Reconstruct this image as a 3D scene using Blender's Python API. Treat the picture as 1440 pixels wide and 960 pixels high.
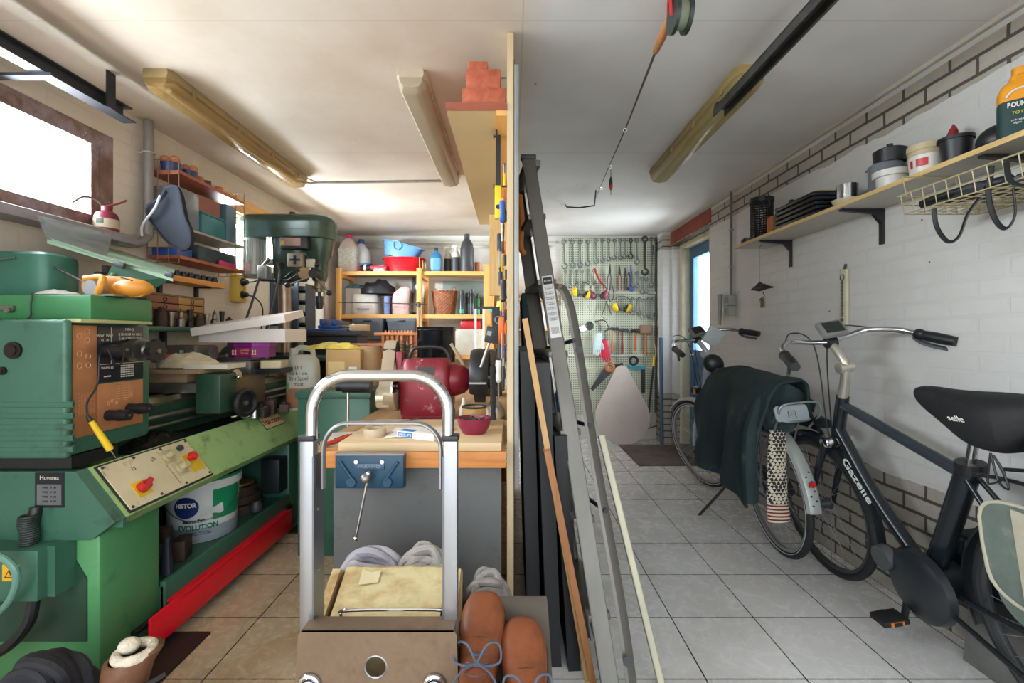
import bpy, bmesh, math, random
from mathutils import Matrix, Vector, Euler, noise
R = math.radians
random.seed(7)
for o in list(bpy.data.objects): bpy.data.objects.remove(o)
SC = bpy.context.scene
COL = SC.collection
# ---------------------------------------------------------------- camera
CAMZ, F, CX, CY = 1.2, 645.0, 720.0, 472.0
cam = bpy.data.cameras.new('camera'); cam.sensor_width = 36; cam.lens = 36*F/1440
cam.shift_y = -8/1440; cam.clip_start = .05
camo = bpy.data.objects.new('camera', cam); COL.objects.link(camo)
camo.location = (0, 0, CAMZ); camo.rotation_euler = (R(90), 0, 0)
SC.camera = camo
# ---------------------------------------------------------------- world, light, exposure
W = bpy.data.worlds.new('world'); SC.world = W; W.use_nodes = True
nt = W.node_tree; nt.nodes.clear()
bg = nt.nodes.new('ShaderNodeBackground'); wo = nt.nodes.new('ShaderNodeOutputWorld')
tc = nt.nodes.new('ShaderNodeTexCoord'); sx = nt.nodes.new('ShaderNodeSeparateXYZ')
rp = nt.nodes.new('ShaderNodeValToRGB')
rp.color_ramp.elements[0].position = .46; rp.color_ramp.elements[0].color = (.42, .41, .39, 1)
rp.color_ramp.elements[1].position = .56; rp.color_ramp.elements[1].color = (.86, .93, 1, 1)
mp = nt.nodes.new('ShaderNodeMapRange'); mp.inputs['From Min'].default_value = -1
nt.links.new(tc.outputs['Generated'], sx.inputs[0]); nt.links.new(sx.outputs['Z'], mp.inputs['Value'])
nt.links.new(mp.outputs[0], rp.inputs[0]); nt.links.new(rp.outputs[0], bg.inputs[0]); nt.links.new(bg.outputs[0], wo.inputs[0])
bg.inputs['Strength'].default_value = 3.0
SC.view_settings.view_transform = 'Standard'; SC.view_settings.look = 'None'
SC.view_settings.exposure = .9; SC.view_settings.gamma = 1; SC.view_settings.use_curve_mapping = False
def area(name, loc, rot, sx_, sy_, power=0, col=(1,1,1), portal=False):
    l = bpy.data.lights.new(name, 'AREA'); l.shape = 'RECTANGLE'; l.size = sx_; l.size_y = sy_; l.energy = power; l.color = col
    if portal: l.cycles.is_portal = True
    o = bpy.data.objects.new(name, l); COL.objects.link(o); o.location = loc; o.rotation_euler = rot
    return o
area('daylight_portal_front', (-.1, -1.28, 1.15), (R(90), 0, 0), 3.7, 2.2, portal=True)
area('daylight_window_left', (-2.32, 1.1, 1.97), (0, R(-90), 0), .5, 2.5, 100, (.9, .95, 1))
area('daylight_window_far', (-2.32, 3.6, 1.92), (0, R(-90), 0), .34, 1.0, 150, (.9, .95, 1))
area('daylight_door', (4.0, 5.3, 1.7), (0, R(90), 0), 2.6, 3.2, 1300, (.9, .95, 1))
sun = bpy.data.lights.new('sun', 'SUN'); sun.energy = .0

# ---------------------------------------------------------------- picture measures -> places in the room
def PY(px, py, Y): return Vector(((px-CX)/F*Y, Y, CAMZ-(py-CY)/F*Y))
def PZ(px, py, Z): return PY(px, py, F*(CAMZ-Z)/(py-CY))
def PX(px, py, X): return PY(px, py, F*X/(px-CX))
def mpx(n, Y): return n*Y/F                     # n picture units at distance Y, in metres
# ---------------------------------------------------------------- mesh builder
class B:
    def __init__(s): s.bm = bmesh.new(); s.M = Matrix()
    def _v(s, p): return s.bm.verts.new(s.M @ Vector(p))
    def _f(s, vs):
        try: return s.bm.faces.new(vs)
        except ValueError: return None
    def box(s, c, d, rot=(0,0,0), bev=0, taper=1, seg=2):
        M = Matrix.Translation(Vector(c)) @ (rot if isinstance(rot, Matrix) else Euler(rot).to_matrix().to_4x4())
        x, y, z = d[0]/2, d[1]/2, d[2]/2; t = taper
        co = [(-x,-y,-z),(x,-y,-z),(x,y,-z),(-x,y,-z),(-x*t,-y*t,z),(x*t,-y*t,z),(x*t,y*t,z),(-x*t,y*t,z)]
        v = [s._v(M @ Vector(p)) for p in co]
        fs = [s._f([v[i] for i in q]) for q in ((3,2,1,0),(4,5,6,7),(0,1,5,4),(1,2,6,5),(2,3,7,6),(3,0,4,7))]
        if bev:
            es = list({e for f in fs for e in f.edges})
            bmesh.ops.bevel(s.bm, geom=es, offset=min(bev, min(d)*.45), segments=seg, affect='EDGES', profile=.5)
        return s
    def bx(s, x0, x1, y0, y1, z0, z1, bev=0):
        return s.box(((x0+x1)/2,(y0+y1)/2,(z0+z1)/2), (abs(x1-x0),abs(y1-y0),abs(z1-z0)), bev=bev)
    def loft(s, rings, cap=True, close=False):
        rs = [[s._v(p) for p in r] for r in rings]; n = len(rs[0])
        m = len(rs) if close else len(rs)-1
        for i in range(m):
            a, b = rs[i], rs[(i+1) % len(rs)]
            for j in range(n): s._f([a[j], a[(j+1)%n], b[(j+1)%n], b[j]])
        if cap and not close: s._f(rs[0][::-1]); s._f(rs[-1])
        return s
    def cyl(s, p0, p1, r0, r1=None, n=16, cap=True):
        p0, p1 = Vector(p0), Vector(p1); r1 = r0 if r1 is None else r1
        d = (p1-p0).normalized(); a = d.orthogonal().normalized(); b = d.cross(a)
        rg = lambda p, r: [p+(a*math.cos(2*math.pi*k/n)+b*math.sin(2*math.pi*k/n))*r for k in range(n)]
        return s.loft([rg(p0, r0), rg(p1, r1)], cap)
    def tube(s, pts, r, n=8, closed=False, k=0, flat=None):
        P = [Vector(p) for p in pts]
        if k: P = smooth(P, k, closed)
        N = len(P); rings = []; up = None
        for i, p in enumerate(P):
            if closed: d = (P[(i+1)%N]-P[i-1]).normalized()
            else: d = (P[min(i+1,N-1)]-P[max(i-1,0)]).normalized()
            if up is None: up = d.orthogonal().normalized() if flat is None else (Vector(flat)-d*Vector(flat).dot(d)).normalized()
            else: up = (up-d*up.dot(d)).normalized()
            b = d.cross(up); rr = r(i/(N-1)) if callable(r) else r
            ra, rb = rr if isinstance(rr, tuple) else (rr, rr)
            rings.append([p+up*math.cos(2*math.pi*q/n)*ra+b*math.sin(2*math.pi*q/n)*rb for q in range(n)])
        return s.loft(rings, True, closed)
    def lathe(s, prof, M=None, n=24, a0=0, a1=360):
        M = M or Matrix(); 
        if not isinstance(M, Matrix): M = Matrix.Translation(Vector(M))
        full = abs(a1-a0) >= 360; m = n if full else n+1
        rs = []
        for r, z in prof:
            rs.append([s._v(M @ Vector((r*math.cos(R(a0+(a1-a0)*k/n)), r*math.sin(R(a0+(a1-a0)*k/n)), z))) for k in range(m)] if r > 1e-6 else [s._v(M @ Vector((0,0,z)))])
        for a, b in zip(rs, rs[1:]):
            for j in range(n if full else n):
                q = (j+1) % m
                if len(a) == 1 and len(b) == 1: continue
                if len(a) == 1: s._f([a[0], b[j], b[q]])
                elif len(b) == 1: s._f([a[j], a[q], b[0]])
                else: s._f([a[j], a[q], b[q], b[j]])
        return s
    def prism(s, pts, depth, M=None):
        M = M or Matrix(); 
        a = [s._v(M @ Vector((x, y, 0))) for x, y in pts]; b = [s._v(M @ Vector((x, y, depth))) for x, y in pts]; n = len(a)
        s._f(a[::-1]); s._f(b)
        for j in range(n): s._f([a[j], a[(j+1)%n], b[(j+1)%n], b[j]])
        return s
    def ball(s, c, r, n=16, m=10, rot=None):
        r = (r, r, r) if not isinstance(r, (tuple, list)) else r
        M = Matrix.Translation(Vector(c)) @ (Euler(rot).to_matrix().to_4x4() if rot else Matrix()) @ Matrix.Diagonal((*r, 1))
        return s.lathe([(math.sin(math.pi*i/m) if 0 < i < m else 0, -math.cos(math.pi*i/m)) for i in range(m+1)], M, n)
    def torus(s, c, Rr, r, axis=(0,0,1), n=48, m=10, a0=0, a1=360):
        q = Vector((0,0,1)).rotation_difference(Vector(axis)).to_matrix().to_4x4(); M = Matrix.Translation(Vector(c)) @ q
        full = abs(a1-a0) >= 360; ra, rb = r if isinstance(r, tuple) else (r, r); rings = []
        for k in range(n if full else n+1):
            a = R(a0+(a1-a0)*k/n)
            rings.append([M @ Vector(((Rr+ra*math.cos(2*math.pi*j/m))*math.cos(a), (Rr+ra*math.cos(2*math.pi*j/m))*math.sin(a), rb*math.sin(2*math.pi*j/m))) for j in range(m)])
        return s.loft(rings, not full, full)
    def grid(s, fn, nu, nv, cu=False):
        g = [[s._v(fn(i/nu, j/nv)) for j in range(nv+1)] for i in range(nu if cu else nu+1)]
        L = len(g)
        for i in range(nu):
            for j in range(nv): s._f([g[i][j], g[(i+1)%L][j], g[(i+1)%L][j+1], g[i][j+1]])
        return s
def smooth(P, k, closed=False):
    N = len(P); out = []
    rng = range(N if closed else N-1)
    for i in rng:
        p0 = P[(i-1)%N] if closed or i > 0 else P[0]*2-P[1]
        p1 = P[i]; p2 = P[(i+1)%N]
        p3 = P[(i+2)%N] if closed or i+2 < N else P[-1]*2-P[-2]
        for j in range(k):
            t = j/k
            out.append(.5*((2*p1)+(p2-p0)*t+(2*p0-5*p1+4*p2-p3)*t*t+(3*p1-p0-3*p2+p3)*t**3))
    if not closed: out.append(P[-1].copy())
    return out
def rrect(w, h, r, n=4):
    out = []
    for cx, cy, a in ((w/2-r, h/2-r, 0), (-w/2+r, h/2-r, 90), (-w/2+r, -h/2+r, 180), (w/2-r, -h/2+r, 270)):
        for k in range(n+1): out.append((cx+r*math.cos(R(a+90*k/n)), cy+r*math.sin(R(a+90*k/n))))
    return out
def sq(n, e=1.0):     # superellipse ring, unit
    out = []
    for k in range(n):
        a = 2*math.pi*k/n; c, s_ = math.cos(a), math.sin(a)
        out.append((math.copysign(abs(c)**e, c), math.copysign(abs(s_)**e, s_)))
    return out
# ---------------------------------------------------------------- materials (all procedural)
def lin(c):
    if isinstance(c, str): c = [int(c[i:i+2], 16)/255 for i in (0, 2, 4)]
    return tuple((v/12.92 if v <= .04045 else ((v+.055)/1.055)**2.4) for v in c)
MT = {}
def newmat(name):
    m = bpy.data.materials.new(name); m.use_nodes = True; t = m.node_tree
    return m, t, t.nodes['Principled BSDF']
def node(t, kind, **kw):
    n = t.nodes.new('ShaderNode'+kind)
    for k, v in kw.items():
        if k in n.inputs: n.inputs[k].default_value = v
        else: setattr(n, k, v)
    return n
def mix(t, fac, a, b):
    n = t.nodes.new('ShaderNodeMix'); n.data_type = 'RGBA'
    for i, v in ((0, fac), (6, a), (7, b)):
        if isinstance(v, bpy.types.NodeSocket): t.links.new(v, n.inputs[i])
        elif i == 0: n.inputs[0].default_value = v
        else: n.inputs[i].default_value = (*v, 1)
    return n.outputs[2]
def ramp(t, src, p0, p1, c0=(0,0,0), c1=(1,1,1)):
    n = t.nodes.new('ShaderNodeValToRGB'); e = n.color_ramp.elements
    e[0].position, e[1].position = p0, p1; e[0].color, e[1].color = (*c0, 1), (*c1, 1)
    t.links.new(src, n.inputs[0]); return n.outputs[0]
def mat(name, col, rough=.5, metal=0, var=.18, scale=6, bump=.0, bscale=60, dirt=None, dirtamt=.4, dscale=5, trans=0, coat=0, stretch=None, spec=.5, sheen=0):
    if name in MT: return MT[name]
    m, t, b = newmat(name); c = lin(col)
    tcn = node(t, 'TexCoord'); src = tcn.outputs['Object']
    if stretch:
        mpn = node(t, 'Mapping'); mpn.inputs['Scale'].default_value = stretch; t.links.new(src, mpn.inputs[0]); src = mpn.outputs[0]
    nz = node(t, 'TexNoise', Scale=scale, Detail=5.0, Roughness=.6); t.links.new(src, nz.inputs['Vector'])
    f = ramp(t, nz.outputs[0], .3, .7)
    out = mix(t, f, tuple(v*(1-var) for v in c), tuple(min(1, v*(1+var*.6)) for v in c))
    if dirt:
        n2 = node(t, 'TexNoise', Scale=dscale, Detail=8.0, Roughness=.7); t.links.new(src, n2.inputs['Vector'])
        f2 = ramp(t, n2.outputs[0], .62-dirtamt*.3, .72)
        out = mix(t, f2, out, lin(dirt)) if True else out
    t.links.new(out, b.inputs['Base Color'])
    b.inputs['Roughness'].default_value = rough; b.inputs['Metallic'].default_value = metal
    b.inputs['Specular IOR Level'].default_value = spec
    if trans: b.inputs['Transmission Weight'].default_value = trans
    if coat: b.inputs['Coat Weight'].default_value = coat
    if sheen: b.inputs['Sheen Weight'].default_value = sheen
    if bump:
        n3 = node(t, 'TexNoise', Scale=bscale, Detail=4.0); t.links.new(src, n3.inputs['Vector'])
        bp = node(t, 'Bump', Strength=bump, Distance=.01); t.links.new(n3.outputs[0], bp.inputs['Height']); t.links.new(bp.outputs[0], b.inputs['Normal'])
    MT[name] = m; return m
def wood(name, c1, c2, axis='Y', rough=.55, sc=9):
    st = {'X': (.6, sc, sc), 'Y': (sc, .6, sc), 'Z': (sc, sc, .6)}[axis]
    if name in MT: return MT[name]
    m, t, b = newmat(name); tcn = node(t, 'TexCoord'); mpn = node(t, 'Mapping'); mpn.inputs['Scale'].default_value = st
    t.links.new(tcn.outputs['Object'], mpn.inputs[0])
    nz = node(t, 'TexNoise', Scale=3.0, Detail=6.0, Roughness=.65, Distortion=.6); t.links.new(mpn.outputs[0], nz.inputs['Vector'])
    o = mix(t, ramp(t, nz.outputs[0], .32, .68), lin(c1), lin(c2))
    t.links.new(o, b.inputs['Base Color']); b.inputs['Roughness'].default_value = rough
    bp = node(t, 'Bump', Strength=.15, Distance=.004); t.links.new(nz.outputs[0], bp.inputs['Height']); t.links.new(bp.outputs[0], b.inputs['Normal'])
    MT[name] = m; return m
def clear(name, tint=(1,1,1), mixf=.12, rough=.05, body=None, bodyf=0):   # thin pane: see-through with a reflection
    if name in MT: return MT[name]
    m = bpy.data.materials.new(name); m.use_nodes = True; t = m.node_tree; t.nodes.clear()
    o = node(t, 'OutputMaterial'); tr = node(t, 'BsdfTransparent'); tr.inputs[0].default_value = (*tint, 1)
    gl = node(t, 'BsdfGlossy', Roughness=rough); lw = node(t, 'LayerWeight', Blend=.5); pw_ = node(t, 'Math', operation='POWER'); pw_.inputs[1].default_value = 4; fr = node(t, 'Math', operation='MULTIPLY_ADD'); fr.inputs[1].default_value = .9; fr.inputs[2].default_value = .04; mx = node(t, 'MixShader')
    t.links.new(lw.outputs['Facing'], pw_.inputs[0]); t.links.new(pw_.outputs[0], fr.inputs[0])
    t.links.new(fr.outputs[0], mx.inputs[0]); t.links.new(tr.outputs[0], mx.inputs[1]); t.links.new(gl.outputs[0], mx.inputs[2]); last = mx.outputs[0]
    if body:
        df = node(t, 'BsdfDiffuse'); df.inputs[0].default_value = (*lin(body), 1); m2 = node(t, 'MixShader'); m2.inputs[0].default_value = bodyf
        t.links.new(last, m2.inputs[1]); t.links.new(df.outputs[0], m2.inputs[2]); last = m2.outputs[0]
    t.links.new(last, o.inputs[0]); MT[name] = m; return m
# ---------------------------------------------------------------- scene objects
LM = {}
def bake(name, b, m, L=None, tw=None, sharp=.6):
    bm = b.bm
    if L is not None: bm.transform(L)
    bmesh.ops.recalc_face_normals(bm, faces=bm.faces)
    for f in bm.faces: f.smooth = True
    for e in bm.edges:
        if len(e.link_faces) == 2 and e.calc_face_angle(0) > sharp: e.smooth = False
    me = bpy.data.meshes.new(name); bm.to_mesh(me); bm.free(); me.materials.append(m)
    return me
def props(o, label=None, cat=None, group=None, kind=None):
    if label: o['label'] = label
    if cat: o['category'] = cat
    if group: o['group'] = group
    if kind: o['kind'] = kind
    return o
def T(name, label, cat, loc=(0,0,0), rot=(0,0,0), group=None, M=None):
    """an Empty; its parts are given in its own frame"""
    o = bpy.data.objects.new(name, None); COL.objects.link(o); o.empty_display_size = .05
    if M is not None: o.matrix_world = M
    else: o.location = loc; o.rotation_euler = rot
    props(o, label, cat, group); LM[o.name] = None; return o
def Wd(name, label, cat, base, group=None):
    """an Empty at base; its parts are given in room coordinates"""
    o = bpy.data.objects.new(name, None); COL.objects.link(o); o.empty_display_size = .05; o.location = Vector(base)
    props(o, label, cat, group); LM[o.name] = Matrix.Translation(-Vector(base)); return o
def part(name, b, m, parent, label=None, kind=None, solid=0, sub=0, tl=None):
    me = bake(name, b, m, LM.get(parent.name))
    o = bpy.data.objects.new(name, me); COL.objects.link(o); o.parent = parent; LM[o.name] = LM.get(parent.name)
    if tl is not None: o.matrix_local = tl
    if label: o['label'] = label
    if kind: o['kind'] = kind
    fin(o, solid, sub); return o
def fin(o, solid, sub):
    if solid: s_ = o.modifiers.new('s', 'SOLIDIFY'); s_.thickness = solid; s_.offset = 0
    if sub: s_ = o.modifiers.new('d', 'SUBSURF'); s_.levels = sub; s_.render_levels = sub
def solo(name, b, m, label, cat, group=None, kind=None, loc=None, rot=(0,0,0), solid=0, sub=0):
    """a thing that is one mesh; loc None = room coordinates"""
    L = None
    if loc is None:
        b.bm.verts.ensure_lookup_table(); vs = [v.co for v in b.bm.verts]
        c = Vector(((min(v.x for v in vs)+max(v.x for v in vs))/2, (min(v.y for v in vs)+max(v.y for v in vs))/2, min(v.z for v in vs)))
        L = Matrix.Translation(-c); loc = c
    me = bake(name, b, m, L); o = bpy.data.objects.new(name, me); COL.objects.link(o); o.location = loc; o.rotation_euler = rot
    LM[o.name] = L; props(o, label, cat, group, kind); fin(o, solid, sub); return o
def struct(name, b, m, parent=None, solid=0):
    o = bpy.data.objects.new(name, bake(name, b, m)); COL.objects.link(o); LM[o.name] = None
    if parent: o.parent = parent
    else: o['kind'] = 'structure'
    return o
def dup(root, loc=None, rot=None, label=None, group=None, scale=None, M=None):
    def cp(o, par):
        c = o.copy(); COL.objects.link(c)
        if par: c.parent = par
        for ch in o.children: cp(ch, c)
        return c
    r = cp(root, None)
    if M is not None: r.matrix_world = M
    if loc is not None: r.location = loc
    if rot is not None: r.rotation_euler = rot
    if scale is not None: r.scale = scale
    if label: r['label'] = label
    if group: r['group'] = group
    return r
def text(name, s, size, M, m, parent, ext=.0006, wrap=None, bold=0, fit=None, flipfree=True):
    c = bpy.data.curves.new('t', 'FONT'); c.body = s; c.size = size; c.extrude = ext; c.align_x = 'CENTER'; c.align_y = 'CENTER'; c.offset = bold
    o = bpy.data.objects.new('t', c); COL.objects.link(o)
    dg = bpy.context.evaluated_depsgraph_get(); me = bpy.data.meshes.new_from_object(o.evaluated_get(dg))
    bpy.data.objects.remove(o)
    if fit:
        w = max(v.co.x for v in me.vertices)-min(v.co.x for v in me.vertices)
        for v in me.vertices: v.co.x *= fit/w
    if wrap:
        for v in me.vertices:
            a = v.co.x/wrap; r = wrap+v.co.z; v.co = Vector((r*math.sin(a), v.co.y, r*math.cos(a)-wrap))
    me.transform(M)
    L = LM.get(parent.name)
    if L is not None: me.transform(L)
    me.materials.clear(); me.materials.append(m); me.name = name
    q = bpy.data.objects.new(name, me); COL.objects.link(q); q.parent = parent; LM[q.name] = L; return q
def frame(o, x, y):            # matrix with origin o, x axis and y axis (z = x cross y)
    x = Vector(x).normalized(); y = Vector(y); z = x.cross(y).normalized(); y = z.cross(x)
    return Matrix(((x.x, y.x, z.x, o[0]), (x.y, y.y, z.y, o[1]), (x.z, y.z, z.z, o[2]), (0, 0, 0, 1)))
def rz(a): return Matrix.Rotation(R(a), 4, 'Z')
def tr(x, y, z): return Matrix.Translation((x, y, z))
# common materials
BLK = mat('black_plastic', '17181b', .45); DGR = mat('dark_grey', '33353a', .5); WHT = mat('white_plastic', 'd8d6d0', .45)
RUB = mat('rubber', '141414', .75); CHR = mat('chrome', 'd0d2d6', .16, 1, .05); STL = mat('worn_steel', '8e8c88', .38, .9, .3, bump=.05)
ALU = mat('dull_aluminium', '9a9a9b', .42, .75, .18, 3, stretch=(1, 1, .2)); DST = mat('dark_steel', '3c3d40', .42, .8, .3)
RED = mat('red_plastic', 'b01c20', .4); BLU = mat('blue_plastic', '1f4f9c', .4); YEL = mat('yellow_plastic', 'd8b41c', .45)
ORG = mat('orange_plastic', 'c8701c', .5); RST = mat('rusty_steel', '6a5040', .75, .3, .35, 10, bump=.2)
PIN = wood('pine', 'c9904a', 'dba862', 'X'); PINY = wood('pine_y', 'c9904a', 'dba862', 'Y'); PINZ = wood('pine_z', 'b9783a', 'd39c58', 'Z')
CRD = mat('cardboard', 'a8825a', .85, var=.1)
# ================================================================ the room
XL, XR, YB, ZC, YF = -2.0, 1.78, 5.34, 2.36, -1.3
def brickmat(name, paint, brick, mortar, lowz=None, hiz=None, axis='Y'):
    m, t, b = newmat(name); tcn = node(t, 'TexCoord'); sp = node(t, 'SeparateXYZ'); t.links.new(tcn.outputs['Object'], sp.inputs[0])
    cb = node(t, 'CombineXYZ'); t.links.new(sp.outputs[axis], cb.inputs[0]); t.links.new(sp.outputs['Z'], cb.inputs[1])
    nzw = node(t, 'TexNoise', Scale=9.0, Detail=3.0); t.links.new(tcn.outputs['Object'], nzw.inputs['Vector'])
    br = node(t, 'TexBrick', Scale=1.0); br.inputs['Brick Width'].default_value = .22; br.inputs['Row Height'].default_value = .071
    br.inputs['Mortar Size'].default_value = .008; br.inputs['Mortar Smooth'].default_value = .25
    br.inputs['Color1'].default_value = (1,1,1,1); br.inputs['Mortar'].default_value = (0,0,0,1)
    va = t.nodes.new('ShaderNodeVectorMath'); va.operation = 'MULTIPLY_ADD'; va.inputs[1].default_value = (.012, .008, 0)
    t.links.new(nzw.outputs[1], va.inputs[0]); t.links.new(cb.outputs[0], va.inputs[2]); t.links.new(va.outputs[0], br.inputs['Vector'])
    big = node(t, 'TexNoise', Scale=2.2, Detail=6.0, Roughness=.6); t.links.new(tcn.outputs['Object'], big.inputs['Vector'])
    p = mix(t, ramp(t, big.outputs[0], .3, .7), tuple(v*.84 for v in lin(paint)), lin(paint))
    pm = mix(t, br.outputs['Fac'], p, tuple(v*.9 for v in lin(paint)))
    holes = node(t, 'TexVoronoi', Scale=7.0); t.links.new(cb.outputs[0], holes.inputs['Vector'])
    hf = ramp(t, holes.outputs[0], .035, .045, (1,1,1), (0,0,0)); pm = mix(t, hf, pm, (.08,.07,.06))
    n4 = node(t, 'TexNoise', Scale=30.0, Detail=4.0); t.links.new(tcn.outputs['Object'], n4.inputs['Vector'])
    bk = mix(t, n4.outputs[0], tuple(v*.75 for v in lin(brick)), lin(brick)); bk = mix(t, br.outputs['Fac'], bk, lin(mortar))
    fac = None
    def mth(op, a, c):
        n = t.nodes.new('ShaderNodeMath'); n.operation = op
        for i, v in enumerate((a, c)):
            if isinstance(v, bpy.types.NodeSocket): t.links.new(v, n.inputs[i])
            else: n.inputs[i].default_value = v
        return n.outputs[0]
    zz = mth('ADD', sp.outputs['Z'], mth('MULTIPLY', mth('SUBTRACT', big.outputs[0], .5), .10))
    if lowz: fac = mth('LESS_THAN', zz, lowz)
    if hiz:
        h = mth('MULTIPLY', mth('GREATER_THAN', zz, hiz[0]), mth('LESS_THAN', sp.outputs['Z'], hiz[1]))
        fac = mth('MAXIMUM', fac, h) if fac else h
    out = mix(t, fac, pm, bk) if fac else pm
    t.links.new(out, b.inputs['Base Color']); b.inputs['Roughness'].default_value = .62
    bp = node(t, 'Bump', Strength=.3, Distance=.006); bp.invert = True; t.links.new(br.outputs['Fac'], bp.inputs['Height'])
    bp2 = node(t, 'Bump', Strength=.2, Distance=.006); t.links.new(n4.outputs[0], bp2.inputs['Height']); t.links.new(bp.outputs[0], bp2.inputs['Normal'])
    t.links.new(bp2.outputs[0], b.inputs['Normal']); return m
MWR = brickmat('painted_brick_right', 'c9c8c4', 'a9a296', '4a463e', .55, (2.165, 2.32))
MWL = brickmat('painted_brick_left', 'd2c8bb', 'a39a82', '45423a')
MWB = brickmat('painted_brick_back', 'd0cdc4', 'a39a82', '45423a', axis='X')
# floor tiles
m, t, b = newmat('floor_tile'); tcn = node(t, 'TexCoord'); sp = node(t, 'SeparateXYZ'); t.links.new(tcn.outputs['Object'], sp.inputs[0])
mpn = node(t, 'Mapping'); mpn.inputs['Location'].default_value = (-.678+.351*10, -1.604+.351*10, 0); t.links.new(tcn.outputs['Object'], mpn.inputs[0])
br = node(t, 'TexBrick', Scale=1.0); br.offset = 0; br.squash = 1
br.inputs['Brick Width'].default_value = .351; br.inputs['Row Height'].default_value = .351; br.inputs['Mortar Size'].default_value = .0026; br.inputs['Mortar Smooth'].default_value = .1
br.inputs['Color1'].default_value = (1,1,1,1); br.inputs['Color2'].default_value = (.78,.78,.78,1)
t.links.new(mpn.outputs[0], br.inputs['Vector'])
nz = node(t, 'TexNoise', Scale=14.0, Detail=8.0, Roughness=.7, Distortion=1.5); t.links.new(tcn.outputs['Object'], nz.inputs['Vector'])
nb = node(t, 'TexNoise', Scale=2.0, Detail=6.0, Roughness=.65); t.links.new(tcn.outputs['Object'], nb.inputs['Vector'])
cr = mix(t, ramp(t, nz.outputs[0], .25, .75), lin('d6d4d1'), lin('e2e1de'))
cl_ = mix(t, ramp(t, nz.outputs[0], .35, .65), lin('c6ae8e'), lin('d6c2a4'))
cl_ = mix(t, ramp(t, nb.outputs[0], .5, .7), cl_, lin('b8926c'))
cr = mix(t, ramp(t, nb.outputs[0], .45, .75), cr, lin('c4c2be'))
sd = ramp(t, sp.outputs['X'], 0, .05); base = mix(t, sd, cl_, cr)
mu = t.nodes.new('ShaderNodeMix'); mu.data_type = 'RGBA'; mu.blend_type = 'MULTIPLY'; mu.inputs[0].default_value = .35
t.links.new(base, mu.inputs[6]); t.links.new(br.outputs['Color'], mu.inputs[7])
fo = mix(t, br.outputs['Fac'], mu.outputs[2], lin('2a2622')); t.links.new(fo, b.inputs['Base Color'])
rr = t.nodes.new('ShaderNodeMapRange'); rr.inputs['To Min'].default_value = .1; rr.inputs['To Max'].default_value = .42
t.links.new(nz.outputs[0], rr.inputs['Value']); t.links.new(rr.outputs[0], b.inputs['Roughness'])
bp = node(t, 'Bump', Strength=.5, Distance=.004); bp.invert = True; t.links.new(br.outputs['Fac'], bp.inputs['Height'])
bp2 = node(t, 'Bump', Strength=.12, Distance=.005); t.links.new(nz.outputs[0], bp2.inputs['Height']); t.links.new(bp.outputs[0], bp2.inputs['Normal'])
t.links.new(bp2.outputs[0], b.inputs['Normal']); MFL = m
struct('floor', B().bx(XL-.2, XR+.2, YF, YB+.2, -.1, 0), MFL)
# ceiling: cream-white board with stains, joints, small marks and painted warm light at left
m, t, b = newmat('ceiling_board'); tcn = node(t, 'TexCoord'); sp = node(t, 'SeparateXYZ'); t.links.new(tcn.outputs['Object'], sp.inputs[0])
nb = node(t, 'TexNoise', Scale=1.3, Detail=7.0, Roughness=.6); t.links.new(tcn.outputs['Object'], nb.inputs['Vector'])
nw = node(t, 'TexNoise', Scale=.7, Detail=3.0); t.links.new(tcn.outputs['Object'], nw.inputs['Vector'])
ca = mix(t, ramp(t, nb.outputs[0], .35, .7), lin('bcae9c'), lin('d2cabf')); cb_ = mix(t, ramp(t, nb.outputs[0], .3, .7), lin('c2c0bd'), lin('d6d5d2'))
base = mix(t, ramp(t, sp.outputs['X'], -.25, .15), ca, cb_)  # left half tinted warm to paint in the light, right half cool grey
vo = node(t, 'TexVoronoi', Scale=5.0); t.links.new(tcn.outputs['Object'], vo.inputs['Vector'])
base = mix(t, ramp(t, vo.outputs[0], .022, .03, (1,1,1), (0,0,0)), base, (.1,.09,.08))
br = node(t, 'TexBrick', Scale=1.0); br.offset = 0; br.inputs['Brick Width'].default_value = 2.44; br.inputs['Row Height'].default_value = 1.22; br.inputs['Mortar Size'].default_value = .0035
mpn = node(t, 'Mapping'); mpn.inputs['Location'].default_value = (2.4, .75, 0); t.links.new(tcn.outputs['Object'], mpn.inputs[0]); t.links.new(mpn.outputs[0], br.inputs['Vector'])
fc = t.nodes.new('ShaderNodeMath'); fc.operation = 'MULTIPLY'; fc.inputs[1].default_value = .35; t.links.new(br.outputs['Fac'], fc.inputs[0])
base = mix(t, fc.outputs[0], base, lin('8a8378')); t.links.new(base, b.inputs['Base Color']); b.inputs['Roughness'].default_value = .55
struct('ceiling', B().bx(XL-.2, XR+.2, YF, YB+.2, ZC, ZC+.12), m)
def wall_x(name, x0, x1, y0, y1, openings, m):
    bb = B(); ys = sorted({y0, y1, *[v for o in openings for v in o[:2]]})
    for a, c in zip(ys, ys[1:]):
        op = [o for o in openings if o[0] <= a and o[1] >= c]
        if not op: bb.bx(x0, x1, a, c, 0, ZC)
        else:
            o = op[0]
            if o[2] > 0: bb.bx(x0, x1, a, c, 0, o[2])
            if o[3] < ZC: bb.bx(x0, x1, a, c, o[3], ZC)
    bmesh.ops.remove_doubles(bb.bm, verts=bb.bm.verts, dist=1e-4)
    return struct(name, bb, m)
wall_x('wall_left', XL-.2, XL, YF, YB+.2, [(-.3, 2.30, 1.70, 2.19), (3.15, 4.15, 1.74, 2.08)], MWL)
wall_x('wall_right', XR, XR+.2, YF, YB+.2, [(4.14, 5.08, 0, 2.2)], MWR)
struct('wall_back', B().bx(XL, XR, YB, YB+.2, 0, ZC), MWB)
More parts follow.
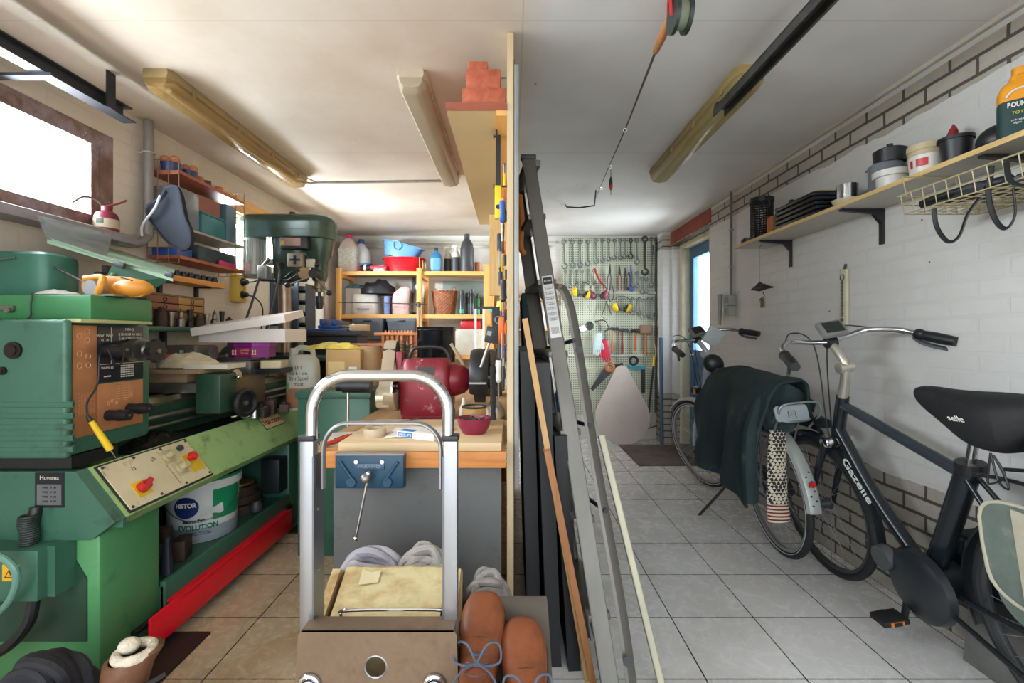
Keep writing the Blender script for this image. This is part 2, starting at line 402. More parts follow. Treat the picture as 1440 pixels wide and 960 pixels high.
# plain board on the back wall above the shelves, left bay, and short pier beside the door
struct('trim_1', B().bx(1.68, XR, 5.12, YB, 0, ZC), MWR)
struct('trim_2', B().bx(XR-.012, XR+.01, 4.1, 5.3, 2.215, 2.35), mat('red_lintel', '8a4438', .8, var=.3, scale=14))
struct('trim_3', B().bx(XR-.02, XR, YF, 5.1, ZC-.018, ZC), mat('ceiling_bead', 'b5afa4', .7))
struct('trim_4', B().bx(XL, XL+.03, 2.9, 4.5, 2.09, 2.2), PINY)
GLS = clear('window_glass', (.97, .99, 1)); WFR = mat('weathered_brown_frame', '7a5c50', .6, var=.35, scale=10, dirt='9a94a0', dirtamt=.5)
def window(name, y0, y1, z0, z1, m, t=.055, x=XL-.09, mull=()):
    w = struct(name, B().bx(x-.03, x+.04, y0, y1, z0, z0+t).bx(x-.03, x+.04, y0, y1, z1-t, z1).bx(x-.03, x+.04, y0, y0+t, z0+t, z1-t).bx(x-.03, x+.04, y1-t, y1, z0+t, z1-t), m)
    for y in mull: struct('mullion', B().bx(x-.03, x+.04, y-.02, y+.02, z0+t, z1-t), m, w)
    struct('pane', B().bx(x, x+.004, y0+t-.005, y1-t+.005, z0+t-.005, z1-t+.005), GLS, w)
    return w
w1 = window('window_1', -.3, 2.30, 1.70, 2.19, WFR, .075, XL-.04, mull=(1.0, 2.2))
struct('window_sill', B().bx(XL-.06, XL+.11, -.3, 2.32, 1.655, 1.70, .01), mat('grey_sill', '8f8a90', .5, var=.3), w1)
window('window_2', 3.15, 4.15, 1.74, 2.08, mat('white_frame', 'c8c4ba', .5), .05)
# door: blue, glazed above, panelled below
BLD = mat('blue_door_paint', '3f6788', .4, var=.12)
xd = XR+.16
d = struct('door_1', B().bx(xd, xd+.045, 4.2, 4.31, 0.02, 2.15).bx(xd, xd+.045, 4.90, 5.01, .02, 2.15).bx(xd, xd+.045, 4.31, 4.90, 2.03, 2.15).bx(xd, xd+.045, 4.31, 4.90, .92, 1.05).bx(xd, xd+.045, 4.31, 4.90, .02, .2), BLD)
struct('door_panel', B().bx(xd+.015, xd+.03, 4.30, 4.91, .2, .92).bx(xd+.008, xd+.038, 4.36, 4.85, .26, .86, .01), BLD, d)
struct('pane', B().bx(xd+.02, xd+.026, 4.305, 4.905, 1.045, 2.035), GLS, d)
struct('door_frame', B().bx(XR+.08, XR+.2, 4.14, 4.2, 0, 2.2).bx(XR+.08, XR+.2, 5.01, 5.08, 0, 2.2).bx(XR+.08, XR+.2, 4.2, 5.01, 2.15, 2.2), mat('cream_frame', 'cfc9ae', .5), d)
struct('door_handle', B().cyl((xd, 4.86, 1.0), (xd-.05, 4.86, 1.0), .01).cyl((xd-.05, 4.86, 1.0), (xd-.05, 4.76, 1.0), .009), CHR, d)
# holes and scuffs belong to the wall materials. Partition down the middle: a board seen end-on
PLY = wood('partition_board', 'b09a76', 'c8b694', 'Z', .6)
pw = struct('wall_middle', B().bx(-.019, .006, 1.75, 4.55, .1, ZC-.003), PLY)
struct('edge_profile', B().bx(.009, .026, 1.74, 1.80, .62, ZC-.13, .002), mat('grey_profile', '8e908e', .45, .3), pw)
struct('back_panel', B().bx(.0065, .0095, 1.76, 4.5, .12, ZC-.1), BLK, pw)
struct('stud', B().bx(-.019, .03, 4.45, 4.55, .0, ZC-.003), PINZ, pw)
struct('foot_rail', B().bx(-.018, .005, 1.78, 4.5, 0, .1), PINY, pw)
# garden outside the door: bare shrub
sh = Wd('bare_shrub', 'bare leafless shrub standing outside the blue glazed door', 'shrub', (3.0, 5.2, 0))
random.seed(3)
for q in range(16):
    bb = B(); x, y = 2.75+random.random()*1.0, 4.9+random.random()*1.2; p = Vector((x, y, 0)); pts = [p]
    for k in range(6): p = p+Vector((random.uniform(-.2, .2), random.uniform(-.2, .2), .4)); pts.append(p)
    bb.tube(pts, lambda u: .018*(1-u*.75), 5, k=2)
    for k in range(2, 6):
        for s_ in range(2):
            a = pts[k]; e = a+Vector((random.uniform(-.35, .35), random.uniform(-.35, .35), random.uniform(.05, .35))); bb.tube([a, (a+e)/2+Vector((0, 0, .05)), e], .006, 4, k=2)
    part('branch', bb, mat('bark', '5b5148', .8), sh)
solo('garden_ground', B().bx(XR+.2, 8, 1, 12, -.12, -.04), mat('garden_paving', '9a958a', .8), 'grey paved ground outside the blue door', 'paving', kind='structure')
# ---------------------------------------------------------------- ceiling things
def lamp(loc, L, label, mcol, clearm, wire=True):
    t_ = T('fluorescent_light', label, 'ceiling light', loc, group=None)
    prof = [(-.065, 0), (-.07, -.02), (-.062, -.036), (.062, -.036), (.07, -.02), (.065, 0)]
    part('housing', B().loft([[(x*(1 if 0 < i < 3 else .8), y, z) for x, z in prof] for i, y in enumerate((-L/2, -L/2+.03, L/2-.03, L/2))]), mcol, t_)
    pr2 = [(-.064, -.034), (-.062, -.06), (-.045, -.085), (0, -.093), (.045, -.085), (.062, -.06), (.064, -.034)]
    part('diffuser', B().loft([[(x*k, y, -.036+(z+.036)*k) for x, z in pr2] for y, k in ((-L/2+.004, .75), (-L/2+.03, .97), (-L/2+.05, 1), (L/2-.05, 1), (L/2-.03, .97), (L/2-.004, .75))]), clearm, t_)
    part('fluorescent_tube', B().cyl((0, -L/2+.08, -.055), (0, L/2-.08, -.055), .013), mat('tube_white', 'e6e4da', .3), t_)
    part('reflector', B().bx(-.05, .05, -L/2+.05, L/2-.05, -.04, -.037), mat('reflector_white', 'cfc9b8', .4), t_)
    for s_ in (-1, 1):
        for q in range(4): part('clip', B().box((s_*.0685, -L/2+.15+q*(L-.3)/3, -.036), (.008, .02, .034), bev=.003), mcol, t_)
    return t_
AMB = clear('amber_diffuser', (.8, .68, .5), body='94794c', bodyf=.5, rough=.12)
lamp((-1.55, 2.67, ZC), 1.36, 'amber yellowed fluorescent light on the ceiling, left of the three lights', mat('aged_housing', '8a7650', .5), AMB)
lamp((-.44, 2.66, ZC), 1.33, 'dusty pale fluorescent light on the ceiling just left of the partition', mat('aged_housing_grey', 'a89c88', .5), clear('dusty_diffuser', (.8, .76, .7), body='b3a690', bodyf=.6, rough=.15))
lamp((1.03, 2.60, ZC), 1.28, 'fluorescent light with yellowed cover on the ceiling above the bikes', mat('aged_housing_olive', 'a08c58', .5), clear('yellowed_diffuser', (.8, .74, .55), body='b5a470', bodyf=.45, rough=.1))
solo('ceiling_conduit', B().cyl((-1.5, 3.46, ZC-.008), (-.5, 3.42, ZC-.008), .007).cyl((-1.5, 3.46, ZC-.008), (-1.55, 3.38, ZC-.03), .007), mat('grey_conduit', '8d8478', .6), 'thin conduit along the ceiling joining the two left lights', 'conduit')
# steel rails
STB = mat('slate_steel', '3d4048', .45, .5, .25)
x0 = -1.80
rl = Wd('steel_rail', 'dark steel beam hanging below the ceiling above the left window', 'rail', (x0, 1.2, 2.28))
part('beam', B().bx(x0-.03, x0+.03, -1.0, 2.14, 2.255, 2.26).bx(x0-.003, x0+.003, -1.0, 2.12, 2.205, 2.255).bx(x0-.03, x0+.03, -1.0, 2.16, 2.20, 2.205), STB, rl)
for y, dx in ((2.02, 0), (1.62, -.14)):
    part('hanger', B().bx(x0+dx+.03, x0+dx+.036, y-.022, y+.022, 2.2, ZC), STB, rl)
part('cross_bracket', B().bx(XL, x0+.05, 1.74, 1.775, 2.188, 2.2), STB, rl)
rl2 = Wd('overhead_track', 'dark steel garage door track running under the ceiling toward the right light', 'rail', (.955, 1, 2.22))
part('track', B().bx(.93, .985, -1.0, 2.12, 2.243, 2.248).bx(.93, .935, -1.0, 2.12, 2.21, 2.245).bx(.98, .985, -1.0, 2.12, 2.21, 2.245), mat('greasy_steel', '4a4b48', .5, .5, .4, 20), rl2)
part('hanger', B().bx(.94, .975, 1.42, 1.445, 2.248, ZC), DST, rl2); part('hanger', B().bx(.93, .96, 2.08, 2.11, 2.248, 2.262), DST, rl2)
# fishing rod on the ceiling
fr_ = Wd('fishing_rod', 'old fishing rod with brass reel hung along the ceiling', 'fishing rod', PZ(900, 100, 2.31))
a, c2, d2, e = PZ(945, 20, 2.30), PZ(922, 72, 2.30), PZ(880, 180, 2.315), PZ(838, 278, 2.325)
part('rod', B().tube([c2, d2, PZ(856, 235, 2.315), e], lambda u: .0055-.0035*u, 8, k=5), mat('rod_blank', '3a302c', .4), fr_)
part('handle', B().tube([a, (a+c2)/2, c2], lambda u: .012+.004*math.sin(u*3), 12, k=4), mat('cork', 'a0683c', .7, var=.25, scale=20), fr_)
rc = PZ(958, 22, 2.24)
part('reel', B().cyl(rc+Vector((-.03, 0, 0)), rc+Vector((-.018, 0, 0)), .055, n=28).cyl(rc+Vector((.012, 0, 0)), rc+Vector((.024, 0, 0)), .055, n=28), mat('reel_steel', '3b4743', .35, .6), fr_)
part('spool', B().cyl(rc+Vector((-.018, 0, 0)), rc+Vector((.012, 0, 0)), .043, n=24), mat('fishing_line', '7b8470', .6), fr_)
part('reel_foot', B().tube([rc+Vector((-.03, 0, .0)), rc+Vector((-.045, -.02, .05)), a+Vector((.0, .04, -.01))], .006, 6, k=3), RED, fr_)
for px, py in ((879, 180), (858, 232), (846, 262)):
    p = PZ(px, py, 2.312); part('line_guide', B().torus(p+Vector((0, 0, -.012)), .009, .002, (0, 1, .2), 14, 6), CHR, fr_)
bb = B(); fc_ = PY(859, 258, 3.0)
bb.lathe([(0, -.045), (.003, -.04), (.011, -.01), (.012, .015), (.003, .045), (0, .046)], fc_, 12).cyl(fc_+Vector((0, 0, -.075)), fc_+Vector((0, 0, .09)), .0016, n=6)
fl = solo('fishing_float', bb, mat('float_dark', '1f2a22', .4), 'slim dark and red fishing float hanging below the ceiling', 'fishing float')
part('red_tip', B().lathe([(.004, -.044), (.0118, -.012), (.0118, -.024), (.004, -.0445)], fc_, 12).lathe([(.0115, -.014), (.0122, -.012), (.0115, -.024), (.005, -.04), (.004, -.045)], fc_, 12), RED, fl)
part('thread', B().cyl(fc_+Vector((0, 0, .08)), (fc_.x, fc_.y, ZC), .0008, n=5), WHT, fl)
a, c2, d2 = PZ(796, 270, 2.335), PZ(797, 292, 2.30), PZ(837, 287, 2.30)
solo('ceiling_hook', B().tube([PZ(795, 288, ZC), PY(797, 291, 3.9), PY(815, 292, 3.85), PY(836, 289, 3.8), PY(838, 268, 3.6)], .006, 8), DST, 'small bent iron hook on the ceiling above the stepladder', 'hook')
# ================================================================ metalworking lathe (left)
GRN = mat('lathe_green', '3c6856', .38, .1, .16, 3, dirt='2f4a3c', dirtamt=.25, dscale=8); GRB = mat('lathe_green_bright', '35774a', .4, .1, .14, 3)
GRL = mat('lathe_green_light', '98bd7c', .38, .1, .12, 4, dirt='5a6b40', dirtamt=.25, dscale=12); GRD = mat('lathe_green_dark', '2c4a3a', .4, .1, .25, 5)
RAIL = mat('red_paint', 'f0142a', .35, 0, .12, 4); WAY = mat('oily_way', '8a8470', .28, .8, .3, 8)
lt = Wd('metal_lathe', 'big green metalworking lathe along the left wall', 'lathe', (-1.65, 2.4, 0))
# pedestals
part('pedestal', B().bx(-1.96, -1.38, 1.535, 1.80, .04, .62, .012), mat('lathe_green_face', '549460', .35, .1, .16, 3, dirt='3c6a4c', dirtamt=.2), lt, label='headstock pedestal with a brighter green face')  # near pedestal in a brighter green than its far twin
part('pedestal', B().bx(-1.93, -1.36, 2.80, 3.15, .04, .66, .012), GRN, lt)
for y in (1.57, 1.77, 2.84, 3.12): part('levelling_foot', B().cyl((-1.40, y, 0), (-1.40, y, .012), .028).cyl((-1.40, y, 0), (-1.40, y, .06), .009), STL, lt)
# end plate on near side
part('end_cabinet', B().prism([(-1.96, .53), (-1.38, .53), (-1.302, .588), (-1.432, .755), (-1.96, .755)], .04, frame((0, 1.544, 0), (1, 0, 0), (0, 0, 1))), GRN, lt)
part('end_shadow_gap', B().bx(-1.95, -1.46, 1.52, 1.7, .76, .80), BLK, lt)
# lower shelf
part('shelf', B().bx(-1.93, -1.37, 1.80, 2.80, .10, .215).bx(-1.385, -1.36, 1.80, 2.80, .10, .235, .006), GRN, lt)
part('back_panel', B().bx(-1.95, -1.93, 1.8, 2.8, .1, .74), GRD, lt)
part('control_cabinet', B().bx(-1.48, -1.37, 2.70, 2.81, .27, .47, .005), mat('dark_cabinet', '1e2528', .45), lt)
# sloping front chip tray
def chute(y0, y1, x0=-1.43, z0=.755, x1=-1.30, z1=.59, tk=.02):
    return [[(x, y, z) for x, z in ((x0-.5, z0-.03), (x0-.02, z0-.03), (x0, z0), (x1, z1), (x1-.03, z1-.035), (x1-.035, z1-.01), (x0-.12, z0-.09), (x0-.5, z0-.09))] for y in (y0, y1)]
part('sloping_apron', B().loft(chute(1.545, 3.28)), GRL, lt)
part('apron_end', B().prism([(-1.55, .56), (-1.30, .56), (-1.30, .59), (-1.43, .755), (-1.55, .755)], .012, frame((0, 1.545, 0), (1, 0, 0), (0, 0, 1))), GRN, lt)
part('chip_tray', B().bx(-1.93, -1.44, 1.82, 3.2, .73, .742), mat('oily_tray', '23251f', .3, .2, .3, 20, bump=.4), lt)
# bed
part('bed', B().bx(-1.90, -1.56, 1.78, 3.20, .80, .895).bx(-1.88, -1.60, 1.78, 3.2, .745, .80), GRD, lt)
for x in (-1.865, -1.795, -1.66, -1.58): part('bed_way', B().loft([[(x-.022, y, .895), (x+.022, y, .895), (x+.022, y, .905), (x, y, .925), (x-.022, y, .905)] for y in (1.78, 3.20)]), WAY, lt)
for k in range(3): part('bed_rib', B().bx(-1.80, -1.66, 2.0+k*.5, 2.03+k*.5, .84, .9), GRD, lt)
part('lead_screw', B().cyl((-1.525, 1.84, .85), (-1.525, 3.15, .85), .012), STL, lt); part('feed_rod', B().cyl((-1.525, 1.84, .81), (-1.525, 3.15, .81), .009), STL, lt)
part('bed_bracket', B().bx(-1.58, -1.50, 3.10, 3.2, .78, .90, .01), GRD, lt)
# headstock
hs = part('headstock', B().bx(-1.96, -1.455, 1.50, 1.85, .80, 1.25, .02), GRN, lt)
part('gear_cover', B().box((-1.70, 1.485, 1.028), (.54, .03, .45), bev=.014, seg=3), GRN, lt)
for k in range(5): part('cover_rib', B().tube([(-1.98, 1.471, .835+k*.036), (-1.45, 1.471, .835+k*.036), (-1.434, 1.474, .835+k*.036), (-1.431, 1.50, .835+k*.036)], (.004, .010), 8, k=3, flat=(0, 1, 0)), GRN, lt)
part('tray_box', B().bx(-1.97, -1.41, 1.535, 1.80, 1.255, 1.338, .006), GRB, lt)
part('tray_lip', B().bx(-1.47, -1.41, 1.50, 1.80, 1.243, 1.256, .003), mat('cream_lip', 'a8a878', .5), lt)
for x, z, r in ((-1.595, 1.154, .027), (-1.63, 1.088, .013)): part('cover_bolt', B().cyl((x, 1.472, z), (x, 1.462, z), r, n=24).cyl((x, 1.462, z), (x, 1.458, z), r*.6), mat('dark_bronze', '2a2220', .4, .4), lt)
part('cover_handle', B().bx(-1.72, -1.66, 1.525, 1.535, 1.285, 1.30).cyl((-1.67, 1.53, 1.285), (-1.67, 1.515, 1.285), .008), STL, lt)
part('hand_cable', B().tube([(-1.60, 1.53, 1.345), (-1.60, 1.525, 1.30), (-1.605, 1.525, 1.26), (-1.64, 1.50, 1.245), (-1.8, 1.47, 1.24)], .0025, 6, k=4), BLK, lt)
xp = -1.452
CPR = mat('copper_plate', 'b07850', .45, .2, .2, 12); BPL = mat('black_enamel', '20232b', .35, .2)
MK = mat('engraved_white', 'cfcbc0', .5); COPL = mat('engraved_copper', 'd3a27c', .4, .2)
def yz(y, z, x=xp+.0052): return frame((x, y, z), (0, 1, 0), (0, 0, 1))
cp = part('chart_plate', B().bx(xp, xp+.004, 1.512, 1.60, .86, 1.235, .001), CPR, lt, label='copper coloured thread chart plate')
for k, (y, z) in enumerate([(1.535, 1.20), (1.563, 1.215), (1.563, 1.185), (1.535, 1.14), (1.567, 1.13), (1.535, 1.10), (1.567, 1.10)]):
    part('chart_ring', B().torus((xp+.0045, y, z), .009, .0012, (1, 0, 0), 20, 4), COPL, cp)
for k in range(7): text('chart_text', '25 40 1.5 60 2 30 12 8 4', .0075, frame((xp+.004, 1.522+k*.011, .97), (0, 0, 1), (0, -1, 0)), COPL, cp)
bp_ = part('gear_plate', B().bx(xp, xp+.005, 1.603, 1.80, 1.035, 1.235, .001), BPL, lt, label='black speed chart plate with white lettering')
text('plate_title', 'MIN-Q', .013, yz(1.735, 1.224), MK, bp_)
text('plate_marks', 'WW  WW', .014, yz(1.63, 1.20), MK, bp_); text('plate_marks', '15   20', .011, yz(1.63, 1.185), MK, bp_)
for k, s in enumerate(('1| 50  A2 80  A4 120 C1', '1| 100 A 200  C2 400 E2', '1| 30 C1 60  2000 E1')): text('speed_text', s, .0125, yz(1.74, 1.205-k*.016), MK, bp_, fit=.105)
part('rule_line', B().bx(xp+.005, xp+.0058, 1.655, 1.6565, 1.10, 1.23).bx(xp+.005, xp+.0058, 1.605, 1.80, 1.098, 1.0995), MK, bp_)
text('feed_symbol', 'WWV O', .013, yz(1.64, 1.085), MK, bp_); text('feed_text', 'mm 0.05', .008, yz(1.64, 1.055), MK, bp_)
for r_ in range(6): text('feed_dots', '▪ ▪ ▪ ▪ ▪ ▪ ▪ ▪'.replace('▪', 'o'), .009, yz(1.725, 1.09-r_*.008), MK, bp_, bold=.0006)
cp2 = part('feed_plate', B().bx(xp, xp+.004, 1.603, 1.80, .862, 1.03, .001), CPR, lt, label='copper coloured feed chart plate')
for r_ in range(6): text('feed_dots', 'o o o o o o o o o', .0095, yz(1.715, 1.015-r_*.009), COPL, cp2)
for y, z in ((1.645, .957), (1.66, .965), (1.68, .955), (1.72, .965), (1.745, .975)): part('chart_ring', B().torus((xp+.0045, y, z), .005, .001, (1, 0, 0), 14, 4), COPL, cp2)
def knob(x, y, z, r, L, lobes=0, m=BLK, nm='knob'):
    bb = B(); bb.cyl((x, y, z), (x+L*.55, y, z), r*.95, r*.85, 24).cyl((x+L*.5, y, z), (x+L, y, z), r, r*.9, 24)
    k = part(nm, bb, m, lt); part('screw', B().cyl((x+L, y, z), (x+L+.003, y, z), r*.2), STL, k); return k
knob(xp+.004, 1.64, 1.15, .03, .07)
knob(xp+.004, 1.645, .915, .021, .075); knob(xp+.004, 1.735, .925, .021, .075)
kw = knob(xp+.004, 1.725, 1.148, .042, .03)
bb = B(); pts = []
for k in range(64): a = 2*math.pi*k/64; r = .042+.004*math.cos(8*a); pts.append((r*math.cos(a), r*math.sin(a)))
bb.prism(pts, .022, frame((xp+.085, 1.745, 1.143), (0, 1, 0), (0, 0, 1)))
sd_ = part('star_wheel', bb, BLK, lt); part('dial_ring', B().cyl((xp+.03, 1.727, 1.147), (xp+.06, 1.727, 1.147), .044, n=32).cyl((xp+.06, 1.73, 1.147), (xp+.085, 1.74, 1.145), .02), STL, lt)
part('hub_screw', B().cyl((xp+.105, 1.745, 1.143), (xp+.112, 1.745, 1.143), .009), STL, sd_)
# spindle
part('spindle_nose', B().cyl((-1.70, 1.85, 1.10), (-1.70, 1.90, 1.10), .06, n=32), STL, lt)
part('chuck', B().cyl((-1.70, 1.90, 1.10), (-1.70, 1.97, 1.10), .085, n=40).box((-1.70, 1.98, 1.15), (.03, .03, .05)).box((-1.66, 1.98, 1.08), (.03, .03, .05), (0, .9, 0)).box((-1.74, 1.98, 1.08), (.03, .03, .05), (0, -.9, 0)), DST, lt)
# saddle, cross slide, apron box, hand wheel
part('saddle', B().bx(-1.90, -1.50, 2.18, 2.62, .925, .975, .006), STL, lt)
part('apron_box', B().bx(-1.50, -1.38, 2.17, 2.30, .83, 1.018, .006), GRD, lt)
part('apron_gearbox', B().bx(-1.53, -1.405, 2.30, 2.62, .83, .985, .01), mat('oily_brown_steel', '6d5f45', .4, .5, .3), lt)
hw = part('hand_wheel', B().torus((-1.335, 2.30, .865), .058, .015, (1, -.25, 0), 40, 10).lathe([(0, 0), (.05, .0), (.058, -.012), (.02, -.045), (0, -.045)], Matrix.Translation((-1.338, 2.30, .865)) @ Vector((0, 0, 1)).rotation_difference(Vector((1, -.25, 0))).to_matrix().to_4x4(), 32), BLK, lt)
part('hub_bolt', B().cyl((-1.34, 2.299, .865), (-1.328, 2.296, .865), .012, n=12), STL, hw); part('wheel_shaft', B().cyl((-1.45, 2.33, .885), (-1.35, 2.303, .885), .024), DST, lt)
part('cross_slide', B().bx(-1.85, -1.52, 2.32, 2.50, .975, 1.01, .005), STL, lt)
part('compound_slide', B().box((-1.66, 2.42, 1.03), (.26, .10, .04), (0, 0, .25), .005), STL, lt)
part('slide_handle', B().cyl((-1.52, 2.38, .99), (-1.43, 2.36, .99), .02).cyl((-1.43, 2.36, .99), (-1.415, 2.357, .99), .038, n=28).cyl((-1.42, 2.33, .99), (-1.36, 2.28, .995), .008).ball((-1.36, 2.28, .995), .011), CHR, lt)
part('tool_post', B().box((-1.72, 2.38, 1.075), (.075, .075, .055), (0, 0, .3), .004).cyl((-1.72, 2.38, 1.10), (-1.72, 2.38, 1.125), .016), STL, lt)
part('lever', B().cyl((-1.46, 2.44, .935), (-1.42, 2.58, .94), .006).ball((-1.42, 2.58, .94), .014), BLK, lt)
# tailstock
part('tailstock', B().bx(-1.80, -1.62, 2.82, 3.08, .925, 1.03, .02).cyl((-1.70, 2.76, 1.08), (-1.70, 3.06, 1.08), .06, n=28), GRN, lt)
part('quill', B().cyl((-1.70, 2.68, 1.08), (-1.70, 2.78, 1.08), .026).cyl((-1.70, 2.62, 1.08), (-1.70, 2.68, 1.08), .003, .02), STL, lt)
part('tailstock_wheel', B().torus((-1.70, 3.12, 1.08), .07, .01, (0, 1, 0)), BLK, lt)
# splash board and wooden blocks on the ways
# cream control panel lying on the slope
ax, az = Vector((-1.43, 0, .755)), Vector((-1.30, 0, .59)); dn = (az-ax).normalized()
def slope(u, y, h=0.0):     # u = metres down the slope
    n_ = Vector((-dn.z, 0, dn.x)); return ax+dn*u+Vector((0, y, 0))+n_*h
CRM = mat('cream_enamel', 'cdc2a0', .4, 0, .12, 6, dirt='7a6a4a', dirtamt=.15, dscale=14)
Fs = frame(slope(.105, 1.78), (0, 1, 0), -dn)   # x along the lathe, y up the slope
cpn = part('control_panel', B().prism(rrect(.42, .185, .004), .008, Fs), CRM, lt, label='cream switch panel on the sloping front')
part('panel_rim', B().prism(rrect(.435, .20, .004), .004, Fs), BLK, cpn)
def on(x, y, z=0): return Fs @ Matrix.Translation((x, y, .008+z))
part('main_switch_plate', B().prism(rrect(.06, .06, .003), .002, on(-.125, -.035)), YEL, cpn)
ms = part('main_switch', B().cyl(on(-.125, -.035).translation, on(-.125, -.035, .03).translation, .021, .018, 20), RED, cpn)
part('switch_handle', B().prism(rrect(.05, .018, .004), .014, on(-.125, -.035, .024) @ rz(30)), RED, ms)
for x, y in ((.065, .045), (.085, -.02)):
    k = part('rotary_knob', B().cyl(on(x, y).translation, on(x, y, .012).translation, .024, .022, 24).cyl(on(x, y, .012).translation, on(x, y, .035).translation, .016, .014, 20), mat('yellowed_knob', 'b5aa80', .4), cpn)
    part('knob_scale', B().prism(rrect(.062, .06, .003), .001, on(x, y)), mat('scale_plate', 'c0b48c', .5), cpn)
part('emergency_plate', B().prism(rrect(.075, .085, .003), .0015, on(.165, -.015)), YEL, cpn)
part('emergency_stop', B().cyl(on(.155, .005).translation, on(.155, .005, .018).translation, .011).cyl(on(.155, .005, .016).translation, on(.155, .005, .03).translation, .02, .017, 24), mat('stop_red', 'd4141c', .3), cpn)
part('start_button', B().cyl(on(.145, .062).translation, on(.145, .062, .012).translation, .013, n=20), mat('dark_green_button', '254038', .4), cpn)
for x in (-.2, -.07, .06, .2):
    for y in (-.085, .085): part('screw', B().cyl(on(x, y).translation, on(x, y, .003).translation, .005), DGR, cpn)
part('divider_line', B().prism(rrect(.0015, .16, .0005), .0006, on(.035, 0)), DGR, cpn)
text('switch_mark', '15', .02, on(-.10, .045), DGR, cpn); text('switch_mark', '65', .022, on(.0, .055) @ rz(20), DGR, cpn); text('switch_mark', '0', .014, on(.065, .078), DGR, cpn)
# maker badge on slope far end
Fb = frame(slope(.06, 2.66), (0, 1, 0), -dn)
bg_ = part('badge', B().prism(rrect(.20, .075, .003), .003, Fb), mat('badge_cream', 'd8c896', .4), lt, label='cream badge with red lettering')
part('badge_rim', B().prism(rrect(.21, .083, .003), .002, Fb), BLK, bg_); text('badge_text', 'Harrison', .048, Fb @ Matrix.Translation((0, 0, .0035)), mat('badge_red', '9c2226', .4), bg_, bold=.001, fit=.18)
# rating plate on the near face
Fr = frame((-1.535, 1.498, .69), (1, 0, 0), (0, 0, 1))
rp_ = part('rating_plate', B().prism(rrect(.095, .115, .002), .002, frame((-1.515, 1.504, .695), (1, 0, 0), (0, 0, 1))), BPL, lt, label='black rating plate')
Fp = frame((-1.515, 1.5018, .695), (1, 0, 0), (0, 0, 1))
text('plate_text', 'Huvema', .019, Fp @ Matrix.Translation((0, .04, 0)), MT['engraved_white'], rp_)
part('data_field', B().prism(rrect(.08, .068, .001), .0008, Fp @ Matrix.Translation((0, -.015, 0))), mat('plate_grey', '6d6f72', .4, .3), rp_)
for k in range(4): text('plate_text', 'TYPE   V  50', .009, Fp @ Matrix.Translation((0, .008-k*.015, .001)), BPL, rp_)
# foot brake bar
part('brake_bar', B().bx(-1.325, -1.315, 1.67, 2.74, .05, .168, .002).bx(-1.36, -1.315, 1.81, 2.74, .150, .160), RAIL, lt, label='long red foot brake bar')
part('brake_pivot', B().cyl((-1.37, 1.66, .12), (-1.37, 2.78, .12), .012).cyl((-1.36, 2.74, .16), (-1.36, 2.80, .16), .02), DST, lt)
# electrical box, warning mark and hoses on the near pedestal
eb = part('junction_box', B().bx(-1.78, -1.48, 1.43, 1.53, .37, .53, .004).bx(-1.48, -1.455, 1.46, 1.53, .37, .53), GRN, lt)
Fw = frame((-1.562, 1.4295, .462), (1, 0, 0), (0, 0, 1))
wm = part('warning_label', B().prism(rrect(.052, .052, .003), .001, Fw), mat('label_yellow', 'dba41c', .5), eb, label='yellow warning label')
part('warning_triangle', B().prism([(-.02, -.016), (.02, -.016), (0, .018)], .0006, Fw @ Matrix.Translation((0, 0, .001))), BLK, wm)
part('warning_triangle', B().prism([(-.0145, -.0125), (.0145, -.0125), (0, .0125)], .0006, Fw @ Matrix.Translation((0, 0, .0013))), MT['label_yellow'], wm)
part('warning_bolt', B().prism([(-.003, .008), (.003, .008), (.001, .001), (.004, .001), (-.001, -.011), (-.001, -.002), (-.004, -.002)], .0006, Fw @ Matrix.Translation((0, 0, .0018))), BLK, wm)
bb = B(); 
for k in range(13): bb.torus((-1.555+.004*math.sin(k*.5), 1.475, .535+k*.007), .02, .005, (0, 0, 1), 16, 6)
part('flexible_conduit', bb, mat('ribbed_hose', '26302e', .5), lt); part('conduit_core', B().cyl((-1.555, 1.475, .53), (-1.555, 1.5, .64), .017), BLK, lt)
part('green_hose', B().tube([(-1.76, 1.40, .55), (-1.60, 1.38, .56), (-1.505, 1.38, .51), (-1.50, 1.385, .44), (-1.56, 1.39, .36), (-1.7, 1.4, .32)], .010, 10, k=6), mat('hose_green', '5f8a7c', .4), lt)
part('black_hose', B().tube([(-1.52, 1.46, .37), (-1.53, 1.45, .29), (-1.59, 1.44, .22), (-1.72, 1.44, .16)], .016, 10, k=5), BLK, lt)
part('recess_plate', B().prism([(-.32, 0), (.02, 0), (.10, -.13), (.10, -.34), (-.32, -.34)], .006, frame((-1.52, 1.536, .52), (1, 0, 0), (0, 0, 1))), GRD, lt)
# ================================================================ on and around the lathe
# small things drawn helper
def lathed(name, label, cat, loc, prof, m, group=None, n=24, rot=(0,0,0)):
    return solo(name, B().lathe(prof, n=n), m, label, cat, group, loc=loc, rot=rot)
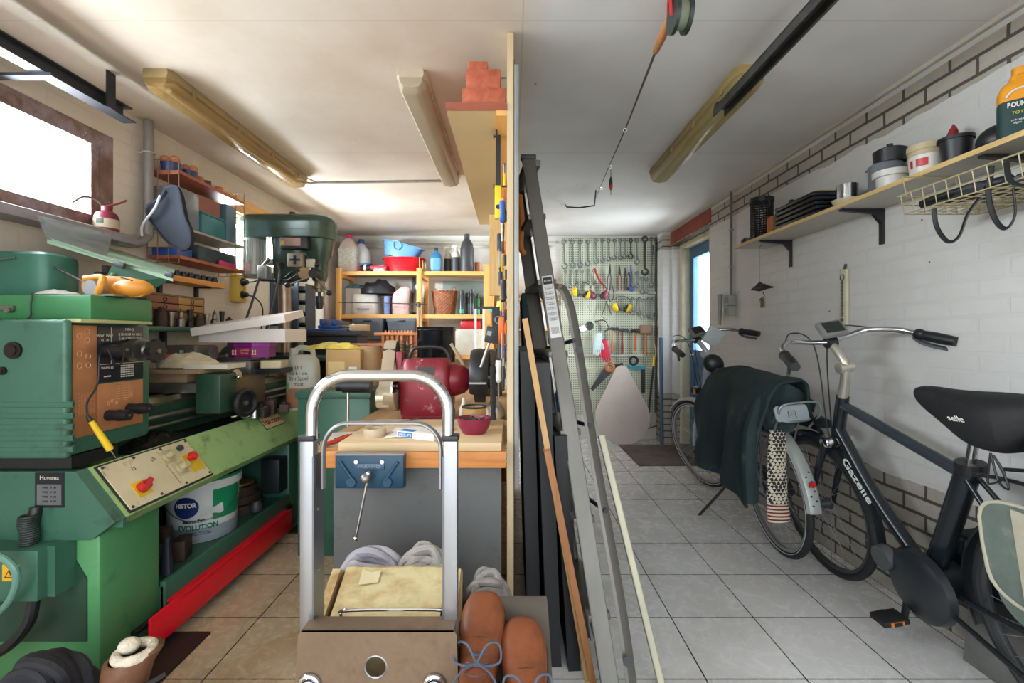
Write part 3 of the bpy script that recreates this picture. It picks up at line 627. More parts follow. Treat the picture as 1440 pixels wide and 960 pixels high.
# paint bucket on shelf
PB = Vector((-1.555, 2.31, .215)); br_, bh = .165, .29
bk = Wd('paint_bucket', 'white and green plastic paint bucket on the lathe shelf', 'paint bucket', PB)
WB = mat('bucket_white', 'd2d5d4', .35, 0, .08); GB = mat('bucket_green', '1d8a5c', .35, 0, .15)
part('body', B().lathe([(0, 0), (br_*.86, 0), (br_*.88, .01), (br_*.97, bh), (br_*.94, bh), (br_*.85, .02), (0, .015)], PB, 48), WB, bk)
RimM = part('rim', B().lathe([(br_*.97, bh-.04), (br_*1.02, bh-.04), (br_*1.03, bh-.015), (br_*1.01, bh), (br_*.95, bh)], PB, 48), WB, bk)
part('lid_ring', B().torus(PB+Vector((0, 0, bh+.004)), br_*.99, .008, (0, 0, 1), 48, 8), GB, bk, label='green lid ring')
part('lid', B().lathe([(0, bh-.02), (br_*.7, bh-.02), (br_*.93, bh-.004)], PB, 48), mat('old_paint_lid', '3c403c', .6, 0, .4, 20), bk)
rr_ = lambda z: br_*(.88+.09*z/bh)+.0015
va_ = -60                                # direction facing the lens: mostly +x -y
part('green_panel', B().lathe([(rr_(z), z) for z in (.10, .14, .19, bh-.045)], PB, 30, va_+18, va_+75), GB, bk)
part('grey_band', B().lathe([(rr_(z)+.0005, z) for z in (.004, .04, .07)], PB, 40, va_-80, va_+80), mat('label_grey', '8d98a0', .5), bk)
def onbucket(ang, z, o=.001):
    a = R(ang); r = rr_(z)+o; return frame(PB+Vector((r*math.cos(a), r*math.sin(a), z)), (-math.sin(a), math.cos(a), 0), (0, 0, 1))
def wrapdisc(nm, pts, ang, z, m, o, dep=.0008):
    bb = B(); Mx = onbucket(ang, z, 0); r = rr_(z)
    vs = []
    for x, y in pts: a = x/r; vs.append(Mx @ Vector((r*math.sin(a), y, r*math.cos(a)-r+o)))
    c = Mx @ Vector((0, 0, o)); vb = [bb._v(v) for v in vs]; cc = bb._v(c)
    for i in range(len(vb)): bb._f([vb[i], vb[(i+1) % len(vb)], cc])
    return part(nm, bb, m, bk)
wrapdisc('name_disc', [(.055*math.cos(2*math.pi*k/32), .05*math.sin(2*math.pi*k/32)) for k in range(32)], va_-22, .175, mat('navy_print', '1c2f66', .4), .003)
text('brand_text', 'HISTOR', .028, onbucket(va_-22, .185, .004), mat('print_white', 'eceae4', .5), bk, wrap=rr_(.18), bold=.0012, fit=.09)
text('brand_text', 'EVOLUTION', .034, onbucket(va_-4, .075, .0025), mat('print_green', '17704e', .5), bk, wrap=rr_(.07), bold=.0012, fit=.165)
text('product_text', 'monodek', .022, onbucket(va_-10, .108, .0025), BLK, bk, wrap=rr_(.07), bold=.0012, fit=.095)
text('product_text', 'BIJZONDER DEKKEND\nPROFESSIONELE KWALITEIT', .010, onbucket(va_-6, .048, .003), BLK, bk, wrap=rr_(.07), fit=.12)
wrapdisc('print_brick', [(-.05, -.02), (.055, -.02), (.05, .028), (-.035, .028)], va_+16, .145, mat('print_pale', 'c9cdc8', .6), .0045)
bb = B(); hp = []
for k in range(25): a = R(va_-85+170*k/24); t_ = math.sin(math.pi*k/24); r = br_*1.04; hp.append(PB+Vector((r*math.cos(a), r*math.sin(a), bh-.045-.135*t_)))
bb.tube(hp, .0022, 6); part('wire_handle', bb, STL, bk)
# discs and blocks on the lathe shelf
IRN = mat('cast_iron', '4e4038', .6, .5, .35, 14, bump=.2)
def disc(loc, r, h, label, holes=True, rot=(0,0,0)):
    bb = B().lathe([(r*.25, h*.5), (r*.4, h*.4), (r*.85, h*.4), (r*.88, h), (r, h), (r, 0), (r*.2, 0), (r*.2, h*.5), (r*.25, h*.5)], n=36)
    for k in range(4): bb.box((r*.6*math.cos(k*math.pi/2), r*.6*math.sin(k*math.pi/2), h*.6), (r*.55, .016, h*.5), (0, 0, k*math.pi/2))
    return solo('face_plate', bb, IRN, label, 'iron disc', 'iron discs on the lathe shelf', loc=loc, rot=rot)
disc((-1.56, 2.615, .215), .125, .045, 'rusty slotted iron face plate lying lowest on the lathe shelf')
disc((-1.57, 2.63, .261), .115, .04, 'rusty iron face plate stacked in the middle of the pile on the lathe shelf')
disc((-1.57, 2.62, .302), .10, .05, 'thick round iron plate stacked above the slotted one')
solo('copper_flange', B().lathe([(0, .028), (.07, .028), (.07, .04), (.03, .045), (0, .045)], (-1.55, 2.62, .33), 24).cyl((-1.52, 2.58, .353), (-1.52, 2.58, .362), .01).cyl((-1.58, 2.60, .375), (-1.58, 2.60, .385), .008), mat('brassy', '8c6444', .4, .6), 'brown metal flange topmost on the pile of iron plates', 'flange')
solo('small_jar', B().lathe([(0, 0), (.03, 0), (.033, .03), (.02, .055), (0, .06)], n=20), DGR, 'small grey knob-like pot beside the bucket on the lathe shelf', 'pot', loc=(-1.41, 2.53, .236))
for k, (x, y, z, d, a) in enumerate([(-1.50, 1.88, .216, (.08, .14, .05), .2), (-1.50, 1.90, .267, (.06, .11, .05), -.1), (-1.46, 2.03, .216, (.05, .09, .09), .3), (-1.56, 2.02, .216, (.1, .05, .14), 0)]):
    solo('steel_block', B().box((0, 0, d[2]/2), d, bev=.003).box((0, 0, d[2]*.5), (d[0]*1.01, d[1]*.3, d[2]*.3)), IRN, ['long flat steel block on the lathe shelf near the pedestal', 'shorter steel block resting on another block on the lathe shelf', 'upright square steel block just left of the paint bucket', 'tall dark steel block behind the blocks left of the bucket'][k], 'steel block', 'steel blocks on the lathe shelf', loc=(x, y, z), rot=(0, 0, a))
solo('hand_brush', B().loft([[(x*w, y*d, z) for x, y in sq(12, .6)] for z, w, d in ((0, .022, .016), (.06, .018, .013), (.13, .012, .009), (.15, .013, .01))]), mat('blue_black', '20262f', .5), 'narrow dark upright tool handle standing on the lathe shelf edge', 'tool', loc=(-1.40, 1.86, .236))
# soldering iron hanging from a knob
si = Wd('soldering_iron', 'yellow handled soldering iron hanging in front of the copper plate', 'soldering iron', (-1.40, 1.60, .84))
p0, p1 = PX(128, 592, -1.40), PX(155, 632, -1.37)
part('handle', B().tube([p0, (p0+p1)/2, p1], lambda u: .0085+.003*u, 12, k=3), YEL, si); d_ = (p1-p0).normalized()
part('tip', B().cyl(p1, p1+d_*.035, .003, .001), STL, si); part('collar', B().cyl(p0-d_*.02, p0, .005, .008), BLK, si)
part('cord', B().tube([p0-d_*.02, PX(123, 565, -1.41), PX(137, 540, -1.42), PX(140, 500, -1.42), PX(150, 492, -1.385), PX(162, 512, -1.375), PX(172, 508, -1.375), PX(172, 490, -1.38), PX(155, 485, -1.385)], .0028, 6, k=6), BLK, si)
# jig saw / sander on top
OR2 = mat('ochre_plastic', 'c8842c', .45, 0, .12)
sx_ = Wd('belt_sander', 'orange corded hand power tool lying on top of the green lathe', 'power tool', (-1.42, 1.66, 1.338))
c = Vector((-1.42, 1.64, 1.375))
part('body', B().loft([[(c.x+x*w+dx, c.y+yy, c.z+y*h+dz) for x, y in sq(16, .8)] for dx, yy, w, h, dz in ((-.10, 0, .005, .01, .0), (-.09, 0, .03, .028, .002), (-.04, .01, .04, .035, .006), (.02, .015, .045, .036, .002), (.06, .02, .035, .032, -.004), (.085, .02, .008, .015, -.006))]) , OR2, sx_)
part('motor_housing', B().ball((c.x+.04, c.y+.03, c.z-.002), (.07, .045, .034)), OR2, sx_)
part('dust_drum', B().cyl((c.x-.045, c.y-.05, c.z-.008), (c.x-.04, c.y-.01, c.z-.008), .027, n=24), mat('grey_drum', '9a9ca2', .35, .4), sx_)
part('handle', B().tube([(c.x-.02, c.y-.045, c.z-.03), (c.x-.005, c.y-.05, c.z), (c.x-.02, c.y-.03, c.z+.03), (c.x-.08, c.y-.03, c.z+.025)], .011, 10, k=5), OR2, sx_)
part('base_plate', B().bx(c.x-.07, c.x+.04, c.y-.05, c.y+.03, 1.339, 1.345), STL, sx_)
part('vent_slot', B().box((c.x+.055, c.y-.015, c.z+.026), (.04, .006, .004), (0, .25, 0)), BLK, sx_)
part('cord', B().tube([(c.x-.10, c.y, c.z+.005), (c.x-.13, c.y+.02, c.z+.02), PY(70, 372, 1.68), PY(50, 358, 1.70), PY(0, 356, 1.72), PY(-20, 362, 1.74)], .004, 8, k=6), DGR, sx_)
# rag behind the tool
def rag(name, label, cat, c, rx, ry, h, m, seed=0, nf=9, group=None, sub=1, amp=.5, nu=30, nv=14):
    bb = B()
    def f(u, v):
        a = 2*math.pi*u; rr = v
        n1 = noise.noise(Vector((math.cos(a)*rr*2+seed, math.sin(a)*rr*2, seed*1.7)))
        edge = 1+.18*noise.noise(Vector((math.cos(a)*1.5+seed, math.sin(a)*1.5, 3)))
        zz = h*.8*math.sqrt(max(0, 1-rr*rr))*(1+amp*n1)+h*.35*amp*noise.noise(Vector((math.cos(a)*rr*nf*.6, math.sin(a)*rr*nf*.4, seed)))*(1-rr**4)
        return (c[0]+rx*rr*edge*math.cos(a), c[1]+ry*rr*edge*math.sin(a), c[2]+max(.003, zz))
    bb.grid(f, nu, nv, cu=True)
    return solo(name, bb, m, label, cat, group, sub=sub, solid=.003)
def folds(name, label, c, L, m, seed, n=6, r=.02, up=.05):
    random.seed(seed); bb = B()
    for k in range(n):
        y = c[1]+(k-n/2)*r*.9; x0_ = c[0]-L*random.uniform(.42, .55); x1_ = c[0]+L*random.uniform(.42, .55); z = c[2]+up*(1-abs(k-n/2)/n*1.2)
        bb.tube([(x0_, y+random.uniform(-.01, .01), c[2]+r*.4), (x0_+L*.22, y, z*.5+c[2]*.5+up*.4), (c[0]+random.uniform(-.02, .02), y+random.uniform(-.02, .02), z+random.uniform(-.01, .02)), (x1_-L*.2, y+random.uniform(-.01, .01), z*.6+c[2]*.4+up*.2), (x1_, y, c[2]+r*.4)], lambda u: (r*1.5*(.7+.5*math.sin(u*3.14)), r*.9), 12, k=6)
    return solo(name, bb, m, label, 'rag')
CLO = mat('cream_cloth', 'c4b79c', .9, 0, .15, bump=.2, bscale=200)
rag('cloth_scrap', 'small pale crumpled cloth beside the orange tool on the lathe', 'cloth', (-1.60, 1.62, 1.34), .07, .05, .025, mat('pale_cloth', 'b5b5ae', .9), 2)
# green canister far left, tray-top
cn = Wd('green_motor_box', 'rounded green metal box standing at the left end of the lathe top', 'metal box', (-1.86, 1.72, 1.338))
part('body', B().loft([[(-1.83+x*.16*k, 1.72+y*.08*k, z) for x, y in sq(20, .45)] for z, k in ((1.34, .97), (1.35, 1), (1.475, 1), (1.495, .97), (1.505, .85))]), mat('canister_green', '35695a', .4, .1, .2), cn)
part('handle_wire', B().tube([(-1.86, 1.635, 1.48), (-1.84, 1.63, 1.472), (-1.80, 1.63, 1.474), (-1.77, 1.635, 1.48)], .003, 6, k=3), STL, cn)
solo('grey_bracket', B().bx(-1.745, -1.725, 1.95, 2.0, 1.34, 1.50).bx(-1.80, -1.66, 1.93, 2.02, 1.34, 1.41, .01).cyl((-1.735, 1.92, 1.45), (-1.735, 2.03, 1.45), .02), mat('grey_casting', '6d6a68', .6, .3, .3), 'grey cast bracket standing behind the orange tool under the open lid', 'bracket')
# open hinged lid
lid = Wd('hinged_cover', 'open green sheet metal cover hinged above the lathe headstock', 'metal cover', (-1.6, 1.95, 1.35))
q = [PY(56, 305, 1.72), PY(70, 336, 1.72), PY(158, 378, 1.80), PY(232, 392, 1.95), PY(246, 383, 2.25), PY(160, 358, 2.3)]
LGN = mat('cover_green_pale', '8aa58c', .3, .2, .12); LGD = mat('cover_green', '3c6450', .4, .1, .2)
def slab(name, pts, t, m, par, solid=True):
    bb = B(); a = [bb._v(p) for p in pts]; n = (Vector(pts[1])-Vector(pts[0])).cross(Vector(pts[2])-Vector(pts[0])).normalized()*t
    b_ = [bb._v(Vector(p)+n) for p in pts]; bb._f(a[::-1]); bb._f(b_)
    for j in range(len(a)): bb._f([a[j], a[(j+1) % len(a)], b_[(j+1) % len(a)], b_[j]])
    return part(name, bb, m, par) if par else bb
A, Bq, Cq, D = PY(66, 336, 1.75), PY(158, 366, 1.78), PY(243, 388, 1.86), PY(150, 350, 2.35)
slab('top_panel', [A, Bq, Cq, PY(246, 380, 2.3), PY(130, 340, 2.4)], .006, LGN, lid)
slab('rim', [A+Vector((0, 0, .0)), Cq, Cq+Vector((0, 0, -.022)), A+Vector((0, 0, -.016))], .005, LGN, lid)
slab('side_panel', [PY(158, 372, 1.80), PY(243, 390, 1.87), PY(196, 419, 1.87), PY(145, 398, 1.80)], .005, LGD, lid)
slab('window_pane', [PY(52, 302, 1.74), A, PY(150, 362, 1.8), PY(158, 330, 2.0)], .003, clear('smoky_shield', (.72, .75, .76), body='8a8f8c', bodyf=.35), lid)
part('clasp', B().box(PY(168, 372, 1.785), (.04, .012, .022), (0, .3, 0), .002), DGR, lid); part('clasp', B().box(PY(238, 386, 1.85), (.03, .012, .02), (0, .3, 0), .002), DGR, lid)
part('prop_strut', B().cyl(PY(146, 396, 1.79), PY(160, 384, 1.79), .006), LGN, lid)
part('stay', B().cyl(PY(196, 419, 1.87), (-1.45, 1.82, 1.34), .005), DST, lid)
# boards and rag across the ways
solo('wood_board', B().bx(-1.80, -1.47, 2.16, 2.40, 1.021, 1.04).bx(-1.76, -1.56, 2.2, 2.34, .976, 1.021), wood('grey_flat_panel', '8a7458', 'a08a6c', 'X'), 'flat worn board laid across the lathe bed under the rag', 'board')
solo('white_board', B().box((-1.465, 2.27, 1.052), (.20, .17, .022), (0, 0, .05)), mat('white_melamine', 'c8c2b4', .5), 'white painted board end on the lathe under the folded rag', 'board')
rag('folded_rag', 'cream folded rag on the board across the lathe', 'rag', (-1.60, 2.28, 1.042), .15, .10, .07, CLO, 5)
jr = Wd('glass_jar', 'small glass jar with a red lid beside the rag on the lathe', 'jar', (-1.60, 1.96, 1.024))
jc = Vector((-1.70, 2.23, 1.001)); 
part('glass', B().lathe([(0, .04), (.024, .04), (.026, .05), (.026, .085), (.022, .095)], jc, 20), clear('jar_glass', (.85, .88, .88), body='aab0b0', bodyf=.15), jr); part('lid', B().lathe([(0, .108), (.024, .108), (.025, .094), (.02, .094)], jc, 20), RED, jr)
# white flat carton with tilted lid, tin, small white box
WC = mat('white_carton', 'd6d0cc', .6, 0, .06)
wb = T('flat_carton', 'white cardboard box with its lid tilted, above the purple tin', 'carton', (-1.48, 2.66, 1.168), (0, 0, R(3)))
part('box', B().bx(-.24, .22, -.14, .16, -.004, 0).bx(-.24, .22, -.14, -.136, 0, .07).bx(-.24, .22, .156, .16, 0, .07).bx(-.24, -.236, -.136, .156, 0, .07).bx(.216, .22, -.136, .156, 0, .07), WC, wb)
part('lid', B().box((0, 0, .03), (.48, .33, .003)).box((0, -.165, .01), (.48, .003, .04))  .box((.24, 0, .01), (.003, .33, .04)).box((-.24, 0, .01), (.003, .33, .04)), WC, wb, tl=Matrix.Translation((-.02, -.02, .10)) @ Euler((R(8), R(-9), R(4))).to_matrix().to_4x4())
solo('machine_block', B().bx(-1.80, -1.46, 2.56, 2.74, .976, 1.06, .006).bx(-1.74, -1.50, 2.58, 2.72, 1.06, 1.077), STL, 'grey milled steel block with fine grooves under the purple tin', 'steel block')
solo('steel_slide', B().bx(-1.84, -1.66, 2.40, 2.52, 1.07, 1.15, .005).cyl((-1.66, 2.46, 1.11), (-1.60, 2.46, 1.11), .042, n=30), STL, 'steel slide with round dial behind the rag on the lathe', 'machine part')
tn = Wd('purple_tin', 'purple confectionery tin under the white carton', 'tin', (-1.50, 2.64, 1.10))
tp = Vector((-1.50, 2.65, 1.078)); MAG = mat('purple_tin', '7a1f6e', .3, .3, .1)
oct_ = lambda r: [(r*math.cos(R(22.5+45*k)), r*.8*math.sin(R(22.5+45*k))) for k in range(8)]
part('body', B().prism(oct_(.125), .062, Matrix.Translation(tp)), MAG, tn); part('lid', B().prism(oct_(.131), .022, Matrix.Translation(tp+Vector((0, 0, .063)))), mat('purple_lid', '8f2a8a', .3, .3), tn)
Ft = frame((tp.x, tp.y-.0935, tp.z+.034), (1, 0, 0), (0, 0, 1))
part('label_band', B().prism(rrect(.095, .045, .004), .001, Ft), mat('deep_magenta', '8c1a58', .4), tn)
text('label_text', 'Quality\nStreet', .018, Ft @ Matrix.Translation((.01, 0, .0012)), mat('gold_print', 'd9b56a', .4), tn, fit=.05)
for k in range(4): part('toy_figure', B().prism([(-.006, -.014), (.006, -.014), (.003, 0), (.006, .008), (0, .016), (-.006, .008), (-.003, 0)], .0008, Ft @ Matrix.Translation((-.055-.0*k+(.0 if k < 2 else .11)+(k % 2)*.014, -.004, .0012))), mat('cream_print', 'dcc8a0', .5), tn)
solo('small_white_carton', B().box((0, 0, .022), (.11, .12, .044), bev=.002).box((0, -.0605, .022), (.09, .001, .03)), mat('cream_carton', 'cbbd9c', .6), 'small cream carton standing beneath the tilted white box', 'carton', loc=(-1.38, 2.67, 1.015), rot=(0, 0, .1))
solo('riser_plate', B().bx(-1.50, -1.31, 2.60, 2.74, .986, 1.0145), DST, 'steel plate under the small cream carton', 'steel plate')
# jerrycan
jk = T('jerrycan', 'translucent jerrycan with handwriting, part filled, on the lathe tray', 'jerrycan', (-1.30, 2.86, .745), (0, 0, R(10))); jk.scale = (1.05, 1, 1.27)
JM = mat('cloudy_plastic', 'b9b7a6', .45, 0, .08); 
part('body', B().loft([[(x*.088*k+dx, y*.06*k, z) for x, y in sq(24, .45)] for z, k, dx in ((.0, .92, 0), (.012, 1, 0), (.20, 1, 0), (.235, .95, 0), (.26, .75, -.004), (.265, .7, -.006))]), JM, jk)
part('liquid', B().loft([[(x*.0895, y*.0615, z) for x, y in sq(24, .45)] for z in (.012, .105)]), mat('brown_liquid', 'a06a4e', .35), jk)
part('handle', B().tube([(.055, 0, .245), (.05, 0, .285), (.02, 0, .297), (-.03, 0, .297), (-.05, 0, .26)], .014, 10, k=5), JM, jk); part('cap', B().cyl((-.055, 0, .262), (-.055, 0, .298), .022, n=20), JM, jk)
Fj = frame((0, -.0605, .15), (1, 0, 0), (0, 0, 1))
text('handwriting', 'UIT\nno 61-on.\nfilm Spoel\nmaat', .026, Fj @ Matrix.Translation((-.012, .015, 0)) , BLK, jk, fit=.105)
part('green_mark', B().bx(-.074, -.066, -.0625, -.061, .09, .13), mat('green_ink', '3c8c3c', .5), jk)
for k, (x, y, z, d) in enumerate([(-1.40, 2.56, .745, (.07, .07, .06)), (-1.42, 2.66, .745, (.09, .06, .085)), (-1.36, 2.74, .745, (.05, .09, .05))]):
    solo('steel_block', B().box((0, 0, d[2]/2), d, bev=.003).cyl((0, 0, d[2]), (0, 0, d[2]+.012), .012), IRN, ['small square steel block with a stud in the chip tray', 'larger steel block in the chip tray behind the stud block', 'flat steel block in front of the jerrycan'][k], 'steel block', 'steel blocks in the chip tray', loc=(x, y, z), rot=(0, 0, .2*k))
solo('chrome_clamp', B().cyl((-1.50, 2.44, .765), (-1.38, 2.58, .765), .018).cyl((-1.40, 2.50, .755), (-1.40, 2.50, .80), .028).torus((-1.43, 2.46, .77), .03, .008), CHR, 'shiny round clamp lying in the chip tray', 'clamp')
solo('swarf_heap', B().grid(lambda u, v: (-1.46-.2*v, 1.84+.33*u, .743+.03*math.sin(math.pi*u)*math.sin(math.pi*v)*(1+noise.noise(Vector((u*9, v*9, 0)))) ), 30, 20), mat('swarf', '1d1e1c', .5, .3, .5, 60, bump=.8), 'dark heap of oily swarf in the chip tray', 'swarf', kind='stuff')
# blue vise on a shelf behind, black cabinet
# green shelf behind the lathe with lathe tooling
gs = Wd('tool_rail', 'green wall ledge carrying lathe tooling behind the lathe', 'ledge', (XL+.1, 2.5, 1.24))
part('ledge', B().bx(XL, XL+.16, 2.15, 3.25, 1.225, 1.25, .004), GRN, gs); part('bracket', B().bx(XL, XL+.03, 2.6, 2.62, 1.1, 1.225), DST, gs)
random.seed(11)
kinds = [[(0, 0), (.02, 0), (.02, .04), (.012, .05), (.012, .07), (0, .10)], [(0, 0), (.016, 0), (.016, .03), (.01, .035), (.014, .09), (0, .09)], [(0, 0), (.024, 0), (.024, .06), (.02, .065), (.004, .085), (0, .085)], [(0, 0), (.012, 0), (.014, .06), (.02, .06), (.02, .075), (0, .08)]]
ks = ['pointed lathe centre', 'slim steel sleeve', 'squat steel cutter holder', 'flanged steel tool']
words = ['first from the headstock', 'second from the headstock', 'third from the headstock', 'fourth from the headstock', 'below the small wooden drawers at their near corner', 'in front of the middle of the small drawers', 'at the far edge of the small drawers', 'two along from the small drawers', 'three along from the small drawers', 'next to the lamp arm', 'farthest beyond the lamp arm']
for k in range(11):
    s_ = random.uniform(.85, 1.25); kk = k % 4
    o = lathed('lathe_tool', ks[kk]+' on the green ledge, '+words[k], 'lathe tool', (XL+.10, 2.33+k*.075, 1.25), [(r*s_, z*s_*1.05) for r, z in kinds[kk]], [STL, DST, IRN, STL][kk], 'lathe tooling on the green ledge', 16)
dr = Wd('drawer_cabinet', 'small worn wooden drawer cabinet with four drawers on the green ledge', 'drawer cabinet', (XL+.03, 2.55, 1.25))
WDR = wood('old_drawer_wood', '8a6a3c', 'b8925a', 'Y')
part('case', B().bx(XL+.005, XL+.075, 2.42, 2.43, 1.25, 1.43).bx(XL+.005, XL+.075, 2.86, 2.87, 1.25, 1.43).bx(XL+.005, XL+.075, 2.42, 2.87, 1.425, 1.435).bx(XL+.005, XL+.01, 2.43, 2.86, 1.25, 1.43), mat('old_case', '7a6a54', .7), dr)
for k in range(4):
    for j in range(2):
        w_ = part('drawer', B().bx(XL+.012, XL+.078, 2.432+j*.215, 2.642+j*.215, 1.255+k*.043, 1.293+k*.043, .002), WDR if j else mat('reddish_wood', '8a5a48', .6), dr)
        part('pull', B().torus((XL+.08, 2.54+j*.215, 1.274+k*.043), .012, .003, (1, 0, 0), 16, 6), DST, w_)
# ================================================================ left wall things
GP = mat('grey_pipe', '8a8684', .4, .2, .15)
solo('drain_pipe', B().tube([(XL+.05, 2.46, ZC-.01), (XL+.05, 2.46, 1.80), (XL+.05, 2.44, 1.72), (XL+.06, 2.36, 1.675), (XL+.06, 2.24, 1.665)], .024, 14, k=5), GP, 'grey waste pipe coming down the wall and bending under the window sill', 'pipe')
solo('pipe_clip', B().torus((XL+.05, 2.46, 2.18), .027, .004).bx(XL, XL+.03, 2.45, 2.47, 2.175, 2.185), mat('clip_cream', 'b8b0a0', .5), 'pale clip holding the grey pipe high on the wall', 'clip')
oc = Wd('oil_can', 'red oil can with a bent spout on the window sill', 'oil can', (XL+.03, 2.16, 1.70))
op = Vector((XL+.055, 2.20, 1.70)); MRN = mat('maroon_enamel', '7a2c3a', .35, .3)
part('body', B().lathe([(0, 0), (.047, 0), (.05, .01), (.05, .06), (.04, .085), (.02, .098), (.02, .12), (0, .122)], op, 28), MRN, oc); part('label', B().lathe([(.0508, .012), (.0508, .055)], op, 20, -120, 30), mat('aged_label', 'b8ab90', .6), oc)
part('label_panel', B().lathe([(.0513, .03), (.0513, .053)], op, 8, -95, -60), mat('dark_label', '3a4a3c', .5), oc)
part('spout', B().tube([op+Vector((0, -.01, .11)), op+Vector((-.01, -.05, .14)), op+Vector((-.0, -.12, .13)), op+Vector((0, -.17, .09))], .004, 8, k=5), STL, oc)
part('pump_lever', B().tube([op+Vector((0, 0, .12)), op+Vector((.02, .05, .15)), op+Vector((.02, .09, .175))], .005, 8, k=4), mat('rusty_red', '7a3a30', .6), oc)
random.seed(8); cw = solo('cobweb', (lambda b_: [b_.cyl((XL-.03, 2.12+random.random()*.16, 1.74+random.random()*.42), (XL+.0, 2.10+random.random()*.2, 1.74+random.random()*.42), .0011, n=4) for _ in range(26)] and b_)(B()), mat('web_white', 'd8d6d4', .8), 'dusty white cobweb across the corner of the left window frame', 'cobweb', kind='stuff')
# shelf rack: red shelves in wire ends
RDW = wood('red_brown_shelf', '8a4a34', 'a85c40', 'Y'); GSH = mat('grey_shelf', '9a948c', .6)
rk = Wd('wall_rack', 'wall rack of three shelves in wire end frames left of the drill press', 'shelf rack', (XL+.1, 2.8, 1.63))
y0, y1 = 2.50, 3.09; xs0, xs1 = XL+.012, XL+.19
part('top_shelf', B().bx(xs0, xs1, y0, y1+.01, 2.085, 2.103), RDW, rk); part('middle_shelf', B().bx(xs0, xs1, y0, y1+.01, 1.79, 1.803), GSH, rk); part('bottom_shelf', B().bx(xs0, xs1, y0, y1+.02, 1.622, 1.64), RDW, rk)
WIR = mat('coated_wire', '8c6a5c', .5, .4)
for y in (y0-.005, y1+.012):
    bb = B()
    for x in (xs0+.005, xs0+.06, xs0+.12, xs1-.002): bb.cyl((x, y, 1.60), (x, y, 2.16), .0026, n=6)
    for z in [1.60, 1.68, 1.76, 1.84, 1.92, 2.0, 2.08, 2.16]: bb.cyl((xs0, y, z), (xs1, y, z), .0022, n=6)
    part('wire_end', bb, WIR, rk)
# helmet/shield hanging on the near end (grey moulded mask)
hc = PY(240, 318, 2.36)
op_ = smooth([Vector(((px-240)/F*2.36, -(py-318)/F*2.36, 0)) for px, py in ((237, 262), (252, 263), (258, 285), (262, 305), (270, 325), (270, 345), (258, 353), (240, 345), (222, 325), (209, 305), (208, 290), (222, 280), (232, 270))], 4, True)
bb = B(); Mh = frame(hc, (1, 0, 0), (0, 0, 1))
bb.loft([[Mh @ Vector((p.x*k_, p.y*k_, z)) for p in op_] for z, k_ in ((-.03, .9), (.0, 1), (.012, 1), (.014, .93), (.002, .85), (-.004, .5))])
solo('bicycle_saddle', bb, mat('grey_vinyl', '2c3038', .8, 0, .12, spec=.15), 'grey wide saddle shape hanging from the near end of the wall rack', 'saddle')
pm_ = Wd('rack_strap', 'pale strap looped over the hanging grey saddle', 'strap', hc)
part('strap', B().tube([hc+Vector((-.03, -.03, .15)), hc+Vector((-.06, -.03, .08)), hc+Vector((-.12, -.03, .0)), hc+Vector((-.12, -.035, -.06))], (.006), 6, k=5), mat('pale_edge', 'b4b2bc', .5), pm_)
# stuff on the rack
def tub(name, label, cat, loc, r, h, m, group=None, taper=.85, lid=None):
    o = solo(name, B().lathe([(0, 0), (r*taper, 0), (r, h), (r*.94, h), (r*taper*.92, .006), (0, .006)], n=24), m, label, cat, group, loc=loc); return o
NVY = mat('navy_plastic', '2a3c66', .4)
tub('blue_bowl', 'dark blue tub of terracotta bulbs at the near end of the top rack shelf', 'tub', (XL+.10, 2.56, 2.103), .052, .055, NVY)
tub('blue_bowl', 'second dark blue tub of terracotta bulbs on the top rack shelf', 'tub', (XL+.12, 2.67, 2.103), .045, .05, NVY)
TC = mat('terracotta', 'c07a58', .7)
for k, (x, y, z) in enumerate([(.075, 2.545, 2.178), (.125, 2.55, 2.178), (.10, 2.59, 2.18), (.105, 2.66, 2.172), (.14, 2.675, 2.17)]):
    solo('round_bulb', B().ball((0, 0, 0), (.026, .024, .022), 14, 8), TC, ['terracotta ball at the wall side of the nearest blue tub', 'terracotta ball at the room side of the nearest blue tub', 'terracotta ball at the back of the nearest blue tub', 'terracotta ball at the wall side of the second blue tub', 'terracotta ball at the room side of the second blue tub'][k], 'terracotta ball', 'terracotta balls in the tubs', loc=(XL+x, y, z))
for k, (y, m, h) in enumerate([(2.76, TC, .05), (2.83, NVY, .05), (2.90, BLU, .028), (2.945, TC, .05), (2.99, DGR, .028), (3.05, IRN, .022)]):
    solo('small_pot', B().lathe([(0, 0), (.034, 0), (.036, .02), (.022, .024), (.022, h), (0, h)], n=18), m, ['terracotta topped pot after the tubs on the top rack shelf', 'navy topped pot on the top rack shelf', 'low bright blue pot on the top rack shelf', 'orange topped pot past the low blue one on the rack', 'low dark grey pot near the far end of the rack', 'lowest brown pot at the far end of the rack'][k], 'pot', 'small pots on the top rack shelf', loc=(XL+.12, y, 2.103))
TEA = mat('teal_plastic', '2c6f7a', .45); CLB = clear('cloudy_box', (.8, .84, .86), body='9aa4aa', bodyf=.45)
solo('clear_drawer_box', B().box((0, 0, .11), (.14, .17, .22), bev=.006), CLB, 'cloudy clear storage box at the near end of the middle rack shelf', 'storage box', loc=(XL+.10, 2.60, 1.803))
solo('teal_box', B().box((0, 0, .06), (.15, .22, .12), bev=.008).box((0, 0, .125), (.155, .225, .012), bev=.003), TEA, 'teal plastic box in the middle of the middle rack shelf', 'storage box', loc=(XL+.10, 2.81, 1.803))
solo('brown_carton', B().box((0, 0, .05), (.12, .2, .10)), mat('reddish_carton', '8a5a50', .7), 'reddish carton stacked on the teal box', 'carton', loc=(XL+.09, 2.81, 1.935))
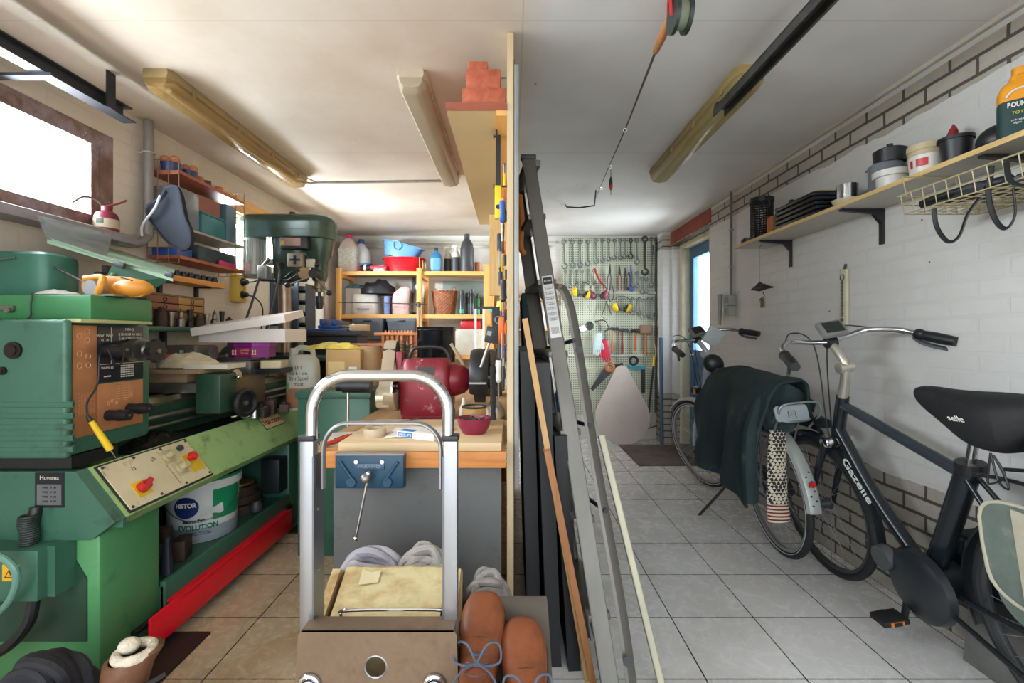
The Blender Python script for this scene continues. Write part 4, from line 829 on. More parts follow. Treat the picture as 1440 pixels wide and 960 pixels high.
solo('steel_blue_box', B().box((0, 0, .12), (.15, .10, .24), bev=.004), mat('steel_blue', '4a6a7c', .45), 'upright steel blue box on the middle rack shelf', 'storage box', loc=(XL+.10, 2.98, 1.803))
solo('grey_case', B().box((0, 0, .012), (.08, .10, .024), bev=.006), DGR, 'flat grey case at the far end of the middle rack shelf', 'case', loc=(XL+.11, 3.05, 1.803)) if False else None
solo('blue_tray', B().bx(-.07, .07, -.06, .06, 0, .05, .004), BLU, 'blue bin at the near end of the bottom rack shelf', 'bin', loc=(XL+.09, 2.58, 1.64))
solo('dark_case', B().box((0, 0, .045), (.15, .36, .09), bev=.01).box((.076, 0, .05), (.004, .2, .03)), mat('dark_teal_case', '22343c', .5), 'long dark tool case on the bottom rack shelf', 'case', loc=(XL+.095, 2.86, 1.64))
text('case_text', 'TOOLS', .03, frame((XL+.172, 2.86, 1.70), (0, 1, 0), (0, 0, 1)), mat('pale_print', '9aa8b0', .5), bpy.data.objects['dark_case']) if False else None
solo('pink_packet', B().box((0, 0, .014), (.025, .17, .028), bev=.006), mat('hot_pink', 'b0286a', .5), 'pink packet at the front of the bottom rack shelf', 'packet', loc=(XL+.178, 2.92, 1.64)) if False else None
pk = solo('pink_packet', B().box((0, 0, .014), (.014, .17, .03), bev=.004), mat('hot_pink', 'b0286a', .5), 'pink packet before the dark case on the bottom rack shelf', 'packet', loc=(XL+.182, 2.93, 1.6405))
# small orange shelf with sockets
os_ = Wd('socket_shelf', 'short orange wooden shelf on the wall below the rack', 'shelf', (XL+.08, 2.8, 1.53))
part('board', B().bx(XL, XL+.14, 2.50, 2.98, 1.505, 1.535), wood('orange_pine', 'b87a34', 'd4964a', 'Y'), os_)
for y in (2.58, 2.88): part('bracket', B().bx(XL, XL+.02, y, y+.02, 1.44, 1.505).bx(XL, XL+.1, y, y+.02, 1.498, 1.505), DST, os_)
for k in range(8): solo('socket_bit', B().lathe([(0, 0), (.018, 0), (.018, .022), (.014, .025), (.014, .034), (.008, .034), (.008, .015), (0, .015)], n=14), DST, ['socket %s on the short orange shelf' % w for w in ('nearest the lathe', 'second from the near end', 'third from the near end', 'fourth from the near end', 'fourth from the far end', 'third from the far end', 'second from the far end', 'at the far end')][k], 'socket', 'sockets on the orange shelf', loc=(XL+.11, 2.53+k*.055, 1.535))
# yellow double socket with plugs
ys = Wd('wall_socket', 'yellow double power socket on the left wall with two plugs', 'power socket', (XL+.02, 3.30, 1.5))
part('body', B().box((XL+.03, 3.30, 1.54), (.06, .11, .20), bev=.008), mat('yellowed_socket', 'c8aa48', .5), ys)
for z in (1.585, 1.495): part('outlet', B().cyl((XL+.06, 3.30, z), (XL+.066, 3.30, z), .028, n=20), DGR, ys)
for z, p in ((1.585, [(.10, 3.30, 1.585), (.14, 3.34, 1.60), (.15, 3.42, 1.66)]), (1.495, [(.10, 3.30, 1.495), (.13, 3.36, 1.47), (.14, 3.42, 1.40), (.12, 3.44, 1.25)])):
    pl_ = Wd('plug', 'dark plug %s of the yellow double socket' % ('in the upper outlet' if z > 1.55 else 'in the lower outlet'), 'plug', (XL+.07, 3.30, z)); part('body', B().cyl((XL+.066, 3.30, z), (XL+.10, 3.30, z), .022, .015), BLK, pl_)
    part('cord', B().tube([(XL+a, b_, c_) for a, b_, c_ in p], .005, 8, k=5), BLK, pl_)
solo('cable_coil', B().torus((XL+.10, 3.46, 1.66), .035, .012, (1, .3, 0)).torus((XL+.115, 3.46, 1.66), .028, .01, (1, .3, 0)), DGR, 'small dark round coil hanging above the yellow socket', 'cable coil')
al = solo('lamp_arm', B().tube([(XL+.34, 3.05, 1.14), (XL+.38, 3.10, 1.40), (XL+.42, 3.12, 1.62), (XL+.40, 3.12, 1.70)], .009, 8, k=4), BLK, 'tall slim black arm rising in front of the yellow socket', 'lamp arm')
part('clamp_base', B().bx(XL+.30, XL+.38, 3.02, 3.08, 1.07, 1.145, .005), BLK, al)
# far left corner storage: dark rack with rods, white drawer stack, white panel
dk = Wd('rod_rack', 'dark tall rack of steel rods behind the drill press column', 'rod rack', (-1.76, 3.9, 0))
part('case', B().bx(-1.995, -1.985, 3.78, 4.0, .9, 1.72).bx(-1.985, -1.86, 3.98, 4.0, .9, 1.72).bx(-1.985, -1.86, 3.78, 3.98, .9, .93), mat('slate_case', '3a4656', .5), dk); part('tray', B().bx(-1.985, -1.87, 3.76, 3.78, .9, 1.28), mat('grey_tray', '8a9094', .4, .3), dk)
random.seed(5)
for k in range(9): x = -1.975+.012*k; solo('steel_rod', B().cyl((x, 3.90-(k%3)*.04, .935), (x+random.uniform(-.008, .01), 3.93-(k%3)*.04, 1.45+random.random()*.25), .006, n=8), STL, 'steel rod standing in the dark rack, %s from the wall' % ['nearest', 'second', 'third', 'fourth', 'fifth', 'sixth', 'seventh', 'eighth', 'ninth'][k], 'rod', 'rods in the dark rack')
ds = Wd('drawer_stack', 'pale stack of small parts drawers behind the drill press column', 'drawer cabinet', (-1.9, 4.15, 0))
part('case', B().bx(-1.99, -1.985, 4.05, 4.25, .9, 1.66).bx(-1.825, -1.82, 4.05, 4.25, .9, 1.66).bx(-1.985, -1.825, 4.24, 4.25, .9, 1.66), mat('slate_case', '3a4656', .5), ds)
for k in range(8):
    part('shelf', B().bx(-1.985, -1.825, 4.05, 4.24, .9+k*.1, .91+k*.1), mat('slate_case', '3a4656', .5), ds)
    if k < 7:
        for j in range(2): part('drawer', B().bx(-1.982+j*.079, -1.907+j*.079, 4.05, 4.2, .915+k*.1, .975+k*.1, .004), mat('pale_drawer', 'c4c2b4', .5), ds)
# ================================================================ drill press
DG = mat('drill_green', '364a40', .25, .15, .15, 3, dirt='25362e', dirtamt=.2)
DX, DY = -1.665, 3.36
dp = Wd('drill_press', 'dark green pillar drill press in the left corner', 'drill press', (DX, DY, 0))
part('base', B().bx(DX-.2, DX+.36, DY-.19, DY+.19, 0, .05, .02), DG, dp)
part('column', B().cyl((DX, DY, .05), (DX, DY, 1.82), .043, n=28), mat('column_steel', 'a08c7c', .3, .7, .35, 5), dp)
tb = part('table', B().bx(DX-.02, DX+.40, DY-.17, DY+.17, 1.02, 1.06, .01).cyl((DX, DY, .97), (DX, DY, 1.08), .065), DG, dp)
# belt cover
def ov(x0, x1, w, z, k=1): 
    pts = []; n = 12; cx0, cx1 = x0+w, x1-w
    for i in range(n+1): a = math.pi/2+math.pi*i/n; pts.append((cx0+math.cos(a)*w*k, DY+math.sin(a)*w*k, z))
    for i in range(n+1): a = -math.pi/2+math.pi*i/n; pts.append((cx1+math.cos(a)*w*k, DY+math.sin(a)*w*k, z))
    return pts
zt = 2.06
part('belt_cover', B().loft([ov(DX-.315, DX+.375, .14, zt+z, k) for z, k in ((-.165, .96), (-.16, 1), (-.06, 1), (-.05, 1.015), (-.03, 1.0), (-.01, .93), (.004, .8), (.008, .5))]), DG, dp)
part('cover_seam', B().loft([ov(DX-.318, DX+.378, .143, zt+z, 1) for z in (-.112, -.108)]), DG, dp)
part('cover_knob', B().cyl((DX+.07, DY-.03, zt+.008), (DX+.07, DY-.03, zt+.022), .007).cyl((DX+.07, DY-.03, zt+.022), (DX+.07, DY-.03, zt+.036), .02, n=12), BLK, dp)
part('head', B().loft([[(DX+.05+x*w, DY+y*d, z) for x, y in sq(20, .6)] for z, w, d in ((1.60, .10, .07), (1.62, .115, .08), (1.90, .125, .09))]).loft([[(DX+.255+x*w, DY+y*w, z) for x, y in sq(20, .85)] for z, w in ((1.60, .045), (1.64, .055), (1.74, .06), (1.78, .085), (1.90, .105))]).bx(DX+.05, DX+.25, DY-.06, DY+.06, 1.72, 1.90, .02), DG, dp)
part('column_collar', B().cyl((DX, DY, 1.57), (DX, DY, 1.62), .065, n=24).cyl((DX-.02, DY-.05, 1.595), (DX-.13, DY-.08, 1.595), .006), BLK, dp)
mo = part('motor', B().cyl((DX-.205, DY-.03, 1.64), (DX-.205, DY-.03, 1.90), .075, n=32).cyl((DX-.205, DY-.03, 1.62), (DX-.205, DY-.03, 1.64), .06, .075, 32), mat('motor_grey_green', '9aa09a', .4, .3), dp)
for k in range(14):
    a = R(180+180*k/13); part('cooling_fin', B().box((DX-.205+.078*math.cos(a), DY-.03+.078*math.sin(a), 1.80), (.012, .003, .17), (0, 0, a)), mat('fin_grey', 'b4b8b2', .4, .3), mo)
part('motor_label', B().bx(DX-.24, DX-.19, DY-.108, DY-.104, 1.66, 1.715), mat('label_pink', 'b8948c', .5), mo)
part('terminal_box', B().bx(DX-.14, DX-.07, DY-.12, DY-.04, 1.60, 1.70, .01), mat('motor_grey_green', '9aa09a', .4, .3), dp)
part('motor_bracket', B().bx(DX-.13, DX+.0, DY-.03, DY+.03, 1.72, 1.76).cyl((DX-.14, DY-.1, 1.66), (DX-.06, DY-.1, 1.75), .012), STL, dp)
part('name_plate', B().box((DX+.14, DY-.125, 1.85), (.19, .07, .08), bev=.004), BLK, dp, label='black name plate')
part('plate_inlay', B().box((DX+.12, DY-.162, 1.855), (.14, .003, .055)), mat('plate_bronze', '8a6a5c', .4, .4), dp); part('plate_emblem', B().box((DX+.065, DY-.164, 1.85), (.025, .002, .025)), mat('brass', 'b8963c', .3, .7), dp)
part('round_port', B().cyl((DX+.015, DY-.075, 1.70), (DX+.015, DY-.088, 1.70), .016, n=20).torus((DX+.015, DY-.088, 1.70), .018, .004, (0, 1, 0), 20, 6), BLK, dp)
sw = part('switch_box', B().box((DX+.13, DY-.10, 1.735), (.11, .05, .10), bev=.01), mat('switch_face', '8c8070', .45), dp, label='worn switch box'); part('switch_key', B().box((DX+.135, DY-.13, 1.735), (.07, .012, .014)).box((DX+.135, DY-.13, 1.735), (.014, .012, .06)), BLK, sw)
part('cream_plate', B().box((DX+.222, DY-.075, 1.72), (.065, .012, .06), bev=.003), mat('cream_plate', 'c8c0b0', .5), dp)
part('quill', B().cyl((DX+.255, DY, 1.60), (DX+.255, DY, 1.52), .035, n=24).cyl((DX+.255, DY, 1.56), (DX+.255, DY, 1.545), .05, n=20), mat('bronze_quill', '7a6a50', .35, .6), dp)
part('chuck', B().cyl((DX+.255, DY, 1.52), (DX+.255, DY, 1.49), .012).cyl((DX+.255, DY, 1.49), (DX+.255, DY, 1.44), .026, n=20).cyl((DX+.255, DY, 1.44), (DX+.255, DY, 1.395), .029, .02, 20), DST, dp)
part('depth_dial', B().cyl((DX+.19, DY-.08, 1.645), (DX+.19, DY-.11, 1.645), .042, n=28), mat('worn_brass', 'a0845c', .45, .5), dp)
fh = part('feed_hub', B().cyl((DX+.255, DY-.05, 1.64), (DX+.255, DY-.12, 1.64), .042, .03, 24), BLK, dp)
for a, b_ in (((DX+.235, DY-.11, 1.62), (DX+.095, DY-.15, 1.555)), ((DX+.275, DY-.11, 1.61), (DX+.385, DY-.15, 1.50)), ((DX+.255, DY-.11, 1.66), (DX+.30, DY-.15, 1.70))):
    h_ = part('feed_lever', B().cyl(a, b_, .006), STL, dp); part('ball_knob', B().ball(b_, .02), BLK, h_)
part('hand_lever', B().tube([(DX+.17, DY-.1, 1.66), (DX+.12, DY-.12, 1.655), (DX+.06, DY-.11, 1.615)], .007, 8, k=4), DST, dp)
part('power_cord', B().tube([(DX-.12, DY-.12, 1.61), (DX-.16, DY-.16, 1.40), (DX-.22, DY-.18, 1.2), (DX-.24, DY-.18, 1.05)], .008, 8, k=5), BLK, dp)
part('head_cord', B().tube([(DX+.0, DY-.09, 1.60), (DX+.08, DY-.12, 1.595), (DX+.15, DY-.13, 1.63)], .005, 8, k=5), BLK, dp)
# blue drill vise and bench behind
solo('work_cabinet', B().bx(-1.62, -1.20, 3.56, 3.80, .0, 1.20).bx(-1.66, -1.16, 3.52, 3.84, 1.20, 1.235, .003), mat('black_cabinet', '24262a', .5), 'black cabinet with a thin grey top carrying the blue machine vise', 'cabinet') 
bv = Wd('machine_vise', 'blue machine vise on the black cabinet behind the jerrycan', 'vise', (-1.42, 3.6, 1.235)); BVM = mat('vise_blue', '24447c', .4, .1)
part('base', B().bx(-1.60, -1.28, 3.56, 3.72, 1.235, 1.255, .004).bx(-1.52, -1.36, 3.58, 3.70, 1.255, 1.285, .01), BVM, bv); part('jaw', B().bx(-1.50, -1.47, 3.57, 3.71, 1.285, 1.33, .005), BVM, bv); part('jaw', B().bx(-1.41, -1.37, 3.57, 3.71, 1.28, 1.325, .005), BVM, bv)
part('screw', B().cyl((-1.37, 3.64, 1.275), (-1.24, 3.64, 1.275), .009), STL, bv); part('handle', B().cyl((-1.25, 3.60, 1.30), (-1.25, 3.68, 1.245), .005), CHR, bv)
solo('cream_block', B().box((0, 0, .02), (.14, .08, .05), bev=.006), mat('pale_wood_block', 'b89a78', .6), 'pale rounded block right of the blue machine vise', 'block', loc=(-1.20, 3.62, 1.243))
# ================================================================ pine rack against the back wall
pr = Wd('pine_rack', 'pine shelf rack along the back wall', 'shelf rack', (-1.0, 5.05, 0))
RY0, RY1 = 4.85, 5.30
for x in (-1.865, -1.01, -.30):
    for y in (RY0, RY1-.045):
        w_ = .05 if x < -1 else .105
        part('post', B().bx(x, x+w_, y, y+.045, 0, 1.955 if x > -1 else 1.92, .003), PINZ if y > RY0 else wood('post_pine', 'b98440', 'cf9d58', 'Z'), pr)
for z in (1.865, 1.405, .97, .5): part('shelf', B().bx(-1.86, .0, RY0+.046, RY1-.05, z, z+.022, .002).bx(-1.86, -.03, RY0+.03, RY0+.05, z-.02, z+.022), PIN, pr)
for z in (1.84, 1.38, .95): [part('cross_rail', B().bx(a, a+.045, RY0+.045, RY1-.045, z-.02, z+.02), PIN, pr) for a in (-1.86, -1.0)]
solo('back_conduit', B().cyl((-1.9, YB-.02, 2.285), (.5, YB-.02, 2.285), .012, n=8).cyl((-1.9, YB-.035, 2.23), (.4, YB-.035, 2.23), .02, n=10), mat('white_conduit', 'b9b4a8', .5), 'pair of pipes running along the top of the back wall', 'pipe')
S1, S2, S3 = 1.887, 1.427, .992
def bottle(label, loc, prof, m, capprof, mc, lab=None, group=None, name='bottle', handle=None, sq_=None, cat='bottle', rot=0):
    t_ = T(name, label, cat, loc, (0, 0, R(rot)), group)
    if sq_:
        part('body', B().loft([[(x*r, y*r*sq_, z) for x, y in sq(20, .6)] for r, z in prof if r > 0]), m, t_)
    else: part('body', B().lathe(prof, n=24), m, t_)
    part('cap', B().lathe(capprof, n=18), mc, t_)
    if lab:
        z0, z1, r, mm = lab
        if sq_: part('label', B().loft([[(x*r*1.01, y*r*sq_*1.01, z) for x, y in sq(20, .6)] for z in (z0, z1)], cap=False), mm, t_)
        else: part('label', B().lathe([(r+.001, z0), (r+.001, z1)], n=20, a0=-150, a1=-30), mm, t_)
    if handle: part('grip', B().tube(handle, .009, 8, k=4), m, t_)
    return t_
LBL = mat('paper_label', 'c9c8c0', .6, 0, .3, 40)
bottle('large cloudy jug with a pink cap at the left end of the top pine shelf', (-1.79, 5.03, S1), [(.09, 0), (.105, .02), (.105, .22), (.09, .30), (.05, .36), (.03, .38), (.028, .39)], mat('milky_pink', 'cfc0b6', .45), [(0, .42), (.032, .42), (.034, .38), (.028, .38)], mat('pink_cap', 'c82468', .4), (.08, .26, .105, LBL), sq_=.7)
bottle('large white jug with a blue cap beside the pink capped one', (-1.68, 5.12, S1), [(.08, 0), (.10, .02), (.10, .2), (.085, .27), (.04, .32), (.026, .34)], mat('milky_white', 'd6dade', .4), [(0, .385), (.03, .385), (.032, .34), (.025, .34)], BLU, (.05, .12, .1, mat('sky_label', '6aa4d8', .5)), sq_=.7)
sp = T('spray_gun', 'black, red and white cylinder-shaped gun lying on the top pine shelf', 'tool', (-1.56, 4.99, S1+.05), (0, 0, R(-15)))
part('barrel', B().cyl((-.08, 0, 0), (.04, 0, 0), .042, n=24), BLK, sp); part('nozzle', B().cyl((-.11, 0, 0), (-.08, 0, 0), .03, .042, 24).cyl((.04, 0, 0), (.22, 0, -.01), .03, .022, 20), mat('pinkish_red', 'b83c4c', .45), sp); part('stripe', B().cyl((-.04, 0, 0), (-.01, 0, 0), .043, n=24), WHT, sp); part('trigger', B().tube([(0, -.02, -.03), (-.02, -.05, -.045), (.06, -.05, -.04)], .006, 8, k=4), BLK, sp)
rag('clear_wrap', 'crumpled clear plastic wrap left of the red tub', 'plastic wrap', (-1.42, 4.98, S1), .09, .07, .09, mat('plastic_film', 'a8a4a4', .25), 9, nf=16)
def oval_tub(label, loc, a, b, h, m, rot=(0,0,0), hole=True):
    t_ = T('wash_tub', label, 'tub', loc, rot)
    L_ = [[(x*a*k, y*b*k, z) for x, y in sq(36, .85)] for z, k in ((0, .70), (0, .78), (h*.9, .95), (h, 1.02), (h+.003, 1.05), (h-.003, 1.05), (h-.008, 1.0), (h-.01, .93), (.006, .75), (.006, .5))]
    part('body', B().loft(L_), m, t_); return t_
oval_tub('red oval plastic tub on the top pine shelf', (-1.19, 5.07, S1), .225, .18, .155, mat('tub_red', 'cc1420', .35, 0, .08))
t_ = oval_tub('blue oval tub tilted inside the red one', (-1.23, 5.07, S1+.168), .225, .17, .15, mat('tub_blue', '6a9cd8', .35, 0, .08), (R(3), R(14), 0))
part('handle_hole', B().torus((-.03, -.178, .115), .045, .006, (0, 1, .15), 30, 6), mat('tub_blue', '6a9cd8'), t_)
bottle('blue flask-shaped bottle with a dark cap on the top pine shelf', (-.825, 4.99, S1), [(.058, 0), (.062, .015), (.062, .16), (.05, .20), (.02, .225), (.018, .24)], mat('petrol_blue', '2c6a94', .35), [(0, .27), (.02, .27), (.021, .238), (.018, .238)], BLK, (.03, .15, .062, mat('pale_blue_print', '5c94b8', .4)), sq_=.6)
for k, (x, y, lab, m) in enumerate([(-.71, 5.10, 'cream and black trigger spray bottle behind the blue flask', mat('cream_top', 'c2b69c', .5)), (-.61, 5.0, 'pale trigger spray bottle between the blue flask and the tall black bottle', mat('pale_top', 'c4beb4', .5))]):
    t_ = bottle(lab, (x, y, S1), [(0, 0), (.042, 0), (.045, .01), (.045, .17), (.03, .22), (.014, .25), (0, .25)], m, [(0, .275), (.016, .275), (.016, .24), (.012, .24)], m, (.01, .165, .045, DGR), group='trigger sprays on the top shelf')
    part('trigger_head', B().bx(-.045, .02, -.012, .012, .27, .30, .006).tube([(-.02, 0, .275), (-.035, 0, .25), (-.03, 0, .235)], .005, 6, k=3), m, t_)
bottle('tall matte black bottle on the top pine shelf', (-.49, 5.0, S1), [(0, 0), (.072, 0), (.075, .01), (.075, .25), (.06, .32), (.03, .365), (.028, .375), (0, .375)], mat('matte_black', '303133', .5), [(0, .42), (.026, .42), (.03, .415), (.03, .375), (0, .375)], mat('matte_black', '303133'), (.0, .0551, .0755, DGR))
tub('orange_cup', 'small orange and clear tub right of the tall black bottle', 'tub', (-.37, 5.05, S1), .042, .12, mat('orange_clear', 'b87c50', .4))
for k, (x, h) in enumerate([(-.99, .16), (-.955, .12), (-.925, .09)]):
    solo('dried_stem', B().cyl((x, 4.93, S1), (x-.005, 4.93, S1+h), .009, .004, 8), mat('dried_tan', 'b08a50', .7), ['tallest tan dried stem beside the pine post top', 'middle tan dried stem beside the pine post top', 'shortest tan dried stem beside the pine post top'][k], 'stick', 'dried stems beside the post')  # dried stems standing on the top shelf
# second shelf
rag('black_bag', 'bulging black bag on the white pack on the second pine shelf', 'bag', (-1.47, 5.05, S2+.22), .19, .14, .20, mat('black_nylon', '22242a', .45, 0, .2), 4, nf=6, amp=.35)
solo('white_roll_pack', B().loft([[(x*w, y*w*.7, z) for x, y in sq(28, .55)] for z, w in ((0, .135), (.02, .15), (.20, .15), (.225, .13))]), mat('shrink_wrap_white', 'd0cec8', .35, 0, .1, 8, bump=.3, bscale=20), 'white wrapped pack of paper rolls on the second pine shelf', 'paper pack', loc=(-1.60, 5.05, S2))
text('pack_print', 'keuken', .05, frame((-1.60, 4.908, S2+.06), (1, 0, 0), (0, 0, 1)), mat('violet_print', '5a4c84', .5), bpy.data.objects['white_roll_pack']).matrix_parent_inverse = Matrix.Translation((1.6, -5.05, -S2))
solo('white_carton', B().box((0, 0, .15), (.17, .2, .30), bev=.004), WC, 'tall white carton at the left end of the second pine shelf', 'carton', loc=(-1.76, 5.18, S2))
rag('teal_cloth', 'teal and white cloth on the tall white carton', 'cloth', (-1.76, 5.16, S2+.30), .13, .07, .06, mat('teal_white_cloth', '6ca4ac', .8, 0, .5, 30), 6)
solo('blue_pack', B().box((0, 0, .09), (.09, .14, .20), bev=.02), mat('periwinkle', '6c80b8', .5, 0, .25), 'periwinkle blue packet between the white pack and the pink bag', 'packet', loc=(-1.17, 5.0, S2+.012)) if False else solo('blue_pack', B().box((0, 0, .10), (.055, .14, .20), bev=.012), mat('periwinkle', '6c80b8', .5, 0, .25), 'periwinkle blue packet between the white pack and the pink bag', 'packet', loc=(-1.345, 4.98, S2))
solo('pink_bag', B().loft([[(x*w+dx, y*w*.6, z) for x, y in sq(20, .7)] for z, w, dx in ((0, .085, 0), (.01, .095, 0), (.16, .095, .0), (.24, .09, .02), (.29, .06, .05), (.31, .02, .06))]).box((-.01, -.058, .08), (.12, .003, .045)), mat('pink_white_pack', 'c8aaa6', .5, 0, .2, 12), 'pink and white paper bag folded at the top on the second pine shelf', 'bag', loc=(-1.215, 5.0, S2))
solo('film_roll', B().tube([(-1.08, 5.1, S2+.03), (-1.07, 5.12, S2+.2), (-1.05, 5.12, S2+.34)], .03, 12, k=4), mat('plastic_film', 'a8a4a4'), 'tall rolled clear film leaning beside the middle pine post', 'roll')
for k, x in enumerate((-1.16, -1.10)): solo('upright_pole', B().bx(x, x+.03, 5.31, 5.335, .99, 2.0), DGR, ['dark pole behind the pink bag', 'dark pole beside the middle post'][k], 'pole', 'dark poles at the back wall')
wk = T('wicker_basket', 'brown wicker basket on the second pine shelf', 'basket', (-.735, 5.03, S2))
bb = B(); 
def wv(u, v): a = 2*math.pi*u; r = .105+.035*v+.004*math.sin(a*20)*math.copysign(1, math.sin(v*math.pi*14)); return (r*math.cos(a), r*math.sin(a)*.85, .255*v)
bb.grid(wv, 120, 42, cu=True); WK = mat('wicker', '8a5434', .6, 0, .3, 20)
part('woven_side', bb, WK, wk, solid=.005); part('base', B().cyl((0, 0, 0), (0, 0, .008), .10, n=24), WK, wk); part('rim', B().tube([( .142*math.cos(2*math.pi*k/24), .121*math.sin(2*math.pi*k/24), .256) for k in range(24)], .008, 8, closed=True, k=2), WK, wk)
part('handle', B().tube([(.05, .08, .25), (.07, .08, .30), (.10, .06, .31), (.12, .03, .26)], .006, 8, k=5), WK, wk)
rag('white_liner', 'white cloth in the top of the wicker basket', 'cloth', (-.77, 5.02, S2+.22), .09, .07, .08, mat('lilac_white', 'b9b4bc', .8), 3)
for k, (x, y, m, h, mm) in enumerate([(-.545, 4.97, 'grey and green', .21, mat('can_grey', '3c4246', .35, .4)), (-.49, 5.05, 'slim dark', .19, mat('can_dark', '20262c', .35, .3)), (-.435, 4.97, 'thick black', .22, mat('can_black', '222224', .35, .3)), (-.38, 5.05, 'black and green', .18, mat('can_green', '2a6a44', .4))]):
    bottle(m+' spray can right of the wicker basket', (x, y, S2), [(0, 0), (.026, 0), (.026, h), (.018, h+.015), (0, h+.015)], mm, [(0, h+.055), (.022, h+.055), (.024, h+.01), (0, h+.01)], BLK, (.02, .06, .026, mat('can_label_green', '3c9c70', .4)) if k in (0, 3) else (.03, .12, .026, DGR), 'spray cans on the second shelf', 'spray_can', cat='spray can')
rag('turquoise_rag', 'turquoise rag lying at the right end of the second pine shelf', 'rag', (-.07, 4.86, S2-.03), .10, .05, .11, mat('turquoise', '2c9aa8', .85, 0, .25), 8, nf=14) if False else None
solo('grey_flat_panel', B().bx(-.80, -.25, 5.305, 5.325, 1.45, 1.83), mat('grey_green_panel', '76857c', .5, 0, .15), 'grey green glass panel against the wall behind the wicker basket', 'board')  # a glass panel, drawn as a plain opaque sheet
# lower shelf
GBK = mat('basket_grey', '59616a', .5)
for k, x in enumerate((-1.53, -1.17)):
    t_ = T('plastic_basket', ['grey plastic basket with a cut-out grip, left one under the second shelf', 'grey plastic basket with a cut-out grip, right one under the second shelf'][k], 'basket', (x, 5.0, S3+.17), group='grey baskets under the second shelf')
    part('body', B().loft([[(xx*a, yy*b_, z) for xx, yy in rrect(2, 2, .25, 4)] for z, a, b_ in ((0, .145, .12), (.19, .165, .14), (.19, .172, .147), (.225, .172, .147), (.225, .16, .135), (.01, .14, .115))]), GBK, t_)
    part('grip', B().box((0, -.148, .195), (.09, .006, .02), bev=.003), BLK, t_)
    bb = B()
    for i in range(9):
        for j in range(6): bb.box((-.12+i*.03+(j % 2)*.012, -.128-.0006*j*3.4, .03+j*.026), (.012, .006, .009), (0, R(35), 0))
    part('lattice', bb, mat('basket_hole', '3c434b', .6), t_)
solo('basket_riser', B().bx(-1.72, -.99, 4.92, 5.22, S3, S3+.168, .004), CRD, 'long flat cardboard box under the two grey baskets', 'cardboard box')
oc_ = T('orange_crate', 'small orange slatted wooden crate in front of the grey baskets', 'crate', (-1.13, 4.60, .97)); OW = wood('orange_crate_wood', 'b0683c', 'c8834e', 'X')
bb = B()
for k in range(7): part('slat', B().bx(-.15+k*.046, -.125+k*.046, -.10, -.088, .05, .24), OW, oc_)
part('top_rim', B().bx(-.22, .18, -.11, .10, .235, .262, .003), OW, oc_); part('box', B().bx(-.155, .165, -.087, .09, 0, .235), mat('dark_orange', '8a4c2c', .6), oc_)
for k in range(9): part('peg', B().cyl((-.12+k*.032, -.06, .262), (-.12+k*.032, -.06, .283), .008), OW, oc_)
solo('crate_table', B().bx(-1.9, -.72, 4.42, 4.72, .93, .967).bx(-1.88, -1.84, 4.44, 4.70, 0, .93).bx(-.80, -.76, 4.44, 4.70, 0, .93), PIN, 'pine trestle top in front of the pine rack', 'table')
solo('turquoise_box', B().box((0, 0, .045), (.14, .12, .09), bev=.01).box((0, 0, .12), (.12, .10, .06), bev=.015), mat('turquoise_tub', '2c9cb4', .4), 'turquoise plastic tub left of the grey baskets', 'tub', loc=(-1.56, 4.55, .967)) 
bottle('white bottle with a navy cap left of the grey baskets', (-1.70, 4.55, .967), [(.05, 0), (.055, .01), (.055, .14), (.03, .19), (.015, .21)], mat('white_bottle', 'c8c8c4', .4), [(0, .25), (.018, .25), (.018, .205), (0, .205)], NVY, sq_=.6)
solo('red_toolbag', B().box((0, 0, .05), (.22, .12, .10), bev=.02), RED, 'red case in the right bay of the pine rack', 'case', loc=(-.45, 5.0, 1.27)) 
solo('white_box', B().box((0, 0, .14), (.30, .2, .278), bev=.004), mat('cream_white_box', 'c2bdb0', .5), 'cream box in the right bay of the pine rack under the red case', 'carton', loc=(-.47, 5.02, S3))
# tension wire across the rack
solo('tie_wire', B().tube([(-1.84, 4.845, 1.555), (-1.35, 4.835, 1.545), (-.98, 4.84, 1.533), (-.90, 4.845, 1.53)], .005, 6, k=3), mat('rusty_wire', '4a3a34', .6, .3), 'thin dark rod tied across the front of the pine rack', 'rod')
solo('hanging_cord', B().tube([(-.99, 4.84, 1.54), (-.975, 4.83, 1.35), (-.985, 4.84, 1.15), (-.99, 4.835, 1.05)], .006, 6, k=5).torus((-.985, 4.835, 1.53), .022, .005, (0, 1, 0), 18, 6), BLK, 'black cord hanging down the middle pine post', 'cord')
# ================================================================ workbench
BT = .783
wbn = Wd('workbench', 'wooden workbench running back along the partition, grey panel below', 'workbench', (-.39, 2.7, 0))
BW = wood('bench_front', 'a8642c', 'd08c48', 'X'); BWY = wood('bench_top', 'a47c54', 'c4a078', 'Y')
part('apron', B().bx(-.757, -.022, 1.65, 1.69, .724, BT, .003), BW, wbn); part('worktop', B().bx(-.755, -.022, 1.69, 3.9, .745, BT), BWY, wbn)
part('front_panel', B().bx(-.667, -.04, 1.715, 1.73, .05, .724), mat('grey_panel', '5e5f5e', .55, 0, .15, 3, dirt='484848', dirtamt=.15), wbn)
part('side_panel', B().bx(-.667, -.655, 1.73, 3.6, .05, .724), MT['grey_panel'], wbn)
for x, y in ((-.63, 1.765), (-.08, 1.765), (-.72, 3.82), (-.08, 3.82)): part('leg', B().bx(x-.03, x+.03, y-.03, y+.03, 0, .745), PINZ, wbn)
pt = .815
solo('plank', B().bx(-.627, -.038, 1.655, 2.12, BT+.0005, pt, .002), wood('pale_plank', 'b89c78', 'd0b890', 'X'), 'pale wooden plank lying on the front of the workbench', 'plank')
